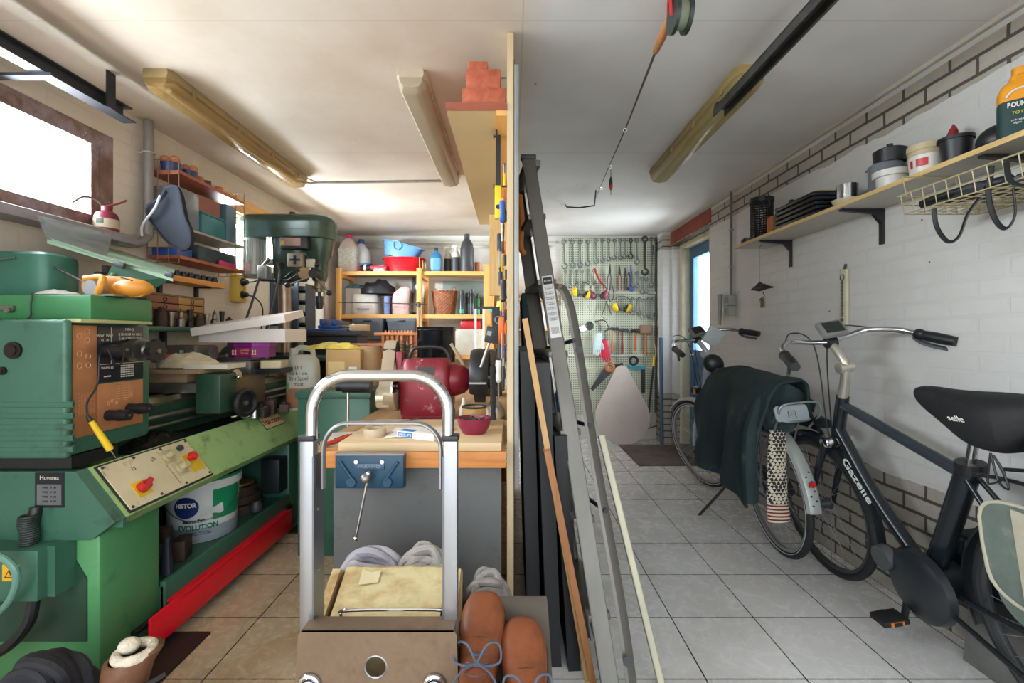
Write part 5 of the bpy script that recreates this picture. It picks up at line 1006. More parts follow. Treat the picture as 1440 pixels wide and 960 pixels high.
# front vise
vs = Wd('bench_vise', 'blue woodworking vise bolted under the workbench edge', 'vise', (-.49, 1.62, .7)); VB = mat('vise_petrol', '184058', .4, .1, .25)
part('jaw_plate', B().bx(-.612, -.375, 1.585, 1.615, .672, .788, .004), VB, vs); part('top_edge', B().bx(-.614, -.373, 1.583, 1.618, .786, .793, .001), mat('worn_grey_edge', '8a8680', .5, .4), vs)
part('fixed_jaw', B().bx(-.61, -.38, 1.63, 1.649, .66, .78, .004), VB, vs)
for s in (-1, 1): part('rib', B().cyl((-.493+s*.10, 1.583, .765), (-.493+s*.055, 1.583, .70), .006), VB, vs); part('guide_bar', B().cyl((-.493+s*.07, 1.60, .69), (-.493+s*.07, 1.80, .69), .01), STL, vs)
for s in (-1, 1): part('rivet', B().cyl((-.493+s*.045, 1.585, .765), (-.493+s*.045, 1.58, .765), .007), CHR, vs); part('boss', B().cyl((-.493+s*.062, 1.59, .695), (-.493+s*.062, 1.578, .695), .022, .016, 20), VB, vs)
pl_ = part('maker_plate', B().bx(-.545, -.44, 1.580, 1.585, .738, .76, .002), mat('vise_plate', '3a5a74', .4, .3), vs); text('plate_text', 'PARAMO', .016, frame((-.4925, 1.5795, .749), (1, 0, 0), (0, 0, 1)), STL, pl_, fit=.075)
part('screw_head', B().cyl((-.496, 1.60, .718), (-.496, 1.55, .718), .017, .014, 20).ball((-.496, 1.55, .718), .018), STL, vs)
part('handle', B().cyl(PY(518, 668, 1.545), PY(500, 757, 1.545), .005).ball(PY(500, 757, 1.545), .009).ball(PY(518, 666, 1.545), .009), CHR, vs)
# things on the plank
def onz(px, py, z=pt): return PZ(px, py, z)
tp_ = onz(527, 612); solo('tape_roll', B().lathe([(.028, 0), (.042, 0), (.043, .002), (.043, .026), (.042, .028), (.028, .028), (.028, 0)], n=36), mat('tape_tan', 'b9a78c', .5), 'roll of pale tape lying on the plank', 'tape', loc=tp_)
solo('tape_core', B().lathe([(.0262, .001), (.0278, .001), (.0278, .027), (.0262, .027), (.0262, .001)], n=32), WHT, 'white core inside the tape roll', 'tape core', loc=tp_) if False else None
bxp = onz(588, 616); bb_ = solo('white_carton', B().box((0, 0, .013), (.165, .042, .026), bev=.001), WC, 'small white and blue printed carton on the plank', 'carton', loc=bxp, rot=(0, 0, R(-24)))
lb = bpy.data.objects.new('x', None); bpy.data.objects.remove(lb)
k_ = part('blue_print', B().bx(-.075, -.012, -.0222, -.0212, .003, .022), mat('print_blue', '2f74b8', .5), bb_); text('brand_text', 'PHILIPS', .014, frame((-.043, -.0225, .0125), (1, 0, 0), (0, 0, 1)), WC, bb_, fit=.055)
part('blue_print', B().bx(-.075, -.012, -.018, .018, .0262, .0268), MT['print_blue'], bb_)
rk_ = Wd('red_pliers', 'red handled cutter lying at the left of the plank', 'cutter', PZ(475, 615, BT))
a, b_ = PZ(458, 628, BT+.012), PZ(485, 608, BT+.012)
a.x = -.70; a.y = 1.70; b_.x = -.655; b_.y = 1.86
part('handle', B().tube([a, (a+b_)/2, b_], lambda u: (.012, .007), 10, k=3), mat('cutter_red', 'c83c20', .4), rk_); part('inset', B().cyl((a*.6+b_*.4)+Vector((0, 0, .007)), (a*.1+b_*.9)+Vector((0, 0, .007)), .004), BLK, rk_); part('blade', B().cyl(b_, b_+(b_-a).normalized()*.06, .006, .002), STL, rk_)
solo('paper_sheet', B().box((0, 0, 0), (.11, .25, .0012)), mat('paper', 'd4cec4', .8), 'white sheet of paper under the red cutter', 'paper', loc=(-.685, 1.86, BT+.0015), rot=(0, 0, .25))
solo('paper_sheet', B().grid(lambda u, v: (-.48+.24*u, 1.72+.2*v, pt+.001+.006*abs(math.sin(u*5+v*3))), 12, 10), mat('paper', 'd4cec4'), 'curling white paper under the tape roll', 'paper', solid=.001)
solo('steel_rule', B().box((0, 0, .001), (.012, .3, .001)), STL, 'thin steel ruler on the bench left of the grinder', 'ruler', loc=(-.52, 2.02, pt+.002), rot=(0, 0, -.7))
bw = onz(663, 617); bwl = solo('maroon_bowl', B().lathe([(0, 0), (.045, 0), (.062, .03), (.068, .062), (.064, .062), (.057, .03), (.04, .006), (0, .006)], n=36), mat('maroon_plastic', '7c1f3a', .3), 'maroon plastic bowl of small parts on the plank', 'bowl', loc=(-.15, 1.82, pt))
random.seed(9)
for k in range(5): solo('black_part', B().box((0, 0, 0), (.04, .018, .016), bev=.004), BLK, ['black fitting at the left in the maroon bowl', 'black fitting at the back of the maroon bowl', 'black fitting in the middle of the maroon bowl', 'black fitting at the right in the maroon bowl', 'black fitting standing at the front of the maroon bowl'][k], 'fitting', 'black fittings in the maroon bowl', loc=(-.15+[-.03, -.01, 0, .03, .005][k], 1.82+[0, .03, 0, .005, -.025][k], pt+.05), rot=(random.random(), random.random()*.5, random.random()*3))
tnc = Wd('rusty_tin', 'yellowed paint tin behind the maroon bowl', 'tin', (-.165, 2.0, pt)); part('body', B().lathe([(0, 0), (.052, 0), (.052, .075), (.048, .075), (.048, .01), (0, .01)], (-.165, 2.0, pt), 32), mat('stained_tin', 'b0905a', .5, .3, .3, 8, dirt='6a4a30', dirtamt=.3), tnc); part('rim', B().torus((-.165, 2.0, pt+.077), .051, .004), BLK, tnc); part('contents', B().cyl((-.165, 2.0, pt+.05), (-.165, 2.0, pt+.062), .047), BLK, tnc)
# bench grinder
g = Wd('bench_grinder', 'red bench grinder with a belt on its left and a dark stone on its right', 'bench grinder', (-.41, 2.15, pt)); GR = mat('grinder_red', '7c1626', .35, .1, .2, 6, dirt='b8a8a4', dirtamt=.12, dscale=16)
GY, gx0, gx1 = 2.32, -.54, -.30
part('base', B().bx(gx0+.0, gx1, GY-.09, GY+.12, BT+.001, .82, .01), GR, g); part('motor_body', B().loft([[(gx0+.115+x*w, GY+y*d, z) for x, y in sq(28, .4)] for z, w, d in ((.81, .125, .10), (.86, .13, .105), (1.00, .13, .11), (1.06, .12, .10), (1.085, .112, .085))]), GR, g)
part('end_bell', B().lathe([(0, .10), (.04, .10), (.07, .07), (.085, .02), (.085, 0)], frame((gx1-.01, GY, .98), (0, 1, 0), (0, 0, 1)), 28), GR, g)
part('carry_handle', B().tube([(gx0+.01, GY, 1.06), (gx0+.035, GY, 1.125), (gx0+.07, GY, 1.14), (gx1-.07, GY, 1.14), (gx1-.03, GY, 1.115), (gx1-.01, GY, 1.06)], .009, 8, k=4), BLK, g)
part('rating_label', B().bx(gx0+.085, gx0+.165, GY-.1085, GY-.105, 1.01, 1.05), mat('dark_label2', '2a2224', .4), g)
part('spindle', B().cyl((-.70, GY, .99), (-.10, GY, .99), .012), STL, g)
st = part('stone_wheel', B().cyl((-.185, GY, .99), (-.135, GY, .99), .125, n=44), mat('grindstone', '2a2a2c', .8, 0, .3, 60, bump=.3), g); part('guard', B().torus((-.16, GY, .99), .135, (.012, .045), (1, 0, 0), 30, 8, 60, 300), BLK, g)
part('tool_rest', B().bx(-.20, -.12, GY-.19, GY-.12, .975, .983), STL, g); part('guard_stay', B().cyl((-.245, GY-.02, 1.06), (-.30, GY-.06, 1.16), .008), mat('pale_stick', 'b09c7c', .6), g)
# belt arm on the left
bl = part('belt', B().loft([[(x, GY+.02+yy, z) for x in (0,) for yy, z in [(0, 0)]] for _ in ()] ) if False else B().tube([( -.615, GY+.03+.05*math.cos(a)+(0 if math.sin(a) > 0 else -.12), (1.12 if math.sin(a) > 0 else .90)+.055*math.sin(a)) for a in [2*math.pi*k/20 for k in range(20)]], (.0025, .03), 8, closed=True, k=2, flat=(0, 1, 0)), mat('abrasive_belt', '9a8a74', .85, 0, .12), g)
part('contact_wheel', B().cyl((-.65, GY-.09, .90), (-.58, GY-.09, .90), .052, n=32), mat('polished_cover', 'c9bfa4', .25, .6), g); part('idler_wheel', B().cyl((-.645, GY+.03, 1.12), (-.585, GY+.03, 1.12), .05, n=28), DST, g)
part('belt_cover', B().lathe([(0, .004), (.09, .004), (.10, 0), (.10, -.05), (.09, -.05)], frame((-.56, GY-.06, .93), (0, 1, 0), (0, 0, 1)), 40, 180, 360), mat('polished_cover', 'c9bfa4'), g); part('cover_disc', B().cyl((-.575, GY-.06, .93), (-.565, GY-.06, .93), .10, n=40), CHR, g)
for k in range(3): part('cover_bolt', B().cyl((-.562, GY-.09+k*.05, .955-k*.03), (-.556, GY-.09+k*.05, .955-k*.03), .009), STL, g)
part('arm', B().bx(-.58, -.55, GY-.03, GY+.04, .92, 1.12, .004), GR, g)
# other bench clutter
ca = Wd('black_canister', 'tall black open canister behind the red grinder', 'canister', (-.45, 2.9, BT))
part('body', B().lathe([(0, 0), (.11, 0), (.115, .02), (.118, .46), (.122, .47), (.112, .47), (.108, .02), (0, .02)], (-.47, 2.85, BT+.001), 40), mat('glossy_black', '14171c', .2), ca)
part('band', B().torus((-.47, 2.85, BT+.452), .119, .004), mat('glossy_black', '14171c'), ca)
pil = Wd('drill_stand', 'slender vertical tool stand with a dark round base beside the grinder', 'tool stand', (-.755, 2.45, BT))
pos = (-.70, 2.28)
part('spindle_housing', B().cyl((-.79, 2.15, .965), (-.66, 2.15, .965), .032, n=20).cyl((-.82, 2.15, .965), (-.79, 2.15, .965), .024), DST, pil); part('clamp_knob', B().cyl((-.77, 2.15, .99), (-.77, 2.15, 1.02), .012).cyl((-.77, 2.15, 1.02), (-.77, 2.15, 1.032), .018), BLK, pil); part('post', B().cyl((-.77, 2.15, .0), (-.77, 2.15, .96), .007), CHR, pil)
part('foot', B().cyl((-.77, 2.15, 0), (-.77, 2.15, .02), .07, n=24), DST, pil)
fs = Wd('upright_frame', 'upright steel frame with chrome bars standing behind the grinder', 'tool', (-.17, 2.9, BT))  # upright frame of bars, standing on the bench
part('bar', B().bx(-.235, -.225, 2.9, 2.91, 1.0, 1.37), CHR, fs); part('bar', B().bx(-.185, -.175, 2.9, 2.91, 1.0, 1.37), CHR, fs); part('top_bar', B().bx(-.24, -.06, 2.89, 2.92, 1.37, 1.385), BLK, fs); part('clamp', B().bx(-.24, -.17, 2.88, 2.92, 1.0, 1.03).cyl((-.205, 2.9, BT), (-.205, 2.9, 1.0), .02), DST, fs)
part('speaker_panel', B().bx(-.125, -.04, 2.88, 2.98, 1.15, 1.37), BLK, fs); part('ring', B().torus((-.085, 2.877, 1.30), .022, .004, (0, 1, 0), 20, 6), STL, fs)
ms_ = solo('mesh_box', B().box((0, 0, .16), (.17, .14, .32), bev=.006), mat('mesh_grey', '6c665c', .7, .2, .5, 90, bump=.6), 'speckled grey metal box at the back of the workbench by the partition', 'metal box', loc=(-.155, 3.25, BT)) 
part('yellow_sticker', B().bx(-.078, -.04, -.0715, -.0705, .17, .23), mat('sticker_yellow', 'd8d43c', .5), ms_)
solo('yellow_drum', B().lathe([(0, 0), (.055, 0), (.06, .18), (.045, .21), (.045, .235), (0, .235)], n=28), YEL, 'yellow container with a black lid at the right of the pine rack', 'container', loc=(-.075, 3.6, 1.235)) 
solo('small_wall_shelf', B().bx(-.20, -.022, 3.45, 3.75, 1.21, 1.234), PINY, 'small wooden ledge on the partition carrying a yellow container', 'shelf')
solo('cardboard_box', B().box((0, 0, .05), (.14, .14, .10)), CRD, 'small cardboard box at the right end of the pine rack', 'cardboard box', loc=(-.11, 3.95, 1.30)) 
solo('cardboard_ledge', B().bx(-.22, -.022, 3.85, 4.1, 1.276, 1.299), PINY, 'second small wooden ledge on the partition, farther back', 'shelf')
rag('turquoise_rag', 'turquoise rag on the small cardboard box', 'rag', (-.12, 3.95, 1.40), .085, .06, .05, mat('turquoise', '2c9aa8', .85, 0, .25), 8, nf=14)
cbx = solo('cardboard_box', B().box((0, 0, .11), (.20, .18, .22), bev=.002).box((-.02, -.091, .12), (.09, .002, .09)), mat('cardboard_tan', 'b08c5c', .8, 0, .1), 'cardboard box behind the jerrycan with a pale label', 'cardboard box', loc=(-.98, 2.75, .90)) 
part('pale_label', B().bx(-.085, .01, -.0935, -.0922, .05, .15), mat('manila', 'cdb27a', .7), cbx); part('barcode', B().bx(.035, .08, -.0925, -.0905, .07, .12), WHT, cbx)
text('barcode_lines', '|||||||', .03, frame((.0575, -.0928, .095), (1, 0, 0), (0, 0, 1)), BLK, cbx, fit=.035)
solo('green_cabinet', B().bx(-1.17, -.775, 2.5, 3.3, .0, .86, .006).bx(-1.18, -.765, 2.49, 3.31, .86, .899, .004).bx(-1.10, -1.09, 2.495, 2.5, .1, .8), MT['lathe_green'], 'green metal cabinet between the lathe and the workbench', 'cabinet')
solo('kraft_tube', B().lathe([(0, 0), (.065, 0), (.065, .24), (.06, .24), (.06, .01), (0, .01)], n=28), mat('kraft', 'b29068', .8), 'brown cardboard cylinder beside the cardboard box', 'cardboard tube', loc=(-.86, 2.78, .90))
rag('yellow_bag', 'flat yellow and clear plastic bag lying on the cardboard box', 'plastic bag', (-1.06, 2.75, 1.12), .17, .08, .045, mat('yellow_print_bag', 'cdbb4c', .4, 0, .5, 14), 7)
solo('dark_bundle', B().ball((0, 0, .05), (.09, .07, .055), 24, 14), mat('dark_knit', '2c2a38', .9, 0, .4, 30, bump=.6), 'dark bundle of wool beside the cardboard box', 'bundle', loc=(-.90, 2.55, .90), rot=(0, .1, 0))
solo('wood_strip', B().box((0, 0, .006), (.34, .12, .012), (0, 0, .1)), mat('reddish_slats', '9c6048', .6), 'reddish strip of wood lying on the cardboard tube', 'strip', loc=(-.80, 2.80, 1.142)) 
pbs = solo('pine_twig', B().tube([(-.62, 2.6, 1.0), (-.61, 2.6, 1.12), (-.60, 2.6, 1.2)], .006, 6), mat('twig_brown', '3c3426', .8), 'small green bristly brush standing behind the grinder belt', 'brush')
random.seed(2); bb = B()
for k in range(160): a = random.random()*6.28; t_ = random.random(); p = Vector((-.60, 2.6, 1.05+.10*t_)); bb.cyl(p, p+Vector((.06*math.cos(a), .05*math.sin(a), random.uniform(-.02, .05))), .0015, .0008, 4, False)
part('bristles', bb, mat('bristle_green', '3c4a34', .8), pbs, kind='stuff'); part('stand', B().cyl((-.62, 2.6, BT+.001), (-.62, 2.6, 1.0), .012), DST, pbs)
rag('white_bag', 'white plastic bag with a green mark lying by the partition on the bench', 'plastic bag', (-.10, 2.35, BT), .065, .12, .10, mat('bag_white', 'c4beb0', .5), 12)
rag('red_white_paper', 'white and red crumpled paper at the right edge of the bench', 'paper', (-.085, 2.02, pt if False else BT), .05, .09, .03, mat('paper_pinkish', 'c8b4ac', .7, 0, .3), 14)
solo('glue_bottle', B().lathe([(0, 0), (.02, 0), (.02, .08), (.01, .1), (.006, .13), (0, .13)], n=16), mat('pale_bottle', 'bcb8ac', .4), 'slim pale bottle standing between grinder and stone wheel', 'bottle', loc=(-.225, 2.13, BT+.001))
# ================================================================ tools on the partition, bench side
def PW(py, Y): return CAMZ-(py-CY)/F*Y
X0 = -.021
lv = Wd('spirit_level', 'long black and yellow spirit level hanging on the partition', 'spirit level', (-.06, 2.0, 1.7)); Yl = 1.93
part('body', B().bx(-.068, -.048, Yl-.012, Yl+.012, PW(262, Yl), PW(178, Yl)), BLK, lv); 
for z0, z1 in ((PW(178, Yl), PW(165, Yl)), (PW(308, Yl), PW(262, Yl))): part('end_cap', B().bx(-.072, -.044, Yl-.014, Yl+.014, min(z0, z1), max(z0, z1), .002), mat('level_yellow', 'd8c01c', .4), lv)
part('bubble_vial', B().cyl((-.058, Yl-.015, PW(292, Yl)), (-.058, Yl+.015, PW(292, Yl)), .010, n=16), BLK, lv)
for py in (192, 262): solo('coat_hook', B().cyl((X0, 1.96, PW(py, 1.96)), (-.075, 1.96, PW(py, 1.96)), .004).cyl((-.075, 1.96, PW(py, 1.96)), (-.08, 1.96, PW(py, 1.96)), .009), DGR, 'upper hook holding the spirit level' if py == 192 else 'lower hook holding the spirit level', 'hook')
random.seed(21)
cols = [('red', RED), ('orange', mat('handle_orange', 'd0601c', .45)), ('blue', BLU), ('yellow', YEL), ('black', BLK), ('steel', STL), ('white', WHT), ('grey', DGR)]
hgt = [('at the top', 2.0), ('high', 1.88), ('above shelf height', 1.74), ('just above eye height', 1.58), ('at eye height', 1.42), ('below eye height', 1.26), ('low', 1.12)]
dist = [('nearest the board edge', 1.84), ('second column back', 2.06), ('third column back', 2.3), ('fourth column back', 2.58), ('fifth column back', 2.9), ('farthest column', 3.25)]
def hang_tool(kind, x, y, z, L, mh, label):
    t_ = T('hand_tool', label, 'hand tool', (x, y, z), (R(random.uniform(-4, 4)), 0, 0), 'hand tools hung on the partition')
    if kind == 0:
        part('handle', B().lathe([(0, 0), (.011, 0), (.013, -.02), (.009, -.045), (.012, -.08), (.006, -.09), (0, -.09)], n=12), mh, t_); part('shaft', B().cyl((0, 0, -.09), (0, 0, -.09-L), .0035), STL, t_)
    elif kind == 1:
        part('jaws', B().prism([(0, 0), (.012, -.015), (.014, -.05), (0, -.06), (-.014, -.05), (-.012, -.015)], .008, frame((0, 0, 0), (0, 1, 0), (0, 0, 1))), STL, t_)
        for s in (-1, 1): part('handle', B().tube([(.004, s*.006, -.05), (.004, s*.022, -.10), (.004, s*.018, -.06-L)], .0065, 8, k=4), mh, t_)
    elif kind == 2:
        part('blade', B().box((0, 0, -L/2-.03), (.003, .035, L), (0, 0, 0)), STL, t_); part('handle', B().box((0, 0, .0), (.018, .03, .07), bev=.006), mh, t_)
    else:
        part('frame', B().tube([(0, 0, 0), (0, -.03, -.01), (0, -.035, -L), (0, 0, -L-.02)], .005, 8, k=2), mh, t_); part('grip', B().cyl((0, 0, -L-.02), (0, 0, -L-.08), .011), DGR, t_)
for i, (dw, y) in enumerate(dist):
    for j, (hw_, z) in enumerate(hgt):
        if i == 0 and j < 2: continue
        cn_, cm = cols[(i*3+j*5+i*j) % 8]; kind = (i+j*2) % 4
        hang_tool(kind, X0-.014-random.random()*.022, y+random.uniform(-.05, .05), z+random.uniform(-.02, .02), random.uniform(.05, .10), cm,
                  '%s %s hanging %s on the partition, %s' % (cn_, ['screwdriver', 'pliers', 'scraper', 'frame clamp'][kind], hw_, dw))
# black brush and phone-like tester
solo('long_brush', B().tube([(-.075, 1.80, 1.08), (-.075, 1.80, 1.0), (-.073, 1.80, .87)], lambda u: .011+.002*math.sin(u*20), 10, k=4).cyl((-.075, 1.80, 1.08), (-.06, 1.8, 1.15), .003), mat('bristle_black', '1c1b1a', .9, 0, .3, 60, bump=.8), 'long black bristle brush hanging beside the partition edge', 'brush')
tr_ = solo('tester_box', B().box((-.088, 1.83, 1.205), (.035, .03, .065), (0, .2, 0), .006), BLK, 'small black box tool hanging by the partition edge above the brush', 'tester'); part('display', B().box((-.09, 1.814, 1.21), (.018, .002, .018), (0, .2, 0)), mat('grey_screen', '7c8486', .3), tr_); part('arm', B().cyl((-.09, 1.83, 1.175), (-.125, 1.83, 1.075), .005), STL, tr_)
# wooden shelf bracket triangles & hanging pine wedge
solo('wedge_board', B().prism([(0, 0), (.11, 0), (.11, -.20), (.0, -.02)], .02, frame((-.135, 2.85, 1.86), (1, 0, 0), (0, 0, 1))).bx(-.14, -.022, 2.84, 2.87, 1.45, 1.95), wood('wedge_pine', 'b89460', 'd4b47c', 'Z'), 'pale wooden wedge and board under the far end of the high shelf', 'wood board')
# high shelf with planks
hs_ = Wd('high_shelf', 'long board shelf fixed high on the partition', 'shelf', (-.13, 2.6, 2.08)); part('board', B().bx(-.252, -.0195, 1.75, 3.56, 2.062, 2.066+.018), mat('shelf_underside', 'c8b48c', .55, 0, .1, 2), hs_); part('front_edge', B().bx(-.253, -.0195, 1.745, 1.752, 2.06, 2.087), wood('red_wood', '84402c', '9c5640', 'X'), hs_)
part('batten', B().bx(-.06, -.0195, 1.75, 3.56, 2.04, 2.0615), PINY, hs_)
RW = wood('red_plank', '8c402a', 'b05c40', 'Y')
for k, (x0_, x1_, z0_, z1_, lab) in enumerate([(-.19, -.025, 2.0865, 2.148, 'lowest red-brown beam on the high shelf'), (-.178, -.045, 2.149, 2.226, 'thick red-brown beam resting on the lowest one'), (-.17, -.095, 2.2265, 2.262, 'small red-brown batten topmost of the pile')]):
    solo('timber', B().bx(x0_, x1_, 1.755+.01*k, 3.2, z0_, z1_, .002), RW, lab, 'timber', 'red-brown timbers on the high shelf')
    if k < 2: solo('timber_cap', B().bx(x0_+.0, x1_-.01, 1.753, 3.1, z1_-.001, z1_), RW, lab, 'timber') if False else None
for py in (155,): solo('wall_screw', B().cyl((X0, 1.85, 2.24), (-.05, 1.85, 2.24), .003).cyl((-.05, 1.85, 2.24), (-.053, 1.85, 2.24), .008), STL, 'screw sticking out of the partition beside the timbers', 'screw')
# ================================================================ folded hand truck
ht = Wd('hand_truck', 'folding aluminium hand truck with a chrome hoop handle', 'hand truck', (-.31, 1.05, 0)); HY = 1.05
def hx(px, Y=HY): return (px-CX)/F*Y
def hz(py, Y=HY): return CAMZ-(py-CY)/F*Y
xl, xr, zt_ = hx(438), hx(630), hz(528)
SAL = mat('silver_channel', '909296', .3, .8, .08)
r_ = .085; pts = [(xl, HY, hz(617)), (xl, HY, zt_-r_)]+[(xl+r_-r_*math.cos(R(a)), HY, zt_-r_+r_*math.sin(R(a))) for a in range(10, 91, 10)]+[(xr-r_+r_*math.sin(R(a)), HY, zt_-r_+r_*math.cos(R(a))) for a in range(0, 90, 10)]+[(xr, HY, zt_-r_), (xr, HY, hz(617))]
part('hoop_handle', B().tube(pts, .0135, 14), CHR, ht, label='chrome hoop handle')
xi0, xi1, zi = hx(450), hx(618), hz(597); r_ = .06
pts = [(xi0, HY+.02, hz(690)), (xi0, HY+.02, zi-r_)]+[(xi0+r_-r_*math.cos(R(a)), HY+.02, zi-r_+r_*math.sin(R(a))) for a in range(10, 91, 10)]+[(xi1-r_+r_*math.sin(R(a)), HY+.02, zi-r_+r_*math.cos(R(a))) for a in range(0, 90, 10)]+[(xi1, HY+.02, zi-r_), (xi1, HY+.02, hz(690))]
part('inner_hoop', B().tube(pts, (.005, .010), 10, flat=(1, 0, 0)), ALU, ht)
for x, s in ((hx(434), -1), (hx(634), 1)):
    c_ = part('side_channel', B().bx(x-.0155, x+.0155, HY-.012, HY+.018, .16, hz(617), .002), SAL, ht); part('collar', B().bx(x-.0185, x+.0185, HY-.016, HY+.02, hz(619), hz(611), .003), BLK, c_)
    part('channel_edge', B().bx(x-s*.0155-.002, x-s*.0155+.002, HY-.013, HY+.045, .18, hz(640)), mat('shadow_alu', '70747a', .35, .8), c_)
    for z in (.55, .66, .80, .95): part('rivet', B().cyl((x-s*.0175, HY+.01, z), (x-s*.0205, HY+.01, z), .004), STL, c_)
PLM = mat('brown_plate', '76624f', .55, .3, .25, 5, bump=.1, dirt='584638', dirtamt=.3)
bm_pl = B(); zc, za = hz(886, 1.0), .20; hole = []
cx_, cz_ = hx(528, 1.0), hz(938, 1.0)
outer = [(hx(419, 1.0), zc-.01), (hx(424, 1.0), zc), (hx(638, 1.0), zc), (hx(642, 1.0), zc-.01), (hx(650, 1.0), za), (hx(406, 1.0), za)]
# plate with a round hole: ring of quads between hole and outline
n_ = 48; ring_in, ring_out = [], []
def ray(a):
    dx, dz = math.cos(a), math.sin(a); best = 9
    for (x1, z1), (x2, z2) in zip(outer, outer[1:]+outer[:1]):
        ex, ez = x2-x1, z2-z1; den = dx*ez-dz*ex
        if abs(den) < 1e-9: continue
        t = ((x1-cx_)*ez-(z1-cz_)*ex)/den; u = ((x1-cx_)*dz-(z1-cz_)*dx)/den
        if t > 0 and -1e-6 <= u <= 1+1e-6: best = min(best, t)
    return best
angs = sorted([2*math.pi*k/n_ for k in range(n_)]+[math.atan2(z-cz_, x-cx_) % (2*math.pi) for x, z in outer])
Rg = [[], [], [], []]
for a in angs:
    t = ray(a); ci, si = math.cos(a), math.sin(a)
    Rg[0].append((cx_+.023*ci, 1.0, cz_+.023*si)); Rg[1].append((cx_+t*ci, 1.0, cz_+t*si)); Rg[2].append((cx_+t*ci, 1.005, cz_+t*si)); Rg[3].append((cx_+.023*ci, 1.005, cz_+.023*si))
bm_pl.loft(Rg, False, True)
tpz = part('toe_plate', bm_pl, PLM, ht, label='brown folded toe plate'); part('hole_rim', B().torus((cx_, 1.002, cz_), .024, .003, (0, 1, 0), 32, 8), STL, tpz)
for px in (436, 611): part('axle_bolt', B().torus((hx(px, 1.0), .995, hz(961, 1.0)), .020, .006, (0, 1, 0), 28, 8).cyl((hx(px, 1.0), 1.0, hz(961, 1.0)), (hx(px, 1.0), .985, hz(961, 1.0)), .014), CHR, tpz)
part('plate_top_flange', B().bx(hx(424, 1.0), hx(638, 1.0), 1.0, HY+.0, zc-.004, zc), PLM, tpz)
part('wire_loop', B().tube([(hx(470), HY+.03, hz(898)), (hx(473), HY+.03, hz(876)), (hx(484), HY+.03, hz(869)), (hx(608), HY+.03, hz(868)), (hx(618), HY+.03, hz(875)), (hx(620), HY+.03, hz(898))], .004, 8, k=4), CHR, ht)
part('axle', B().cyl((-.49, HY-.06, .09), (-.12, HY-.06, .09), .008), STL, ht); part('lower_bracket', B().bx(-.46, -.15, HY-.01, HY+.02, .14, .17), SAL, ht)
for x in (-.49, -.135): w_ = part('wheel', B().lathe([(.03, -.018), (.085, -.018), (.09, -.01), (.09, .01), (.085, .018), (.03, .018), (.03, -.018)], frame((x, HY-.06, .09), (0, 1, 0), (0, 0, 1)), 32), RUB, ht); part('hub', B().cyl((x-.015, HY-.06, .09), (x+.015, HY-.06, .09), .045), DGR, w_)
# cream box behind it
cbm = mat('cream_cracked', 'cfc193', .45, 0, .12, 4, bump=.5, bscale=12, dirt='9a6a34', dirtamt=.62, dscale=8)
cb = Wd('cream_container', 'cream plastic container with a cracked stained lid behind the hand truck', 'container', (-.31, 1.24, 0))
def quadbox(bb, P0, P1):  # two quads -> hexahedron
    return bb.loft([P0, P1])
part('body', B().loft([[(-.455, 1.10, 0), (-.135, 1.10, 0), (-.15, 1.34, 0), (-.47, 1.34, 0)], [(-.475, 1.095, .46), (-.12, 1.095, .46), (-.145, 1.345, .50), (-.50, 1.345, .50)]]), cbm, cb)
def lidf(u, v):
    x = (-.445-.035*v)+(.275+.015*v)*u; y = 1.09+.235*v
    return (x, y, .495+.035*v+.004*noise.noise(Vector((u*7, v*5, 0)))-(.02 if u in (0, 1) or v in (0,) else 0))
part('lid', B().grid(lidf, 40, 30), cbm, cb, solid=.012, label='cracked stained lid')
for x0_, x1_ in ((-.478, -.455), (-.165, -.135)): part('lid_rim', B().loft([[(x0_+(x+1)/2*(x1_-x0_)+dx, y, z+zz*.02) for x, zz in ((-1, -1), (1, -1), (1, 1), (-1, 1))] for y, z, dx in ((1.085, .485, 0), (1.30, .52, -.03 if x0_ < -.3 else -.01), (1.345, .49, -.03 if x0_ < -.3 else -.01))]), cbm, cb)
random.seed(4)
part('cracked_flake', B().prism([(-.02, -.03), (.03, -.02), (.025, .03), (.0, .02), (-.03, .035)], .002, frame((-.395, 1.27, .531), (1, 0, 0), (0, 1, .14))), mat('flake_cream', 'd6caa0', .5), cb)
LAV = mat('lavender_rag', 'a8a4ac', .9, 0, .2, 10, bump=.4, bscale=120)
folds('ribbed_rag', 'pale lavender ribbed rag at the left behind the cream container', (-.43, 1.43, .44), .19, LAV, 21, 7, .017, .085)
folds('knotted_rag', 'pale grey crumpled rag at the right behind the cream container', (-.27, 1.43, .44), .15, mat('grey_rag', 'a09a94', .9, 0, .2, 10, bump=.4, bscale=120), 33, 6, .018, .08)
solo('rag_stand', B().bx(-.52, -.16, 1.352, 1.50, .0, .44, .004), mat('brown_carton2', '8a7458', .8), 'brown box hidden behind the cream container carrying the rags', 'box')
folds('checked_rag', 'patterned pale rag beside the cream container and the boots', (-.075, 1.42, .36), .12, mat('patterned_rag', '9a948e', .9, 0, .5, 16, bump=.3), 41, 7, .018, .08)
solo('rag_block', B().bx(-.13, -.03, 1.34, 1.50, 0, .355), mat('brown_carton2', '8a7458', .8), 'narrow brown box under the patterned rag behind the boots', 'box')
mat('dusty_crate', '5a5248', .8, 0, .2)
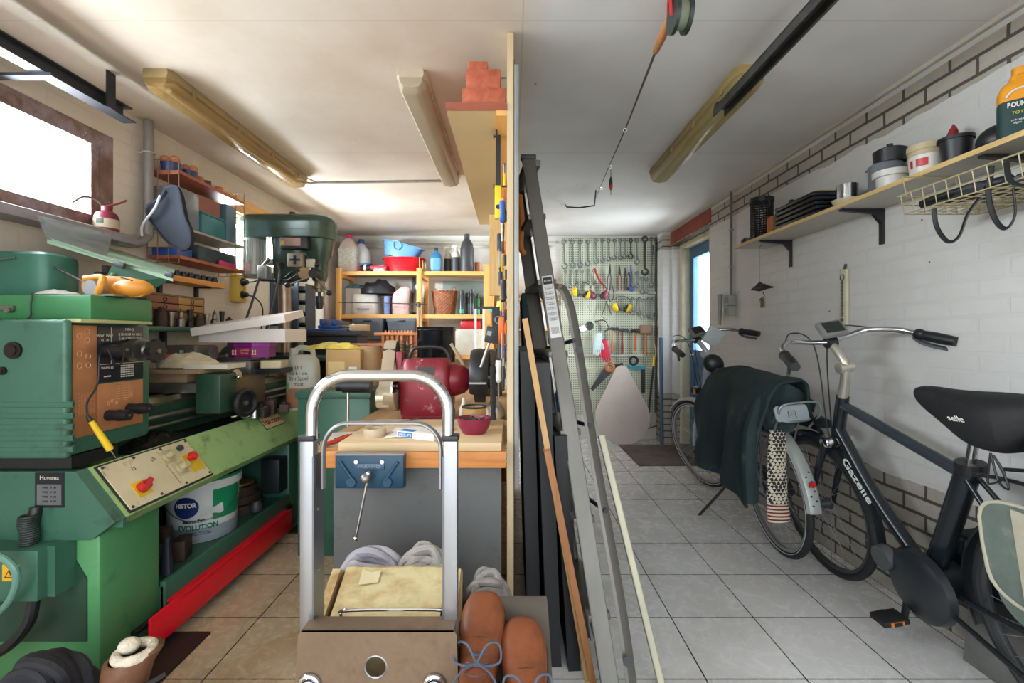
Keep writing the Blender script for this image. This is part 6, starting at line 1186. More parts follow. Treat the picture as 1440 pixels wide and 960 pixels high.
# leather boots, toes away from the lens
LTH = mat('tan_leather', '80472a', .42, 0, .22, 5, bump=.12, bscale=30, dirt='5a3018', dirtamt=.28, dscale=6); LTD = mat('dark_leather', '3a2418', .6)
def boot(loc, rz_, label, grp='tan leather boots'):
    t_ = T('leather_boot', label, 'boot', loc, (R(34), 0, R(rz_)), grp); t_.scale = (1.12, 1.15, 1.12)
    secs = [(-.035, .030, .00, .085, .02), (-.02, .036, .0, .10, .0), (.03, .037, .0, .105, 0), (.08, .036, .0, .10, 0), (.13, .037, .0, .085, 0), (.18, .046, .0, .068, 0), (.22, .050, .0, .058, 0), (.25, .047, .0, .052, 0), (.275, .036, .0, .040, .003), (.288, .018, .006, .024, .006)]
    bb = B(); bb.loft([[(x*w, y, .014+zo+(zz+1)/2*h) for x, zz in sq(20, .75)] for y, w, _, h, zo in secs]); part('upper', bb, LTH, t_, sub=1)
    part('shaft', B().loft([[(x*w, y0_+y*d, z) for x, y in sq(20, .9)] for z, w, d, y0_ in ((.07, .036, .052, .015), (.11, .037, .055, .012), (.15, .042, .06, .005), (.151, .035, .052, .005), (.08, .03, .045, .012))]), LTH, t_)
    part('sole', B().loft([[(x*w*1.08, y, z) for y, w in [(-.04, .02), (-.02, .036), (.05, .036), (.12, .036), (.18, .047), (.23, .05), (.27, .038), (.29, .015)] for x in (-1,)]+[(x*w*1.08, y, z) for y, w in [(-.04, .02), (-.02, .036), (.05, .036), (.12, .036), (.18, .047), (.23, .05), (.27, .038), (.29, .015)][::-1] for x in (1,)] for z in (0, .018)]), LTD, t_)
    part('tongue', B().tube([(0, .15, .088), (0, .10, .112), (0, .07, .15), (0, .055, .19)], (.004, .022), 8, k=3, flat=(0, 0, 1)), LTH, t_)
    part('toe_seam', B().tube([(-.045, .165, .05), (-.03, .172, .076), (0, .175, .083), (.03, .172, .076), (.045, .165, .05)], .0016, 6, k=4), LTD, t_)
    LC = mat('blue_grey_lace', '4a5666', .8)
    for k in range(5):
        y = .145-k*.022; z = .092+k*.011; part('lace', B().tube([(-.02, y, z-.003), (0, y-.008, z+.008), (.02, y, z-.003)], .0024, 6, k=3), LC, t_)
    for s in (-1, 1):
        part('lace_loop', B().tube([(0, .12, .108), (s*.02, .145, .125), (s*.042, .15, .115), (s*.045, .125, .105), (s*.02, .115, .11), (0, .12, .11)], .0022, 6, k=5), LC, t_)
        part('lace_end', B().tube([(0, .12, .11), (s*.03, .10, .115), (s*.05, .07, .095), (s*.062, .03, .075)], .0022, 6, k=5), LC, t_)
    return t_
boot((-.078, .94, .318), -2, 'left tan leather boot with blue-grey laces beside the hand truck')
boot((.036, .89, .283), 3, 'right tan leather boot with loose laces nearest the partition foot')
for k, (x, y, z, d) in enumerate([(-.02, 1.05, .3205, (.19, .30, .03))]): solo('boot_rest', B().prism([(.80, 0), (1.26, 0), (1.26, .485), (1.215, .485), (.80, .205)], .21, frame((-.115, 0, 0), (0, 1, 0), (0, 0, 1))), MT['dusty_crate'], 'dusty sloping wooden block on the floor under the tan boots', 'block')
# bottom-left footwear
BRL = mat('brown_boot_leather', '6a4632', .5, 0, .25, 8, bump=.2); FLC = mat('fleece', 'cfc4b0', .95, 0, .2, 40, bump=1, bscale=60)
solo('low_shelf', B().bx(-1.62, -.86, .92, 1.34, .0, .14, .004), mat('dark_low_shelf', '3c3026', .7), 'low dark shelf on the floor under the old boots at the lower left', 'shelf')
wb_ = T('fleece_boot', 'brown boot with a pale fleece lining at the lower left', 'boot', (-1.0, 1.15, .145), (R(0), R(12), R(35)))
part('shaft', B().loft([[(x*w+dx, y*d, z+x*.02) for x, y in sq(20, .9)] for z, w, d, dx in ((0, .05, .04, 0), (.03, .055, .045, 0), (.12, .043, .038, -.01), (.21, .052, .042, -.015), (.245, .06, .046, -.01), (.25, .05, .045, -.01), (.15, .04, .035, -.01))]), BRL, wb_)
part('foot', B().loft([[(x0_, y*w, (zz+1)/2*h) for y, zz in sq(16, .8)] for x0_, w, h in ((0, .045, .10), (.06, .045, .09), (.12, .048, .065), (.16, .04, .05), (.18, .02, .03))]), BRL, wb_)
part('fleece_cuff', B().torus((-.01, 0, .25), .038, .012, (-.25, 0, 1), 24, 10).ball((-.025, .01, .262), (.024, .02, .02)), FLC, wb_); part('strap', B().box((.015, -.052, .15), (.10, .004, .018), (0, -.5, 0)), BLK, wb_); part('strap', B().box((.02, -.054, .19), (.10, .004, .012), (0, -.5, 0)), BLK, wb_)
b2 = T('ankle_boot', 'shorter brown boot with a fleece edge beside the taller fleece boot', 'boot', (-1.095, 1.07, .145), (0, 0, R(60)))
part('shaft', B().loft([[(x*w, y*d, z) for x, y in sq(18, .9)] for z, w, d in ((0, .045, .04), (.1, .04, .036), (.20, .045, .04), (.198, .035, .03), (.1, .03, .028))]), BRL, b2); part('fleece_cuff', B().torus((0, 0, .203), .038, .008), FLC, b2)
folds('dark_garment', 'dark crumpled cloth beside the boots at the lower left', (-1.19, 1.17, .15), .16, mat('charcoal_cloth', '2a2a30', .85, 0, .3, bump=.3), 51, 9, .022, .22)
rag('blue_cloth', 'blue plastic sheet corner at the far lower left', 'sheet', (-1.36, 1.15, .142), .09, .08, .24, mat('blue_sheet', '3a6a9c', .45, 0, .2), 55, nf=2, amp=.25)
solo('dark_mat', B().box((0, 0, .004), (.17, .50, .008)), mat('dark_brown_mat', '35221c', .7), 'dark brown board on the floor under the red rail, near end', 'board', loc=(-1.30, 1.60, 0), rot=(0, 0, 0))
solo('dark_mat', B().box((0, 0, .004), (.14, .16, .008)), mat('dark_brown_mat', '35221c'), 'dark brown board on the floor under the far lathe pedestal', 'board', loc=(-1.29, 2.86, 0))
# ================================================================ boards and stepladder right of the partition
def leaning(name, label, cat, xb, zt2, xt, y0, y1, th, m, group=None, zb=0.0):
    bb = B(); d = Vector((xt-xb, 0, zt2-zb)).normalized(); n = Vector((d.z, 0, -d.x))*th
    q = [Vector((xb, 0, zb)), Vector((xb, 0, zb))+n, Vector((xt, 0, zt2))+n, Vector((xt, 0, zt2))]
    q[1].z = max(q[1].z, zb); q[0].z = zb
    lift = -min(v.z for v in q)
    bb.loft([[v+Vector((0, y, max(0, lift))) for v in q] for y in (y0, y1)])
    return solo(name, bb, m, label, cat, group)
BP = mat('black_foam_board', '0d0e11', .6, 0, .25, 8, bump=.1); BP2 = mat('black_board_2', '14171a', .55, 0, .2)
leaning('black_board', 'black board leaning closest to the partition', 'board', .062, 1.14, .03, 1.72, 2.7, .05, BP, 'black boards leaning on the partition')
leaning('black_board', 'black board with a rounded top edge, middle of the three', 'board', .13, 1.10, .088, 1.66, 2.6, .05, BP2, 'black boards leaning on the partition')
leaning('black_board', 'black board farthest from the partition', 'board', .202, .84, .152, 1.64, 2.5, .045, BP, 'black boards leaning on the partition')
leaning('green_cloth_board', 'dark green fabric covered board standing behind the black boards', 'board', .12, 1.46, .06, 2.8, 3.6, .06, mat('bottle_green', '183a38', .7))
def stick(name, label, a, b_, w, t_, m):
    a, b_ = Vector(a), Vector(b_); d = (b_-a).normalized(); y = Vector((0, 1, 0)); n = d.cross(y).normalized(); y = n.cross(d)
    return solo(name, B().loft([[p+n*sx2*w/2+y*sy2*t_/2 for sx2, sy2 in ((-1, -1), (1, -1), (1, 1), (-1, 1))] for p in (a, b_)]), m, label, 'wood strip')
stick('wood_strip', 'slim pale wood strip leaning between the black boards and the ladder', PY(738, 448, 1.60), PY(826, 955, 1.585), .019, .03, wood('strip_pale', '9a7448', 'b8925c', 'Z'))
stick('wood_strip', 'wider brown wood strip leaning beside the slim pale one', PY(769, 632, 1.57), PY(836, 970, 1.555), .022, .05, wood('strip_brown', '7c4c28', '9c6838', 'Z'))
# stepladder
ld = Wd('stepladder', 'folded aluminium stepladder leaning beside the partition', 'stepladder', (.3, 1.7, 0))
def rail(bb, a, b_, w, t_, off=(0, 0, 0), flange=.012):
    a, b_ = Vector(a)+Vector(off), Vector(b_)+Vector(off); d = (b_-a).normalized(); x = Vector((0, 0, 1)).cross(d); n = d.cross(Vector((0, 1, 0))).normalized(); y = n.cross(d).normalized()
    def q(p, x0_, x1_, y0_, y1_): return [p+n*x0_+y*y0_, p+n*x1_+y*y0_, p+n*x1_+y*y1_, p+n*x0_+y*y1_]
    bb.loft([q(p, -w/2, w/2, 0, .003) for p in (a, b_)]); bb.loft([q(p, -w/2, -w/2+.003, 0, t_) for p in (a, b_)]); bb.loft([q(p, w/2-.003, w/2, 0, t_) for p in (a, b_)]); return bb
A0, A1 = PY(743, 222, 2.0), PY(866, 1010, 1.42); A1.z = .01; off = Vector((-.045, .38, 0))
LAL = mat('ladder_aluminium', '68655f', .45, .5, .2, 4, stretch=(2, 2, .4), dirt='5f5c58', dirtamt=.15)
part('front_rail', rail(B(), A0, A1, .056, .03), LAL, ld); part('front_rail', rail(B(), A0, A1, .062, -.03, off), LAL, ld)
part('rail_end_cap', B().box(A0+Vector((0, .01, .005)), (.068, .035, .02), bev=.004), DGR, ld)
dA = (A1-A0)
for k in range(6):
    p = A0+dA*(.14+k*.145); tdir = (off).normalized()
    part('tread', B().box(p+off/2+Vector((0, .0, 0)), (.075, off.length-.01, .022), (0, R(-4), math.atan2(-off.x, off.y)), .002), LAL, ld)
Bp = [PY(782, 402, 1.86), PY(790, 405, 1.84), PY(800, 425, 1.82), PY(811, 478, 1.78)]; B1 = PY(893, 1000, 1.44); B1.z = .01
bb = B(); pts = Bp+[PY(836, 640, 1.65), PY(874, 860, 1.52), B1]
for s, oo in ((0, Vector()), (1, off)):
    part('rear_leg', B().tube([p+oo for p in pts], (.025, .011), 8, k=4, flat=(1, 0, 0)), LAL, ld)
part('top_bridge', B().box(A0+off/2+Vector((.02, 0, -.02)), (.07, off.length, .03), (0, 0, math.atan2(-off.x, off.y)), .004), LAL, ld)
for px, py, Y in ((788, 402, 1.83), (814, 492, 1.74), (882, 930, 1.46)): part('pivot_bolt', B().cyl(PY(px, py, Y-.02), PY(px, py, Y), .014 if py > 450 else .008, n=18), BLK if py > 450 else RST, ld)
for k in range(3): 
    a = PY(808+k*22, 478+k*120, 1.74-k*.08); part('cross_brace', B().cyl(a, a+off+Vector((-.03, 0, -.04)), .008), DST, ld)
# instruction label on rail
mid = A0+dA*.31; d = dA.normalized(); Fl = frame(mid+Vector((0, -.001, 0)), Vector((0, 1, 0)).cross(d)*-1, -d)
xdir = d.cross(Vector((0, 1, 0))).normalized(); nrm = xdir.cross(-d)
if nrm.y > 0: xdir = -xdir
Fl = frame(A0+dA*.335+Vector((0, -.0005, 0)), xdir, -d)
lab_ = part('instruction_label', B().prism(rrect(.042, .26, .003), .0008, Fl @ Matrix.Translation((0, 0, 0))), mat('label_silver', 'b8b8b6', .5), ld, label='pale instruction label')
part('label_header', B().prism(rrect(.036, .03, .002), .0006, Fl @ Matrix.Translation((0, .108, .001))), BLK, lab_); text('label_title', 'ALTREX', .009, Fl @ Matrix.Translation((0, .108, .0018)), WHT, lab_, fit=.03)
for k in range(7): text('label_text', 'max. 150 kg EN 131\nlet op bij gebruik', .0065, Fl @ Matrix.Translation((0, .078-k*.022, .001)), DGR, lab_, fit=.034)
text('barcode', '|||||||||', .03, Fl @ Matrix.Translation((0, -.098, .001)), BLK, lab_, fit=.028)
sr = solo('cream_rail', rail(B(), PY(846, 612, 1.74), (lambda v: Vector((v.x, v.y, .006)))(PY(934, 975, 1.53)), .024, .02), mat('cream_metal', 'aaa690', .5, .3), 'thin cream metal rail leaning on the outside of the stepladder', 'rail')
# behind the ladder: shelf on back wall with cartons, blue thing
w_ = Wd('back_wall_shelf', 'small pine wall shelf seen between the partition and the ladder', 'shelf', (.3, 5.2, 1.2))
part('board', B().bx(.05, .52, 5.12, YB, 1.60, 1.62), PIN, w_); part('board', B().bx(.05, .52, 5.12, YB, 1.26, 1.28), PIN, w_); part('bracket', B().bx(.42, .44, 5.14, YB-.01, 1.10, 1.26), DST, w_); part('post', B().bx(.05, .07, 5.12, YB, .9, 1.85), PINZ, w_)
solo('white_carton', B().box((0, 0, .1), (.14, .16, .2)), WC, 'white carton on the lower board of the small back wall shelf', 'carton', loc=(.36, 5.22, 1.2805)); solo('red_white_box', B().box((0, 0, .08), (.12, .16, .16)), mat('pale_red_box', 'b49a90', .6, 0, .4, 9), 'pale red printed box beside the white carton', 'carton', loc=(.21, 5.22, 1.2805))
solo('wood_box', B().box((0, 0, .035), (.18, .14, .07)), CRD, 'low brown box on the upper board of the small back wall shelf', 'box', loc=(.30, 5.22, 1.6205))
rag('blue_patterned_bag', 'blue patterned bag on the floor behind the stepladder', 'bag', (.37, 3.6, 0), .10, .2, 1.0, mat('blue_pattern', '1f5a8c', .6, 0, .6, 30), 61, amp=.1)
solo('orange_handle_tool', B().tube([(.035, 2.15, 1.86), (.045, 2.15, 1.74), (.04, 2.15, 1.62), (.06, 2.15, 1.58)], .014, 10, k=4), ORG, 'orange handled tool hanging on the ladder side of the partition', 'hand tool')
solo('tyre', B().torus((.30, 2.9, .33), .30, .03, (1, -.1, 0)), RUB, 'black tyre standing behind the stepladder', 'tyre')
# ================================================================ pegboard and its tools
m, t, b = newmat('pegboard_cream'); tcn = node(t, 'TexCoord'); mpn = node(t, 'Mapping'); mpn.inputs['Scale'].default_value = (1/.026, 1/.026, 1/.026); t.links.new(tcn.outputs['Object'], mpn.inputs[0])
fr = t.nodes.new('ShaderNodeVectorMath'); fr.operation = 'FRACTION'; t.links.new(mpn.outputs[0], fr.inputs[0])
sb = t.nodes.new('ShaderNodeVectorMath'); sb.operation = 'SUBTRACT'; sb.inputs[1].default_value = (.5, 0, .5); t.links.new(fr.outputs[0], sb.inputs[0])
ml = t.nodes.new('ShaderNodeVectorMath'); ml.operation = 'MULTIPLY'; ml.inputs[1].default_value = (1, 0, 1); t.links.new(sb.outputs[0], ml.inputs[0])
le = t.nodes.new('ShaderNodeVectorMath'); le.operation = 'LENGTH'; t.links.new(ml.outputs[0], le.inputs[0])
t.links.new(mix(t, ramp(t, le.outputs['Value'],   .2, .29), (.07, .09, .07), lin('bcc0aa')), b.inputs['Base Color']); b.inputs['Roughness'].default_value = .5
PEG = m; PY0 = 5.30
pg = T('pegboard', 'cream pegboard covering the back wall right of the stepladder', 'pegboard', (0, 0, 0))
for z0_, z1_ in ((1.70, 2.335), (.975, 1.69), (.31, .965)): part('panel', B().bx(.57, 1.665, PY0+.015, PY0+.022, z0_, z1_), PEG, pg)
part('batten', B().bx(.57, 1.665, PY0, PY0+.015, 1.685, 1.705), mat('batten_white', 'c8c6ba', .5), pg); part('batten', B().bx(.57, 1.665, PY0, PY0+.015, .96, .98), mat('batten_white', 'c8c6ba'), pg)
part('edge_strip', B().bx(1.655, 1.67, PY0+.0, PY0+.03, .31, 2.335), mat('edge_dark', '4a4a40', .6), pg); part('backing', B().bx(.58, 1.65, PY0+.022, YB, .35, .4).bx(.58, 1.65, PY0+.022, YB, 2.2, 2.25), PIN, pg)
TY = 5.275
def TP(px, py): return PY(px, py, TY)
def peg(p):  # short hook built into each tool
    return B().cyl((p[0], TY+.005, p[2]), (p[0], PY0+.02, p[2]), .003, n=6)
BST = mat('bright_spanner', '7a7c7c', .35, .6, .2); GST = mat('dark_spanner', '4e4f50', .4, .8, .2)
def spanner(label, px, y0_, y1_, w=.012, m=None, dark=False, group='spanners on the pegboard'):
    p = TP(px, y0_); L = (y1_-y0_)/F*TY; m = m or BST; w *= 1.35
    bb = B(); r = w*1.25
    bb.loft([[(x*ww, y*.004, z) for x, y in sq(10, .7)] for z, ww in ((-r, w*.55), (-L*.5, w*.42), (-L+r, w*.6))])
    bb.torus((0, 0, 0), r, w*.38, (0, 1, 0), 18, 8)
    # open jaw at the lower end
    jaw = []
    for k in range(15): a = R(-55-290*k/14); jaw.append((r*1.35*math.sin(a)*1, -L+-r*1.35*math.cos(a)*-1*-1))
    bb.torus((0, 0, -L), r*1.15, w*.5, (0, 1, 0), 18, 8, 120, 420) if False else bb.torus((0, 0, -L), r*1.2, w*.5, (0, 1, 0), 16, 8, 30-120, 30+180)
    o = solo('spanner', bb, m, label, 'spanner', group, loc=p, rot=(0, R(random.uniform(-2, 2)), 0)); pk_ = B().cyl((0, .004, r*.4), (0, PY0+.02-TY, r*.4), .003, n=6); part('hook', pk_, BLK, o); return o
random.seed(31)
row1 = [(793, 340, 374, .014), (805, 340, 373, .014), (816, 340, 372, .0135), (827, 340, 370, .013), (838, 338, 367, .012), (847, 338, 366, .011), (856, 338, 364, .011), (864, 338, 362, .010), (872, 338, 362, .010), (879, 338, 361, .010), (887, 338, 360, .012), (895, 338, 368, .013), (907, 336, 382, .017), (916, 336, 400, .012)]
ords = ['first', 'second', 'third', 'fourth', 'fifth', 'sixth', 'seventh', 'eighth', 'ninth', 'tenth', 'eleventh', 'twelfth', 'thirteenth', 'last']
for k, (px, a, b_, w) in enumerate(row1): spanner('%s spanner from the left in the top row of the pegboard' % ords[k] if k != 12 else 'largest dark open spanner near the right end of the top row', px, a, b_, w, GST if k in (10, 12) else BST)
row2 = [(795, 382, 402), (803, 382, 402), (811, 382, 400), (819, 382, 399), (827, 380, 397), (835, 380, 395)]
for k, (px, a, b_) in enumerate(row2): spanner('%s small spanner from the left in the second row of the pegboard' % ords[k], px, a, b_, .009, group='small spanners on the pegboard')
row3 = [(886, 385, 405), (896, 384, 402), (903, 392, 410), (909, 392, 409)]
for k, (px, a, b_) in enumerate(row3): spanner('%s spanner from the left at the right end of the second row' % ords[k], px, a, b_, .011, GST if k == 0 else BST, group='spanners at the right of the second row')
row4 = [(889, 420, 440), (899, 420, 440), (904, 422, 446), (912, 420, 444), (918, 420, 446)]
for k, (px, a, b_) in enumerate(row4): spanner('%s grip wrench from the left in the third row, right side' % ords[k], px, a, b_, .010, group='wrenches in the third row')
def pliers(label, px, y0_, y1_, mh, op=.02):
    p = TP(px, y0_); L = (y1_-y0_)/F*TY; t_ = T('pliers', label, 'pliers', p, (0, R(random.uniform(-4, 4)), 0), 'pliers on the pegboard')
    part('jaws', B().loft([[(x*w, y*.006, z) for x, y in sq(10, .8)] for z, w in ((0, .004), (-L*.2, .012), (-L*.32, .016), (-L*.38, .012))]), GST, t_)
    for s in (-1, 1): part('handle', B().tube([(s*.005, 0, -L*.33), (s*op, 0, -L*.55), (s*op*.9, 0, -L)], .006, 8, k=4), mh, t_)
    part('hook', B().cyl((0, .004, -.01), (0, PY0+.02-TY, -.01), .003, n=6), BLK, t_)
pliers('long dark waterpump pliers in the middle of the second row', 858, 371, 408, GST, .018); pliers('red-brown handled pliers right of the long dark pair', 871, 373, 408, mat('rust_red_handle', '7a3a34', .5)); pliers('slim dark pliers at the right of the red-brown pair', 879, 376, 408, mat('brown_handle', '4a3432', .5), .012)
solo('wire_loop_tool', B().tube([TP(858, 402), TP(856, 418), TP(860, 424), TP(863, 414), TP(861, 400)], .004, 6, k=5), GST, 'dark wire loop hanging under the waterpump pliers', 'tool')
rs = solo('red_grip_snips', B().tube([TP(836, 377), TP(842, 392), TP(850, 402)], lambda u: .014-.004*u, 8, k=4).cyl(TP(848, 400), TP(851, 418), .006, .004), mat('snips_red', 'a02a24', .45), 'red gripped snips hanging in the second row', 'snips')
solo('blue_cutter', B().box(TP(888, 406), (.055, .03, .06), (0, .3, 0), .012).cyl(TP(888, 398), TP(887, 372), .008), mat('cutter_blue', '3c5c9c', .45), 'blue and white cable cutter under the second row', 'cutter')
def muffs(label, px, py, mc, tilt=0):
    p = TP(px, py); t_ = T('ear_defenders', label, 'ear defenders', p, (0, R(tilt), 0), 'ear defenders on the pegboard')
    part('headband', B().torus((0, 0, 0), .10, (.003, .012), (0, 1, 0), 24, 6, 195, 345).torus((0, 0, 0), .10, (.003, .012), (0, 1, 0), 1, 6, 0, 1) if False else B().tube([(.10*math.cos(R(a)), 0, .09*math.sin(R(a))) for a in range(10, 171, 10)], (.003, .010), 8, flat=(0, 0, 1)), BLK, t_)
    for s in (-1, 1): 
        c_ = part('ear_cup', B().ball((s*.075, -.01, -.045), (.036, .035, .055), 18, 10, (0, s*.5, 0)), mc, t_); part('cushion', B().ball((s*.055, -.005, -.045), (.025, .036, .05), 18, 10, (0, s*.5, 0)), BLK, c_)
        part('yoke', B().cyl((s*.095, 0, .015), (s*.085, 0, -.03), .004), BLK, t_)
YM = mat('muff_yellow', 'd4b414', .4); muffs('yellow ear defenders at the left under the spanners', 819, 407, YM, 12); muffs('black and pink ear defenders beside the yellow pair', 841, 409, mat('muff_magenta', '7c2c44', .4)); muffs('yellow and black ear defenders hanging lower, in the third row', 875, 427, YM, 4)
solo('compass_tool', B().cyl(TP(853, 424), TP(846, 445), .005).cyl(TP(853, 424), TP(860, 443), .005).ball(TP(853, 424), .01).cyl(TP(846, 445), TP(854, 450), .003), GST, 'steel dividers hanging in the third row', 'dividers')
solo('tri_square', B().cyl(TP(826, 430), TP(834, 442), .003).box(TP(830, 430), (.06, .008, .006)), STL, 'thin steel bracket hanging left of the dividers', 'bracket')
for k, (px, py, r, lab) in enumerate([(820, 462, .045, 'round chrome disc at the left of the hammers'), (829, 458, .05, 'dark toothed cutter beside the chrome disc')]): solo('round_cutter', B().cyl(TP(px, py), TP(px, py)+Vector((0, -.01, 0)), r, n=28).torus(TP(px, py)+Vector((0, -.01, 0)), r*.85, .006, (0, 1, 0)), CHR if k == 0 else GST, lab, 'disc')
solo('drill_brace', B().tube([TP(838, 452), TP(846, 450), TP(852, 452), TP(856, 462), TP(850, 466)], .006, 8, k=4).ball(TP(838, 452), .014), GST, 'small dark hand brace above the gloves', 'brace')
def hammer(label, px, py, py2, hw_, mh, mhead, hh=.03, tilt=0):
    p = TP(px, py); L = (py2-py)/F*TY; t_ = T('hammer', label, 'hammer', p, (0, R(tilt), 0), 'hammers on the pegboard')
    part('head', B().loft([[(x_, y*hh*.5*k, z*hh*.5*k) for y, z in sq(12, .6)] for x_, k in ((-hw_, .35 if mhead is not None and hw_ > .05 and hh < .04 else 1), (-hw_*.4, .8), (-hw_*.2, 1), (hw_*.3, 1), (hw_*.5, .8), (hw_*.6, 1.0), (hw_, 1.0))]), mhead, t_)
    part('handle', B().loft([[(x*w, y*w*.7, z) for x, y in sq(12, .9)] for z, w in ((hh*.4, .010), (-L*.4, .011), (-L*.75, .017), (-L, .015))]), mh, t_); part('hook', B().cyl((.02, 0, -hh*.5-.004), (.02, PY0+.02-TY, -hh*.5-.004), .003, n=6), BLK, t_)
HW = wood('hammer_wood', '8a5430', 'b07444', 'Z'); HW2 = mat('hammer_red_wood', '7a3420', .5)
hammer('claw hammer with a tan wooden handle right of the gloves', 861, 462, 495, .07, HW, GST); hammer('hammer with a dark red handle, second from the left', 875, 464, 498, .07, HW2, GST); hammer('small hammer with an orange handle, third from the left', 893, 465, 493, .045, mat('orange_handle', 'c0602c', .5), BLK, .04)
mallet = T('mallet', 'wooden mallet with a big square brown head', 'mallet', TP(908, 463)); part('head', B().box((0, 0, .0), (.13, .09, .10), bev=.012), mat('mallet_brown', '8a6a58', .6, 0, .25), mallet); part('handle', B().cyl((0, 0, -.05), (0, 0, -.30), .014, .017), HW, mallet)
def glove(label, px, py, m, s=1):
    t_ = T('work_glove', label, 'glove', TP(px, py)+Vector((0, -.012, 0)), (0, R(6*s), 0), 'work gloves on the pegboard')
    part('palm', B().loft([[(x*w+dx, y*.014, z) for x, y in sq(14, .8)] for z, w, dx in ((0, .030, 0), (-.05, .034, 0), (-.10, .045, 0), (-.17, .05, 0), (-.20, .045, 0))]), m, t_)
    for k in range(4): part('finger', B().tube([(-.034+k*.022, 0, -.185), (-.036+k*.024, -.004, -.225), (-.036+k*.024, -.008, -.262+abs(k-1.5)*.012)], lambda u: .012-.003*u, 8, k=3), m, t_)
    part('thumb', B().tube([(.04*s, 0, -.11), (.065*s, -.005, -.15), (.068*s, -.01, -.185)], .012, 8, k=3), m, t_)
    part('hook', B().cyl((0, 0, .003), (0, PY0+.03-TY, .003), .003, n=6), BLK, t_)
glove('white and pale blue glove hanging left of the red one', 842, 468, mat('pale_glove', 'b4c4c4', .8, 0, .2)); glove('red glove hanging over the pale one', 850, 478, mat('red_glove', 'b81c38', .7, 0, .25), -1)
def saw(label, p0, p1, mh, w0=.05, w1=.02, hk=None):
    p0, p1 = Vector(p0), Vector(p1); d = (p1-p0).normalized(); n = Vector((d.z, 0, -d.x)); t_ = Wd('hand_saw', label, 'saw', p0)
    part('blade', B().loft([[p+n*a+Vector((0, s, 0)) for a, s in ((-w, -.0015), (w, -.0015), (w, .0015), (-w, .0015))] for p, w in ((p0, w0), (p1, w1))]), GST, t_)
    c = p0-d*.03; part('handle', B().torus(c, .042, .014, (0, 1, 0), 24, 8), mh, t_); part('hook', B().cyl((c.x, c.y, c.z+.028), (c.x, PY0+.02, c.z+.028), .003, n=6), BLK, t_)
OGH = mat('saw_orange', 'a8602c', .5)
saw('hand saw with a carved orange wooden handle in the lowest row', TP(855, 520), TP(832, 548), OGH); saw('second wooden handled saw pointing right beside the first', TP(862, 515), TP(876, 512)+Vector((0, -.006, 0)), OGH, .02, .02)
ss = Wd('blue_saw', 'tenon saw with a black handle and turquoise back', 'saw', TP(895, 517)); part('handle', B().torus(TP(891, 507), .045, .013, (0, 1, 0), 24, 8), BLK, ss); part('back', B().bx(TP(882, 517).x, TP(908, 517).x, TY-.008, TY+.006, TP(0, 519).z, TP(0, 515).z), mat('turquoise_saw', '2890a8', .45), ss); part('blade', B().bx(TP(902, 517).x, TP(907, 517).x, TY-.002, TY+.002, TP(0, 552).z, TP(0, 518).z), GST, ss)
cs = Wd('coping_saw', 'tangled yellow-handled saws hanging at the right of the lowest row', 'saw', TP(912, 500)); part('frame', B().tube([TP(905, 500), TP(912, 497), TP(920, 502), TP(922, 492), TP(917, 470)], .006, 6, k=4), mat('wheat', 'b8a068', .6), cs); part('blade', B().loft([[TP(px, py)+Vector((dx, dy, 0)) for dx, dy in ((-.012, -.002), (.012, -.002), (.012, .002), (-.012, .002))] for px, py in ((919, 515), (912, 583))]), GST, cs); part('grip', B().cyl(TP(920, 500), TP(919, 515), .014), YEL, cs)
solo('long_wood_rod', B().cyl(TP(810, 518), TP(838, 518), .008), mat('wheat', 'b8a068'), 'pale horizontal rod left of the orange saw', 'rod')
for k, (px, a, b_) in enumerate([(918, 345, 372), (920, 440, 452)]): solo('screwdriver', B().cyl(TP(px, a), TP(px, (a+b_)/2), .01, .008).cyl(TP(px, (a+b_)/2), TP(px, b_), .004), GST, ['slim dark tool at the far right of the top row', 'short dark tool at the far right of the third row'][k], 'hand tool')
# drop shaped board
pts = [(.30*math.cos(R(a)), .30+.30*math.sin(R(a))) for a in range(-225, 46, 6)][::1]
pts = [(.30*math.cos(R(a)), .30+.30*math.sin(R(a))) for a in range(180-35, 360+36, 5)]; pts.append((.06, .855)); pts.append((.0, .875)); pts.append((-.055, .85))
Mx = Matrix.Translation((1.225, 5.06, 0)) @ Euler((R(90-7), 0, R(-2))).to_matrix().to_4x4()
solo('drop_shaped_board', B().prism(pts, .018, Mx), mat('taupe_board', 'b3a59c', .55, 0, .08), 'large taupe drop-shaped board leaning under the pegboard', 'board')
solo('blue_pole', B().cyl((1.655, 5.06, 0), (1.655, 5.10, 1.18), .02, n=14), mat('slate_blue', '3c566c', .45), 'slate blue pole standing at the right of the pegboard', 'pole')
solo('floor_hose', B().tube([(1.42, 5.27, .16), (1.55, 5.26, .14), (1.66, 5.25, .17)], .008, 6, k=4), DGR, 'dark pipe low on the wall right of the drop-shaped board', 'pipe')
solo('door_mat', B().bx(1.17, 1.755, 4.22, 5.02, .001, .013, .004), mat('mat_brown_grey', '6c625a', .95, 0, .4, 20, bump=.6, dirt='45403a', dirtamt=.4), 'brown-grey door mat before the blue door', 'door mat')
solo('door_step', B().bx(XR-.02, XR+.2, 4.14, 5.08, .0, .02), mat('step_grey', '7a766e', .6), 'thin grey threshold of the blue door', 'threshold', kind='structure')
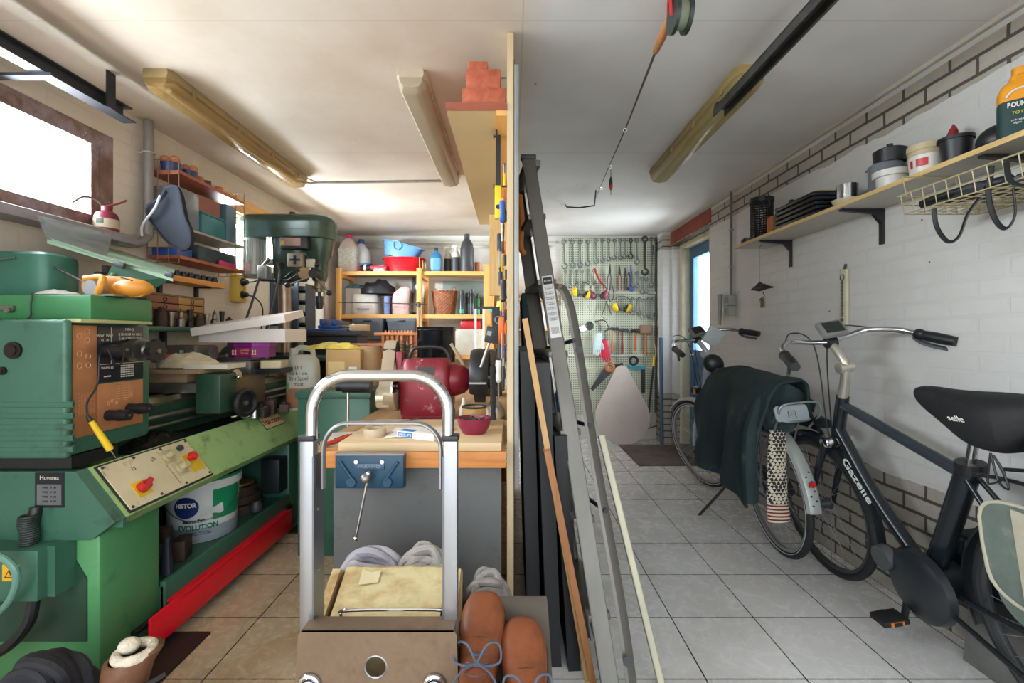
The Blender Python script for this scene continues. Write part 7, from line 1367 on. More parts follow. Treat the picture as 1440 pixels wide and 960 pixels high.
# ================================================================ bicycles
TYRE = mat('tyre_black', '191a1b', .7, 0, .2); SPK = mat('spoke_steel', 'a4a6a8', .35, .8); RIM_ = mat('rim_alu', '9a9c9e', .35, .7, .1)
def wheel(par, name, c, rimm, S=Matrix(), r=.35, tyre=TYRE, band=None, ns=32):
    """wheel in its own frame: axle along y"""
    w = part(name, B().torus((0, 0, 0), r-.018, (.018, .018), (0, 1, 0), 72, 10), tyre, par, tl=S @ Matrix.Translation(c))
    if band: part('reflective_band', B().torus((0, 0, 0), r-.024, (.006, .0186), (0, 1, 0), 72, 8), band, w)
    part('rim', B().lathe([(r-.034, -.011), (r-.048, -.009), (r-.050, 0), (r-.048, .009), (r-.034, .011), (r-.032, 0), (r-.034, -.011)], frame((0, 0, 0), (1, 0, 0), (0, 0, 1)), 72), rimm, w)
    part('hub', B().cyl((0, -.035, 0), (0, .035, 0), .022, n=20).cyl((0, -.04, 0), (0, -.034, 0), .03).cyl((0, .034, 0), (0, .04, 0), .03).cyl((0, -.06, 0), (0, .06, 0), .006), mat('hub_grey', '5c5e60', .4, .7), w)
    first = None
    for k in range(ns):
        a = 2*math.pi*k/ns; s = 1 if k % 2 else -1; a2 = a+(.55 if (k//2) % 2 else -.55)
        part('spoke', B().cyl((.03*math.cos(a2), s*.034, .03*math.sin(a2)), ((r-.045)*math.cos(a), 0, (r-.045)*math.sin(a)), .0013, n=4, cap=False), SPK, w)
    return w
def tubepart(par, name, pts, r, m, k=0, S=None, n=12, label=None): return part(name, B().tube(pts, r, n, k=k), m, par, tl=S, label=label)
def fender(par, name, c, r, a0, a1, m, S=None, w=.028):
    bb = B(); n = 30; rings = []
    for i in range(n+1):
        a = R(a0+(a1-a0)*i/n); d = Vector((math.cos(a), 0, math.sin(a))); p = Vector(c)+d*r
        rings.append([p+Vector((0, w*y, 0))+d*h for y, h in ((-1, -.014), (-.7, 0), (0, .006), (.7, 0), (1, -.014), (.7, -.003), (0, .003), (-.7, -.003))])
    bb.loft(rings); return part(name, bb, m, par, tl=S)
def bicycle(label, M, P):
    b = T('bicycle', label, 'bicycle', M=M); fm = P['frame']; WB = P.get('wb', 1.12)
    rh, fhub = Vector((0, 0, .35)), Vector((WB, 0, .35)); bbk = Vector((.52, 0, .29)); ht_, hb = Vector((WB-.27, 0, .93)), Vector((WB-.19, 0, .72))
    ax = (ht_-hb).normalized(); S = Matrix.Translation(hb) @ Matrix.Rotation(R(P.get('steer', 0)), 4, ax) @ Matrix.Translation(-hb)
    wheel(b, 'rear_wheel', rh, P['rim'], band=P.get('band')); wheel(b, 'front_wheel', fhub, P['rim'], S=S, band=P.get('band'))
    tubepart(b, 'head_tube', [hb-ax*.02, ht_+ax*.01], .026, fm); st_ = Vector((.30, 0, .78))
    tubepart(b, 'seat_tube', [bbk, st_], P.get('seat_r', .02), fm); 
    if P.get('step'): tubepart(b, 'main_tube', [hb+ax*.10, Vector((.72, 0, .48)), Vector((.52, 0, .36))], .028, fm, k=6); tubepart(b, 'upper_tube', [hb+ax*.15, Vector((.70, 0, .60)), Vector((.42, 0, .48))], .018, fm, k=6)
    else:
        tubepart(b, 'top_tube', [ht_-ax*.03, st_-Vector((0, 0, .04))], .021, P.get('tube2', fm)); tubepart(b, 'down_tube', [hb+ax*.06, Vector((.74, 0, .52)), bbk], lambda u: (.026, .034), fm, k=5, n=16)
    for s in (-1, 1):
        tubepart(b, 'chain_stay', [bbk+Vector((0, s*.02, 0)), Vector((.25, s*.05, .32)), rh+Vector((0, s*.062, 0))], .010, fm, k=3); tubepart(b, 'seat_stay', [st_+Vector((0, s*.02, -.04)), rh+Vector((0, s*.062, 0))], .008, fm)
        tubepart(b, 'fork_leg', [hb+Vector((.0, s*.055, -.0)), fhub+Vector((-.07, s*.056, .16)), fhub+Vector((0, s*.056, 0))], lambda u: .017-.006*u, P.get('forkm', fm), k=4, S=S)
    part('fork_crown', B().bx(hb.x-.03, hb.x+.03, -.07, .07, hb.z-.02, hb.z+.02, .012), P.get('crown', fm), b, tl=S)
    fender(b, 'front_fender', fhub, .372, P.get('ff0', 60), P.get('ff1', 175), P['fend'], S); fender(b, 'rear_fender', rh, .375, -20, 195 if not P.get('rf') else P['rf'], P['fend'])
    # stem and handlebar
    top = Vector((ht_.x+.02, 0, 1.185)); tubepart(b, 'stem', [ht_, ht_+ax*.10, Vector((ht_.x-.045, 0, 1.10)), top], lambda u: .021-.004*u, P.get('stemm', ALU), k=4, S=S, label='pale metal stem'); part('stem_joint', B().cyl((ht_.x-.045, -.03, 1.075), (ht_.x-.045, .03, 1.075), .024, n=18), P.get('stemm', ALU), b, tl=S)
    for s in (-1, 1):
        hbp = [top, top+Vector((.02, s*.08, .012)), top+Vector((.005, s*.18, .03)), top+Vector((-.07, s*.26, .015)), top+Vector((-.13, s*.29, -.01))]
        e0, e1 = Vector(hbp[-1]), top+Vector((-.25, s*.325, -.045)); tubepart(b, 'handlebar', hbp, .0115, P.get('barm', CHR), k=5, S=S)
        tubepart(b, 'grip', [e0, e0.lerp(e1, .5)+Vector((0, 0, .0)), e1], lambda u: .019+.003*math.sin(u*math.pi), BLK, k=3, S=S); part('brake_mount', B().ball(e0, (.03, .02, .024), 14, 8), BLK, b, tl=S)
        tubepart(b, 'brake_lever', [e0+Vector((.02, s*-.01, -.01)), e0+Vector((-.02, s*.0, -.04)), e1+Vector((.04, s*.01, -.035))], (.004, .009), DGR, k=4, S=S)
        tubepart(b, 'brake_cable', [e0+Vector((.02, 0, 0)), top+Vector((.09, s*.12, .06)), top+Vector((.07, s*.03, -.02)), hb+Vector((.04, s*.01, .06)), hb+Vector((.03, 0, -.03))], .003, BLK, k=6, S=S, n=6)
    d_ = part('display', B().box(top+Vector((-.02, 0, .06)), (.085, .115, .03), (0, R(-50), 0), .012), P.get('dispm', mat('display_grey', '6c6c6a', .4)), b, tl=S); part('screen', B().box(top+Vector((-.033, 0, .071)), (.055, .08, .004), (0, R(-50), 0)), mat('lcd', '2c302e', .15), d_); part('display_mount', B().cyl(top+Vector((0, -.02, 0)), top+Vector((0, .02, 0)), .026), BLK, b, tl=S)
    part('head_lamp', B().cyl(hb+Vector((.05, 0, .07)), hb+Vector((.11, 0, .07)), .022, .03, 18), BLK, b, tl=S); part('lamp_glass', B().cyl(hb+Vector((.11, 0, .07)), hb+Vector((.113, 0, .07)), .026, n=18), CHR, b, tl=S)
    # saddle
    sp0 = st_; sp1 = Vector((.265, 0, .90)); part('seat_post', B().cyl(sp0, sp1, .0145, n=18), CHR, b); part('seat_clamp', B().cyl(st_-Vector((0, 0, .02)), st_+Vector((-.003, 0, .015)), P.get('seat_r', .02)+.006).cyl(st_+Vector((-.02, 0, 0)), st_+Vector((-.05, 0, .0)), .008), BLK, b)
    sad = [(.42, .018, .012, .975), (.38, .026, .022, .975), (.30, .034, .032, .965), (.22, .065, .038, .965), (.16, .085, .040, .972), (.12, .08, .03, .975), (.10, .045, .015, .978)]
    if P.get('cover'):
        part('saddle_cover', B().loft([[(x, y*w*1.12, z0+z*h) for y, z in sq(20, .75)] for x, w, h, z0 in ((.455, .012, .012, 1.01), (.44, .03, .03, 1.005), (.38, .038, .052, .985), (.32, .045, .068, .965), (.25, .075, .085, .95), (.17, .095, .09, .95), (.11, .09, .085, .955), (.075, .06, .06, .97), (.06, .025, .03, .985))]), mat('black_cover', '0d0d0f', .75, 0, .2, bump=.15), b, label='black fabric saddle cover', sub=1)
        for k in range(2): tubepart(b, 'cover_cord', [Vector((.15, .075, .875)), Vector((.13+.03*k, .085, .80)), Vector((.10+.05*k, .09, .785)), Vector((.11, .085, .82)), Vector((.14, .078, .872))], .003, BLK, k=6, n=6)
        text('cover_logo', 'selle', .03, frame((.20, .0, 0), (1, 0, 0), (0, 0, 1)) @ Matrix.Translation((0, .985, -.0)) if False else frame((.21, .107, .972), (-1, 0, .05), (0, .35, 1)), WHT, b)
    else: part('saddle', B().loft([[(x, y*w, z0+z*h) for y, z in sq(20, .8)] for x, w, h, z0 in sad]), BLK, b, sub=1)
    # drive
    part('crank_axle', B().cyl(bbk+Vector((0, -.07, 0)), bbk+Vector((0, .07, 0)), .02), DST, b)
    if P.get('motor'):
        part('motor', B().loft([[bbk+Vector((x*w-.0, yy, z*w*.8)) for x, z in sq(24, .9)] for yy, w in ((-.07, .07), (-.06, .10), (.06, .10), (.07, .075))]), mat('motor_black', '1c1e20', .4, .1), b); part('motor_cap', B().cyl(bbk+Vector((.085, .09, .055)), bbk+Vector((.085, .122, .055)), .05, .045, 28), mat('motor_grey', '4c4e50', .4, .3), b)
        part('chain_case', B().loft([[Vector((x, .0+yy, z)) for x, z in [(bbk.x+.10*math.cos(R(a)), bbk.z+.105*math.sin(R(a))) for a in range(-90, 91, 15)]+[(.0, .41), (-.05, .35), (.0, .29)]] for yy in (-.085, -.07)]), BLK, b)
        part('motor_shield', B().lathe([(0, .022), (.05, .02), (.10, .01), (.128, -.008), (.135, -.035), (.12, -.035), (.10, 0), (0, .01)], frame(bbk+Vector((-.03, .095, 0)), (1, 0, 0), (0, 0, 1)) @ Matrix.Rotation(math.pi, 4, 'X'), 36), mat('shield_blue_black', '1e2226', .35), b)
    else: part('chain_case', B().loft([[Vector((x, yy, z)) for x, z in [(bbk.x+.10*math.cos(R(a)), bbk.z+.10*math.sin(R(a))) for a in range(-90, 91, 15)]+[(.0, .41), (-.05, .35), (.0, .29)]] for yy in (-.085, -.055)]), BLK, b)
    ca_ = R(P.get('crank', -70))
    for s in (1, -1):
        e = bbk+Vector((math.cos(ca_)*.17*s, s*.085, math.sin(ca_)*.17*s)); tubepart(b, 'crank_arm', [bbk+Vector((0, s*.085, 0)), e], .012, mat('crank_black', '26282a', .35, .4))
        pd = part('pedal', B().box(e+Vector((0, s*.06, 0)), (.075, .10, .022), bev=.004).box(e+Vector((0, s*.06, 0)), (.09, .03, .012)), RUB, b)
        for q in (-1, 1): part('reflector', B().box(e+Vector((q*.040, s*.06, 0)), (.003, .05, .014)), ORG, pd)
    # carrier
    cz = .80
    for s in (-1, 1): tubepart(b, 'carrier_rail', [Vector((.24, s*.05, cz-.02)), Vector((.1, s*.06, cz)), Vector((-.28, s*.065, cz))], .006, P.get('carm', BLK), k=3); tubepart(b, 'carrier_stay', [Vector((-.08, s*.064, cz)), rh+Vector((0, s*.07, .0))], .006, P.get('carm', BLK)); tubepart(b, 'carrier_stay', [Vector((-.22, s*.064, cz)), Vector((-.05, s*.075, .52)), rh+Vector((-.01, s*.07, .02))], .005, P.get('carm', BLK), k=4)
    tubepart(b, 'carrier_hoop', [Vector((-.28, -.065, cz)), Vector((-.31, -.05, cz-.01)), Vector((-.31, .05, cz-.01)), Vector((-.28, .065, cz))], .006, P.get('carm', BLK), k=4)
    for k in range(3): tubepart(b, 'carrier_bar', [Vector((-.18+k*.13, -.063, cz)), Vector((-.18+k*.13, .063, cz))], .005, P.get('carm', BLK))
    # side stand
    tubepart(b, 'kickstand', [Vector(P.get('ks0', (.42, .05, .27))), Vector(P.get('ks1', (.40, .21, .0)))], .009, P.get('ksm', BLK)); 
    return b, S
GF = mat('gazelle_black', '1d2328', .25, .2, .15); GF2 = mat('frame_wear', '3a4248', .28, .3, .3)
Mg = Matrix.Translation((1.63, 1.21, 0)) @ rz(90) @ Matrix.Rotation(R(-9), 4, 'X')
gz, Sg = bicycle('black e-bike with a covered saddle standing nearest along the right wall', Mg, dict(frame=GF, tube2=GF2, rim=mat('dark_rim', '4a4c4e', .35, .6), fend=mat('fender_black', '23272a', .25), seat_r=.034, cover=True, motor=True, crank=-72, stemm=mat('champagne_alu', 'b4b0a2', .35, .6), barm=CHR, crown=CHR, ff0=55, ff1=190, steer=0, ks0=(.42, .06, .25), ks1=(.13, .10, .22), carm=BLK))
dt0, dt1 = Vector((.955, 0, .78)), Vector((.74, 0, .52)); dd = (dt1-dt0).normalized()
text('frame_lettering', 'GAZELLE'.title(), .058, frame(dt0.lerp(dt1, .78)+Vector((.014, .0265, .0)), dd, Vector((0, 0, 1)).cross(Vector((0, 1, 0)))*-1 if False else Vector((-dd.z, 0, dd.x))*-1) @ Matrix.Translation((0, 0, .002)) , mat('lettering_white', 'd4d4d0', .5), gz, bold=.001, fit=.20)
part('tyre_strap', B().torus((1.12+.372*math.cos(R(188))+.0, 0, .35+.372*math.sin(R(188))), .034, .003, (0, 0, 1), 20, 6), STL, gz)
# paniers on the near bike
PN = mat('canvas_grey_green', '5f6a62', .8, 0, .35, 5, bump=.3, bscale=90, dirt='8c8a78', dirtamt=.3); PB2 = mat('canvas_binding', 'a09c88', .8, 0, .2)
Mp = Mg
pan = T('pannier_bag', 'worn grey-green canvas pannier hanging on the near bike', 'pannier', M=Mp)
part('bag', B().loft([[(x, .075+.055*yy+.065, z) for x, z in [(-.13+.205*a, .62+.17*c_) for a, c_ in sq(28, .5)]] for yy in (-.9, 1)]), PN, pan)
part('flap', B().loft([[(x, yy, z) for x, z in [(-.13+.21*a, .66+.145*c_) for a, c_ in sq(28, .45)]] for yy in (.195, .204)]), PN, pan)
part('binding', B().tube([(-.13+.21*a, .205, .66+.145*c_) for a, c_ in sq(28, .45)], .005, 6, closed=True), PB2, pan)
for x in (-.03, -.20): part('strap', B().box((x, .209, .64), (.032, .004, .30)), PB2, pan); part('strap_end', B().box((x-.02, .212, .44), (.03, .006, .10), (0, R(25), 0)), BLK, pan)
blb = T('rear_bag', 'pale blue-grey bag end sticking out behind the covered saddle', 'bag', M=Mg); part('bag', B().box((-.06, 0, .89), (.24, .18, .11), bev=.03, seg=3), mat('pale_blue_canvas', '8aa0a4', .7, 0, .15), blb)
solo('steel_plate', B().box((1.70, 1.45, .22), (.012, .5, .44), (0, R(6), 0)), mat('galvanised', '8a8a86', .3, .7, .3), 'thin metal sheet standing on the floor against the wall behind the near bike', 'metal sheet')
# far bike
ang = math.degrees(math.atan2(1.12, .06)); Mb = Matrix.Translation((1.49, 2.54, 0)) @ rz(ang) @ Matrix.Rotation(R(-6), 4, 'X')
WF = mat('bike_silver_white', 'a9b8c4', .25, .3, .08)
fb, Sf = bicycle('silver-white step-through bike with a jacket over it, farther along the right wall', Mb, dict(frame=WF, rim=RIM_, fend=mat('fender_silver', 'a4a8a8', .35, .4), band=mat('tyre_band', 'b8bab8', .5), step=True, carm=mat('carrier_grey', '8c9092', .35, .6), steer=20, stemm=mat('white_stem', 'b4b8bc', .3, .3), crank=20, ks0=(.45, .06, .26), ks1=(.52, .27, .02), rf=130, ff0=40, ff1=170))
cpl = part('carrier_plate', B().prism(rrect(.155, .075, .018), .012, frame((-.33, .04, .835), (0, -1, 0), (.25, 0, 1))), mat('plate_silver', '8e9698', .35, .5), fb, label='silver rounded rear plate'); Fq = frame((-.33, .04, .835), (0, -1, 0), (.25, 0, 1)) @ Matrix.Translation((0, 0, .0125))
part('logo_frame', B().prism(rrect(.036, .024, .006), .001, Fq), BLK, cpl); part('logo_field', B().prism(rrect(.03, .018, .004), .0015, Fq), mat('plate_silver', '8e9698'), cpl); text('logo', 'm', .018, Fq @ Matrix.Translation((0, 0, .0018)), BLK, cpl); text('plate_mark', 'S      S', .016, Fq @ Matrix.Translation((0, -.018, .0005)), DGR, cpl)
tubepart(fb, 'rear_loop', [Vector((-.25, -.085, .74)), Vector((-.33, -.10, .82)), Vector((-.345, -.085, .875)), Vector((-.35, 0, .885)), Vector((-.345, .085, .875)), Vector((-.33, .10, .82)), Vector((-.25, .085, .74))], .006, mat('carrier_grey', '8c9092'), k=5)
fender(fb, 'rear_mudguard', (0, 0, .35), .385, 100, 178, mat('mudguard_silver', 'a0a4a0', .35, .3), None, .036)
for k in range(8): a = R(150+k*3.2); part('guard_hole', B().cyl((.392*math.cos(a), (k % 2-.5)*.02, .35+.392*math.sin(a)), (.394*math.cos(a), (k % 2-.5)*.02, .35+.394*math.sin(a)), .004), BLK, fb)
part('rear_reflector', B().cyl((-.375, 0, .50), (-.385, 0, .50), .014), RED, fb); part('fork_reflector', B().bx(.98, 1.0, .05, .06, .76, .80), mat('reflector_orange', 'd8602c', .3), fb)
solo('mirror_pouch', B().ball(PY(1003, 511, 3.0), (.07, .05, .06), 18, 10, (0, .5, 0)), BLK, 'black rounded cover sticking out left of the far bike saddle', 'cover')
# jacket draped over the far bike
def jf(u, v):
    y = 2.28+.72*u; w = v
    P_ = [(1.55, .74), (1.53, .84), (1.48, .95), (1.42, 1.0), (1.34, .99), (1.26, .92), (1.22, .78), (1.19, .62), (1.18, .48), (1.175, .37)]
    f = w*(len(P_)-1); i = min(int(f), len(P_)-2); q = f-i; x = P_[i][0]*(1-q)+P_[i+1][0]*q; z = P_[i][1]*(1-q)+P_[i+1][1]*q
    z += -.03*(1-u)**2-.06*max(0, u-.8)*5*(1-w)+.07*u*w; x += .02*math.sin(u*11+w*3)*w+.045*noise.noise(Vector((y*7, w*5, 0)))
    z += .02*noise.noise(Vector((y*5, w*6, 4)))+.02*math.sin(u*6)*w**3; y += .025*math.sin(w*7)
    return (x, y, z)
jk_ = Wd('jacket', 'dark teal-green jacket draped over the saddle of the far bike', 'jacket', (1.35, 2.6, .4)); JK = mat('teal_jacket', '152729', .85, 0, .25, 4, bump=.25, bscale=70, dirt='40504a', dirtamt=.15)
part('body', B().grid(jf, 46, 46), JK, jk_, solid=.012)
part('front_fold', B().grid(lambda u, v: (1.27+.27*u, 2.31+.03*math.sin(u*9)+.02*v, .97-.10*abs(u-.35)*1.6-.26*v*(.6+.4*math.sin(u*5))), 20, 14), JK, jk_, solid=.01)
part('sleeve', B().tube([(1.28, 2.36, .86), (1.20, 2.30, .72), (1.18, 2.28, .55), (1.19, 2.28, .38)], lambda u: (.05, .035), 14, k=6), JK, jk_)
part('collar', B().tube([(1.52, 2.45, .90), (1.44, 2.42, .93), (1.34, 2.42, .88), (1.27, 2.42, .80)], (.012, .035), 10, k=6), JK, jk_)
# patterned knit
m, t, b = newmat('nordic_knit'); tcn = node(t, 'TexCoord'); sp = node(t, 'SeparateXYZ'); t.links.new(tcn.outputs['Object'], sp.inputs[0])
ck = node(t, 'TexChecker', Scale=70.0); ck.inputs['Color1'].default_value = (*lin('b8b09c'), 1); ck.inputs['Color2'].default_value = (*lin('242022'), 1); mpn = node(t, 'Mapping'); mpn.inputs['Rotation'].default_value = (R(45), 0, R(45)); t.links.new(tcn.outputs['Object'], mpn.inputs[0]); t.links.new(mpn.outputs[0], ck.inputs[0])
ck2 = node(t, 'TexWave', Scale=18.0); ck2.bands_direction = 'Z'; t.links.new(tcn.outputs['Object'], ck2.inputs[0])
bnd = mix(t, ramp(t, ck2.outputs[1], .4, .5), lin('6a1e22'), lin('b8b09c')); t.links.new(mix(t, ramp(t, sp.outputs['Z'], .09, .10), bnd, ck.outputs[0]), b.inputs['Base Color']); b.inputs['Roughness'].default_value = .95
solo('knitted_scarf', B().tube([(1.35, 2.33, .72), (1.335, 2.31, .55), (1.33, 2.30, .40), (1.34, 2.30, .27)], lambda u: (.045+.012*u, .02), 14, k=5, flat=(1, 0, 0)), m, 'black, white and red patterned knit hanging from the rear of the far bike', 'knitwear')
# clipboard/bag at far bike handlebar
solo('white_bag', B().box(PY(1003, 473, 3.35), (.12, .02, .13), (R(10), R(30), 0), .003), mat('pale_clear_bag', 'a8acac', .5), 'pale flat case behind the handlebar of the far bike', 'case')
# ================================================================ right wall shelf and its load
SB, SX0, SX1 = 1.808, 1.555, XR-.002
wsf = Wd('wall_shelf', 'long pale wall shelf on black brackets along the right wall', 'shelf', (1.67, 2.0, SB))
part('board', B().bx(SX0, SX1, .9, 3.21, SB, SB+.018), mat('shelf_white_grey', 'b4b0a4', .5, 0, .08), wsf); part('front_edge', B().bx(SX0-.0015, SX0, .9, 3.21, SB, SB+.018), wood('edge_pine', 'b8975c', 'd0b47c', 'Y'), wsf)
for y in (2.92, 2.20, 1.54):
    part('bracket', B().bx(XR-.012, XR-.001, y-.013, y+.013, SB-.17, SB-.001, .002).loft([[(XR-.01, y+s, SB-.001), (SX0+.02, y+s, SB-.001), (SX0+.02, y+s, SB-.010), (XR-.05, y+s, SB-.024), (XR-.02, y+s, SB-.06), (XR-.01, y+s, SB-.07)] for s in (-.011, .011)]), BLK, wsf)
TZ = SB+.018
def SY(px, X=1.66): return F*X/(px-CX)
ct = Wd('coil_rack', 'tall black wire coil stand at the far end of the right shelf', 'coil', (1.66, 3.05, TZ)); cc = (1.66, 3.05)
part('top', B().cyl((*cc, TZ+.255), (*cc, TZ+.285), .075, n=28), BLK, ct); part('base', B().cyl((*cc, TZ), (*cc, TZ+.03), .08, n=28), BLK, ct)
for k in range(14): part('ring', B().torus((*cc, TZ+.045+k*.0155), .067, .0045, (0, 0, 1), 28, 6), BLK, ct)
for k in range(10): a = k*math.pi/5; part('upright', B().cyl((cc[0]+.062*math.cos(a), cc[1]+.062*math.sin(a), TZ+.03), (cc[0]+.062*math.cos(a), cc[1]+.062*math.sin(a), TZ+.255), .0035, n=6), BLK, ct)
for z in (.10, .24): part('outer_loop', B().torus((cc[0], cc[1]-.04, TZ+z), .05, .005, (1, 0, .3), 24, 6), BLK, ct)
solo('torch', B().cyl((1.60, 3.13, TZ+.02), (1.60, 3.0, TZ+.02), .018, .014, 16).cyl((1.60, 3.16, TZ+.02), (1.60, 3.13, TZ+.02), .024, n=16), BLK, 'small black torch lying at the far end of the right shelf', 'torch')
fold = Wd('folded_black_bags', 'stack of folded black plastic on the right shelf', 'folded plastic', (1.66, 2.56, TZ)); BPL2 = mat('black_plastic_sheet', '121419', .35, 0, .2)
for k in range(5): part('fold', B().tube([(1.57, 2.74-k*.004, TZ+.015+k*.026), (1.72, 2.74, TZ+.015+k*.026)], (.013, .013), 10).bx(1.57, 1.72, 2.36+k*.01, 2.74, TZ+.004+k*.026, TZ+.026+k*.026, .008), BPL2, fold)
solo('orange_box', B().box((1.62, 2.80, TZ+.05), (.10, .06, .10), bev=.003), mat('dark_orange_box', 'a85c1c', .5), 'orange box end at the far side of the folded black plastic', 'box'); solo('black_clip', B().box((1.70, 2.79, TZ+.15), (.02, .02, .1)), BLK, 'small black upright piece behind the orange box', 'clip')
solo('dried_leaf', B().grid(lambda u, v: (1.60+.12*v, 2.40+.22*u, TZ+.136+.006*math.sin(u*6)), 8, 6), mat('dry_leaf', 'a89c6c', .8), 'pale dry leaf on the folded black plastic', 'leaf', solid=.002)
solo('small_plant', B().ball((1.71, 2.60, TZ+.165), (.022, .022, .02), 12, 8), mat('olive_green', '8a8c4c', .8, 0, .3, 30, bump=.5), 'small olive green tuft on the folded black plastic', 'plant')
lathed('cream_bowl', 'low cream bowl under the steel pot', 'bowl', (1.635, 2.235, TZ), [(0, 0), (.05, 0), (.066, .035), (.062, .035), (.045, .006), (0, .006)], mat('cream_dish', 'c6bda0', .4))
lathed('steel_pot', 'small round steel pot standing in the cream bowl', 'pot', (1.635, 2.235, TZ+.008), [(0, 0), (.045, 0), (.045, .10), (.042, .10), (.042, .004), (0, .004)], CHR)
lathed('drinking_glass', 'clear glass leaning behind the steel pot', 'glass', (1.70, 2.32, TZ), [(0, 0), (.028, 0), (.036, .13), (.034, .13), (.026, .006), (0, .006)], clear('glass_clear', (.9, .92, .92), body='a8acac', bodyf=.15), rot=(0, R(-6), 0))
solo('metal_hook_stand', B().cyl((1.72, 2.2, TZ), (1.72, 2.2, TZ+.17), .006).cyl((1.72, 2.17, TZ+.17), (1.72, 2.23, TZ+.17), .005), CHR, 'thin steel rod with a small crossbar behind the pots', 'rod'); solo('dark_pot', B().cyl((1.71, 2.12, TZ), (1.71, 2.12, TZ+.13), .03, n=20), DGR, 'dark cylinder behind the steel pot', 'cylinder')
lathed('grey_jug', 'grey plastic jug on the right shelf', 'jug', (1.675, 2.055, TZ), [(0, 0), (.062, 0), (.066, .13), (.06, .14), (.055, .13), (.055, .01), (0, .01)], mat('jug_grey', '6c7176', .45))
lathed('black_pot', 'black pot with a stub handle stacked on the grey jug', 'pot', (1.68, 2.04, TZ+.1405), [(0, 0), (.058, 0), (.062, .055), (.05, .062), (.012, .062), (.012, .085), (0, .085)], BLK)
lathed('white_tub', 'wide white tub with a rolled rim in front of the grey jug', 'tub', (1.625, 1.965, TZ), [(0, 0), (.05, 0), (.055, .05), (.066, .05), (.068, .075), (.058, .078), (.05, .01), (0, .01)], mat('tub_white', 'c8c6c0', .4))
lathed('cream_tub', 'cream plant pot at the wall side of the white tub', 'pot', (1.71, 1.89, TZ), [(0, 0), (.05, 0), (.062, .13), (.066, .13), (.066, .155), (.058, .155), (.045, .01), (0, .01)], mat('pot_cream', 'bfb08c', .5))
rw = lathed('printed_tub', 'white tub with red print left of the black flower pot', 'tub', (1.625, 1.80, TZ), [(0, 0), (.05, 0), (.056, .075), (.052, .078), (.046, .01), (0, .01)], mat('tub_white', 'c8c6c0'))
part('red_print', B().lathe([(.0535, .03), (.0555, .06)], None, 6, 195, 235).lathe([(.0535, .03), (.0555, .06)], None, 3, 170, 182), RED, rw)
lathed('flower_pot', 'black flower pot near the front of the right shelf', 'pot', (1.635, 1.69, TZ), [(0, 0), (.036, 0), (.047, .09), (.053, .09), (.053, .102), (.044, .102), (.033, .01), (0, .01)], BLK)
rag('red_black_cloth', 'red and black cloth bundled behind the black flower pot', 'cloth', (1.70, 1.765, TZ), .05, .05, .20, mat('red_black_cloth', '8c1826', .7, 0, .5, 12), 71)
solo('black_helmet', B().ball((1.665, 1.565, TZ+.04), (.06, .06, .055), 24, 14), BLK, 'rounded black object between the flower pot and the green bottle', 'cover') 
lathed('purple_can', 'white and purple can behind the rounded black object', 'can', (1.725, 1.54, TZ), [(0, 0), (.033, 0), (.033, .145), (.03, .15), (0, .15)], mat('can_white_purple', '8c8494', .4))
rb = T('weedkiller_bottle', 'green and orange weedkiller bottle at the near end of the right shelf', 'bottle', (1.645, 1.485, TZ), (0, 0, R(-38)))
GNB = mat('bottle_green', '14603c', .35); ONB = mat('bottle_orange', 'd8901c', .4)
part('body', B().loft([[(x*.052*k, y*.036*k, z) for x, y in sq(24, .55)] for z, k in ((0, .92), (.008, 1), (.13, 1))]), GNB, rb); part('shoulder', B().loft([[(x*.052*k, y*.036*k, z) for x, y in sq(24, .6)] for z, k in ((.13, 1.0), (.165, 1), (.185, .85), (.20, .5), (.215, .45))]), ONB, rb); part('cap', B().cyl((0, 0, .215), (0, 0, .24), .02), ONB, rb)
Fr2 = frame((-.0, -.0365, .095), (1, 0, 0), (0, 0, 1))
text('brand_text', 'ROUNDUP', .021, Fr2 @ Matrix.Translation((0, .018, .001)), mat('lettering_white', 'd4d4d0'), rb, bold=.0008, fit=.07); text('brand_text', 'TOTAAL', .013, Fr2 @ Matrix.Translation((0, -.008, .001)), mat('lettering_yellow', 'c8c43c', .5), rb, fit=.05); text('small_text', 'onkruid\nalgen', .009, Fr2 @ Matrix.Translation((-.012, -.035, .001)), MT['lettering_white'], rb)
part('arc_mark', B().torus((0, -.0368, .125), .04, .003, (0, 1, 0), 20, 6, 200, 340), MT['lettering_white'], rb)
# wire basket below the shelf
wbk = Wd('wire_basket', 'cream wire basket of cables hanging under the right shelf', 'wire basket', (1.6, 1.4, 1.66)); WM = mat('cream_wire', 'a89c78', .45, .2)
bx0, bx1, by0, by1, bz = 1.47, 1.75, .92, 1.72, 1.655
for k in range(8): x = bx0+(bx1-bx0)*k/7; part('wire', B().tube([(x, by1+.012, bz+.07), (x, by1, bz), (x, by0, bz), (x, by0-.01, bz+.07)], .0022, 6), WM, wbk)
for k in range(19): y = by0+(by1-by0)*k/18; part('wire', B().tube([(bx0-.012, y, bz+.07), (bx0, y, bz), (bx1, y, bz), (bx1+.01, y, bz+.07)], .0022, 6), WM, wbk)
for z in (.035, .07): part('rim', B().tube([(bx0-.012*z/.07, by0, bz+z), (bx0-.012*z/.07, by1+.012*z/.07, bz+z), (bx1+.01, by1+.01, bz+z), (bx1+.01, by0, bz+z)], .003, 6, closed=True), WM, wbk)
part('hanger', B().tube([(bx0+.02, by1+.012, bz+.07), (bx0+.02, by1+.03, SB-.003), (bx1-.06, by1+.03, SB-.003), (bx1-.06, by1+.012, bz+.07)], .003, 6), WM, wbk)
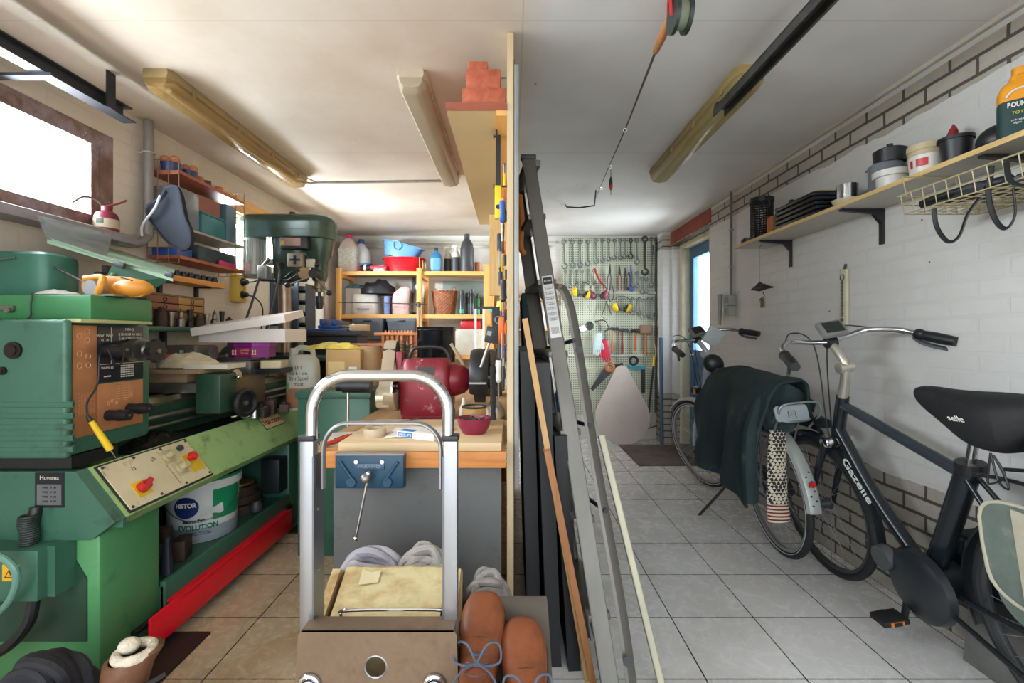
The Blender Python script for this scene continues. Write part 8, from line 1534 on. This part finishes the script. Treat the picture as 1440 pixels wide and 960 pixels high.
for y in (1.05, 1.35, 1.65): part('hook', B().tube([(bx0-.012, y, bz+.07), (bx0-.012, y, SB+.022), (bx0+.11, y, SB+.022)], .003, 6) if False else B().tube([(bx1-.02, y, bz+.07), (bx1-.02, y, SB)], .003, 6), WM, wbk)
random.seed(77)
for q in range(6):
    pts = [Vector((bx0+.06+random.random()*.17, by0+.1+k*.085+random.uniform(-.03, .03), bz+.018+random.random()*.03)) for k in range(8)]
    solo('cable', B().tube(pts, .011+.005*random.random(), 8, k=5), BLK if q % 2 else DGR, 'dark cable lying in the wire basket, ' + ['nearest the wall', 'second from the wall', 'left of the middle', 'right of the middle', 'near the basket front', 'along the basket front'][q], 'cable', 'cables in the wire basket')
solo('rubber_handle', B().tube([(1.52, 1.70, bz+.03), (1.54, 1.60, bz+.045), (1.58, 1.45, bz+.04)], .016, 12, k=5), BLK, 'thick black rubber handle at the far end of the wire basket', 'handle')  # a rubber handle, shaped as a short bent tube
for k, pp in enumerate([[(1.50, 1.63, bz-.004), (1.50, 1.62, bz-.07), (1.50, 1.58, bz-.13), (1.51, 1.55, bz-.12), (1.52, 1.53, bz-.05), (1.53, 1.50, bz-.003)], [(1.485, 1.42, bz+.07), (1.475, 1.42, bz-.02), (1.475, 1.40, bz-.10), (1.475, 1.37, bz-.135), (1.475, 1.345, bz-.10), (1.475, 1.35, bz-.02)], [(1.465, 1.36, bz+.06), (1.45, 1.33, bz-.01), (1.46, 1.27, bz-.04), (1.46, 1.20, bz-.03)]]):
    solo('rubber_strap', B().tube(pp, (.003, .007), 8, k=6), BLK, ['thin dark strap looping down below the far end of the wire basket', 'thick black strap loop hanging lowest from the wire basket', 'short black strap at the near front of the wire basket'][k], 'strap', 'straps hanging from the wire basket')
# things on the right wall
Y_ = 2.44; th_ = Wd('wall_thermometer', 'long cream thermometer hanging on the right wall above the near bike', 'thermometer', (XR-.02, Y_, 1.25))
part('body', B().box((XR-.012, Y_, 1.40), (.022, .052, .31), bev=.01), mat('cream_yellow_metal', 'bdb79c', .5, 0, .15, dirt='5c4a34', dirtamt=.2), th_)
Ft_ = frame((XR-.0235, Y_, 1.40), (0, -1, 0), (0, 0, 1)); part('tube', B().prism(rrect(.005, .2, .002), .002, Ft_), DGR, th_); part('bulb', B().cyl((XR-.024, Y_, 1.285), (XR-.028, Y_, 1.285), .009), RST, th_)
for k in range(9): part('tick', B().prism(rrect(.026, .002, .0008), .001, Ft_ @ Matrix.Translation((0, -.08+k*.02, 0))), DGR, th_)
part('emblem', B().torus((XR-.024, Y_, 1.51), .015, .002, (1, 0, 0), 20, 6), DGR, th_); part('nail', B().cyl((XR-.012, Y_, 1.555), (XR-.012, Y_-.01, 1.58), .006), DGR, th_)
Y_ = 3.68; sb_ = Wd('switch_box', 'grey double switch box on the right wall near the blue door', 'switch box', (XR-.03, Y_, 1.37)); SG = mat('switch_grey', '8c8e84', .45)
part('box', B().box((XR-.03, Y_, 1.485), (.06, .09, .085), bev=.006).box((XR-.03, Y_, 1.40), (.06, .09, .08), bev=.006), SG, sb_)
for z in (1.485, 1.40): part('rocker', B().box((XR-.03, Y_+.05, z), (.03, .01, .05)).box((XR-.062, Y_, z), (.006, .05, .05), bev=.002), mat('rocker_dark', '6c6e66', .4), sb_)
part('conduit', B().cyl((XR-.02, Y_, 1.53), (XR-.02, Y_, ZC-.005), .0095, n=12), mat('conduit_dark', '5c5a54', .5), sb_)
for z in (1.75, 2.05): part('saddle_clip', B().box((XR-.02, Y_, z), (.03, .03, .012), bev=.002), SG, sb_)
solo('window_winder', B().tube([(XR-.03, 3.86, 1.55), (XR-.03, 3.86, 1.45), (XR-.035, 3.86, 1.29)], lambda u: .022-.008*u, 10, k=3), SG, 'long grey handle hanging on the wall beside the switch box', 'handle')
bd = Wd('bird_ornament', 'small dark metal bird ornament hanging below the right shelf', 'ornament', (1.57, 2.9, 1.5)); bc_ = Vector((1.585, 2.9, 1.50)); IRO = mat('dark_bronze2', '2c2420', .5, .5)
part('body', B().loft([[bc_+Vector((x, y*w, z0+z*w)) for y, z in sq(14, .95)] for x, w, z0 in ((-.075, .003, -.01), (-.05, .014, .0), (-.02, .02, .0), (.01, .02, .01), (.03, .012, .008), (.07, .003, .008))]), IRO, bd)
part('wing', B().prism([(-.03, .01), (.0, .04), (.02, .03), (.02, .005)], .006, frame(bc_+Vector((-.03, -.015, 0)), (1, 0, 0), (0, 0, 1))), IRO, bd); part('leg', B().tube([bc_+Vector((.0, 0, -.02)), bc_+Vector((.01, 0, -.05)), bc_+Vector((-.02, 0, -.07)), bc_+Vector((-.02, 0, -.09))], .0025, 6, k=3), IRO, bd)
part('wire', B().cyl(bc_+Vector((-.02, 0, .015)), (1.565, 2.9, 1.76), .0012, n=5).tube([(1.565, 2.9, 1.76), (1.575, 2.9, 1.775), (1.56, 2.9, 1.79), (1.565, 2.9, SB)], .0025, 6, k=3), STL, bd)
tg = solo('paper_tag', B().prism([(-.022, -.03), (.022, -.03), (.022, .025), (.015, .035), (-.015, .035), (-.022, .025)], .002, frame((XR-.006, 3.25, 1.43), (0, -1, 0), (0, 0, 1))), mat('tag_brown', '7a543c', .7), 'small brown tag on the wall under the bird ornament', 'tag'); part('nail', B().cyl((XR, 3.25, 1.455), (XR-.012, 3.25, 1.455), .003), STL, tg)
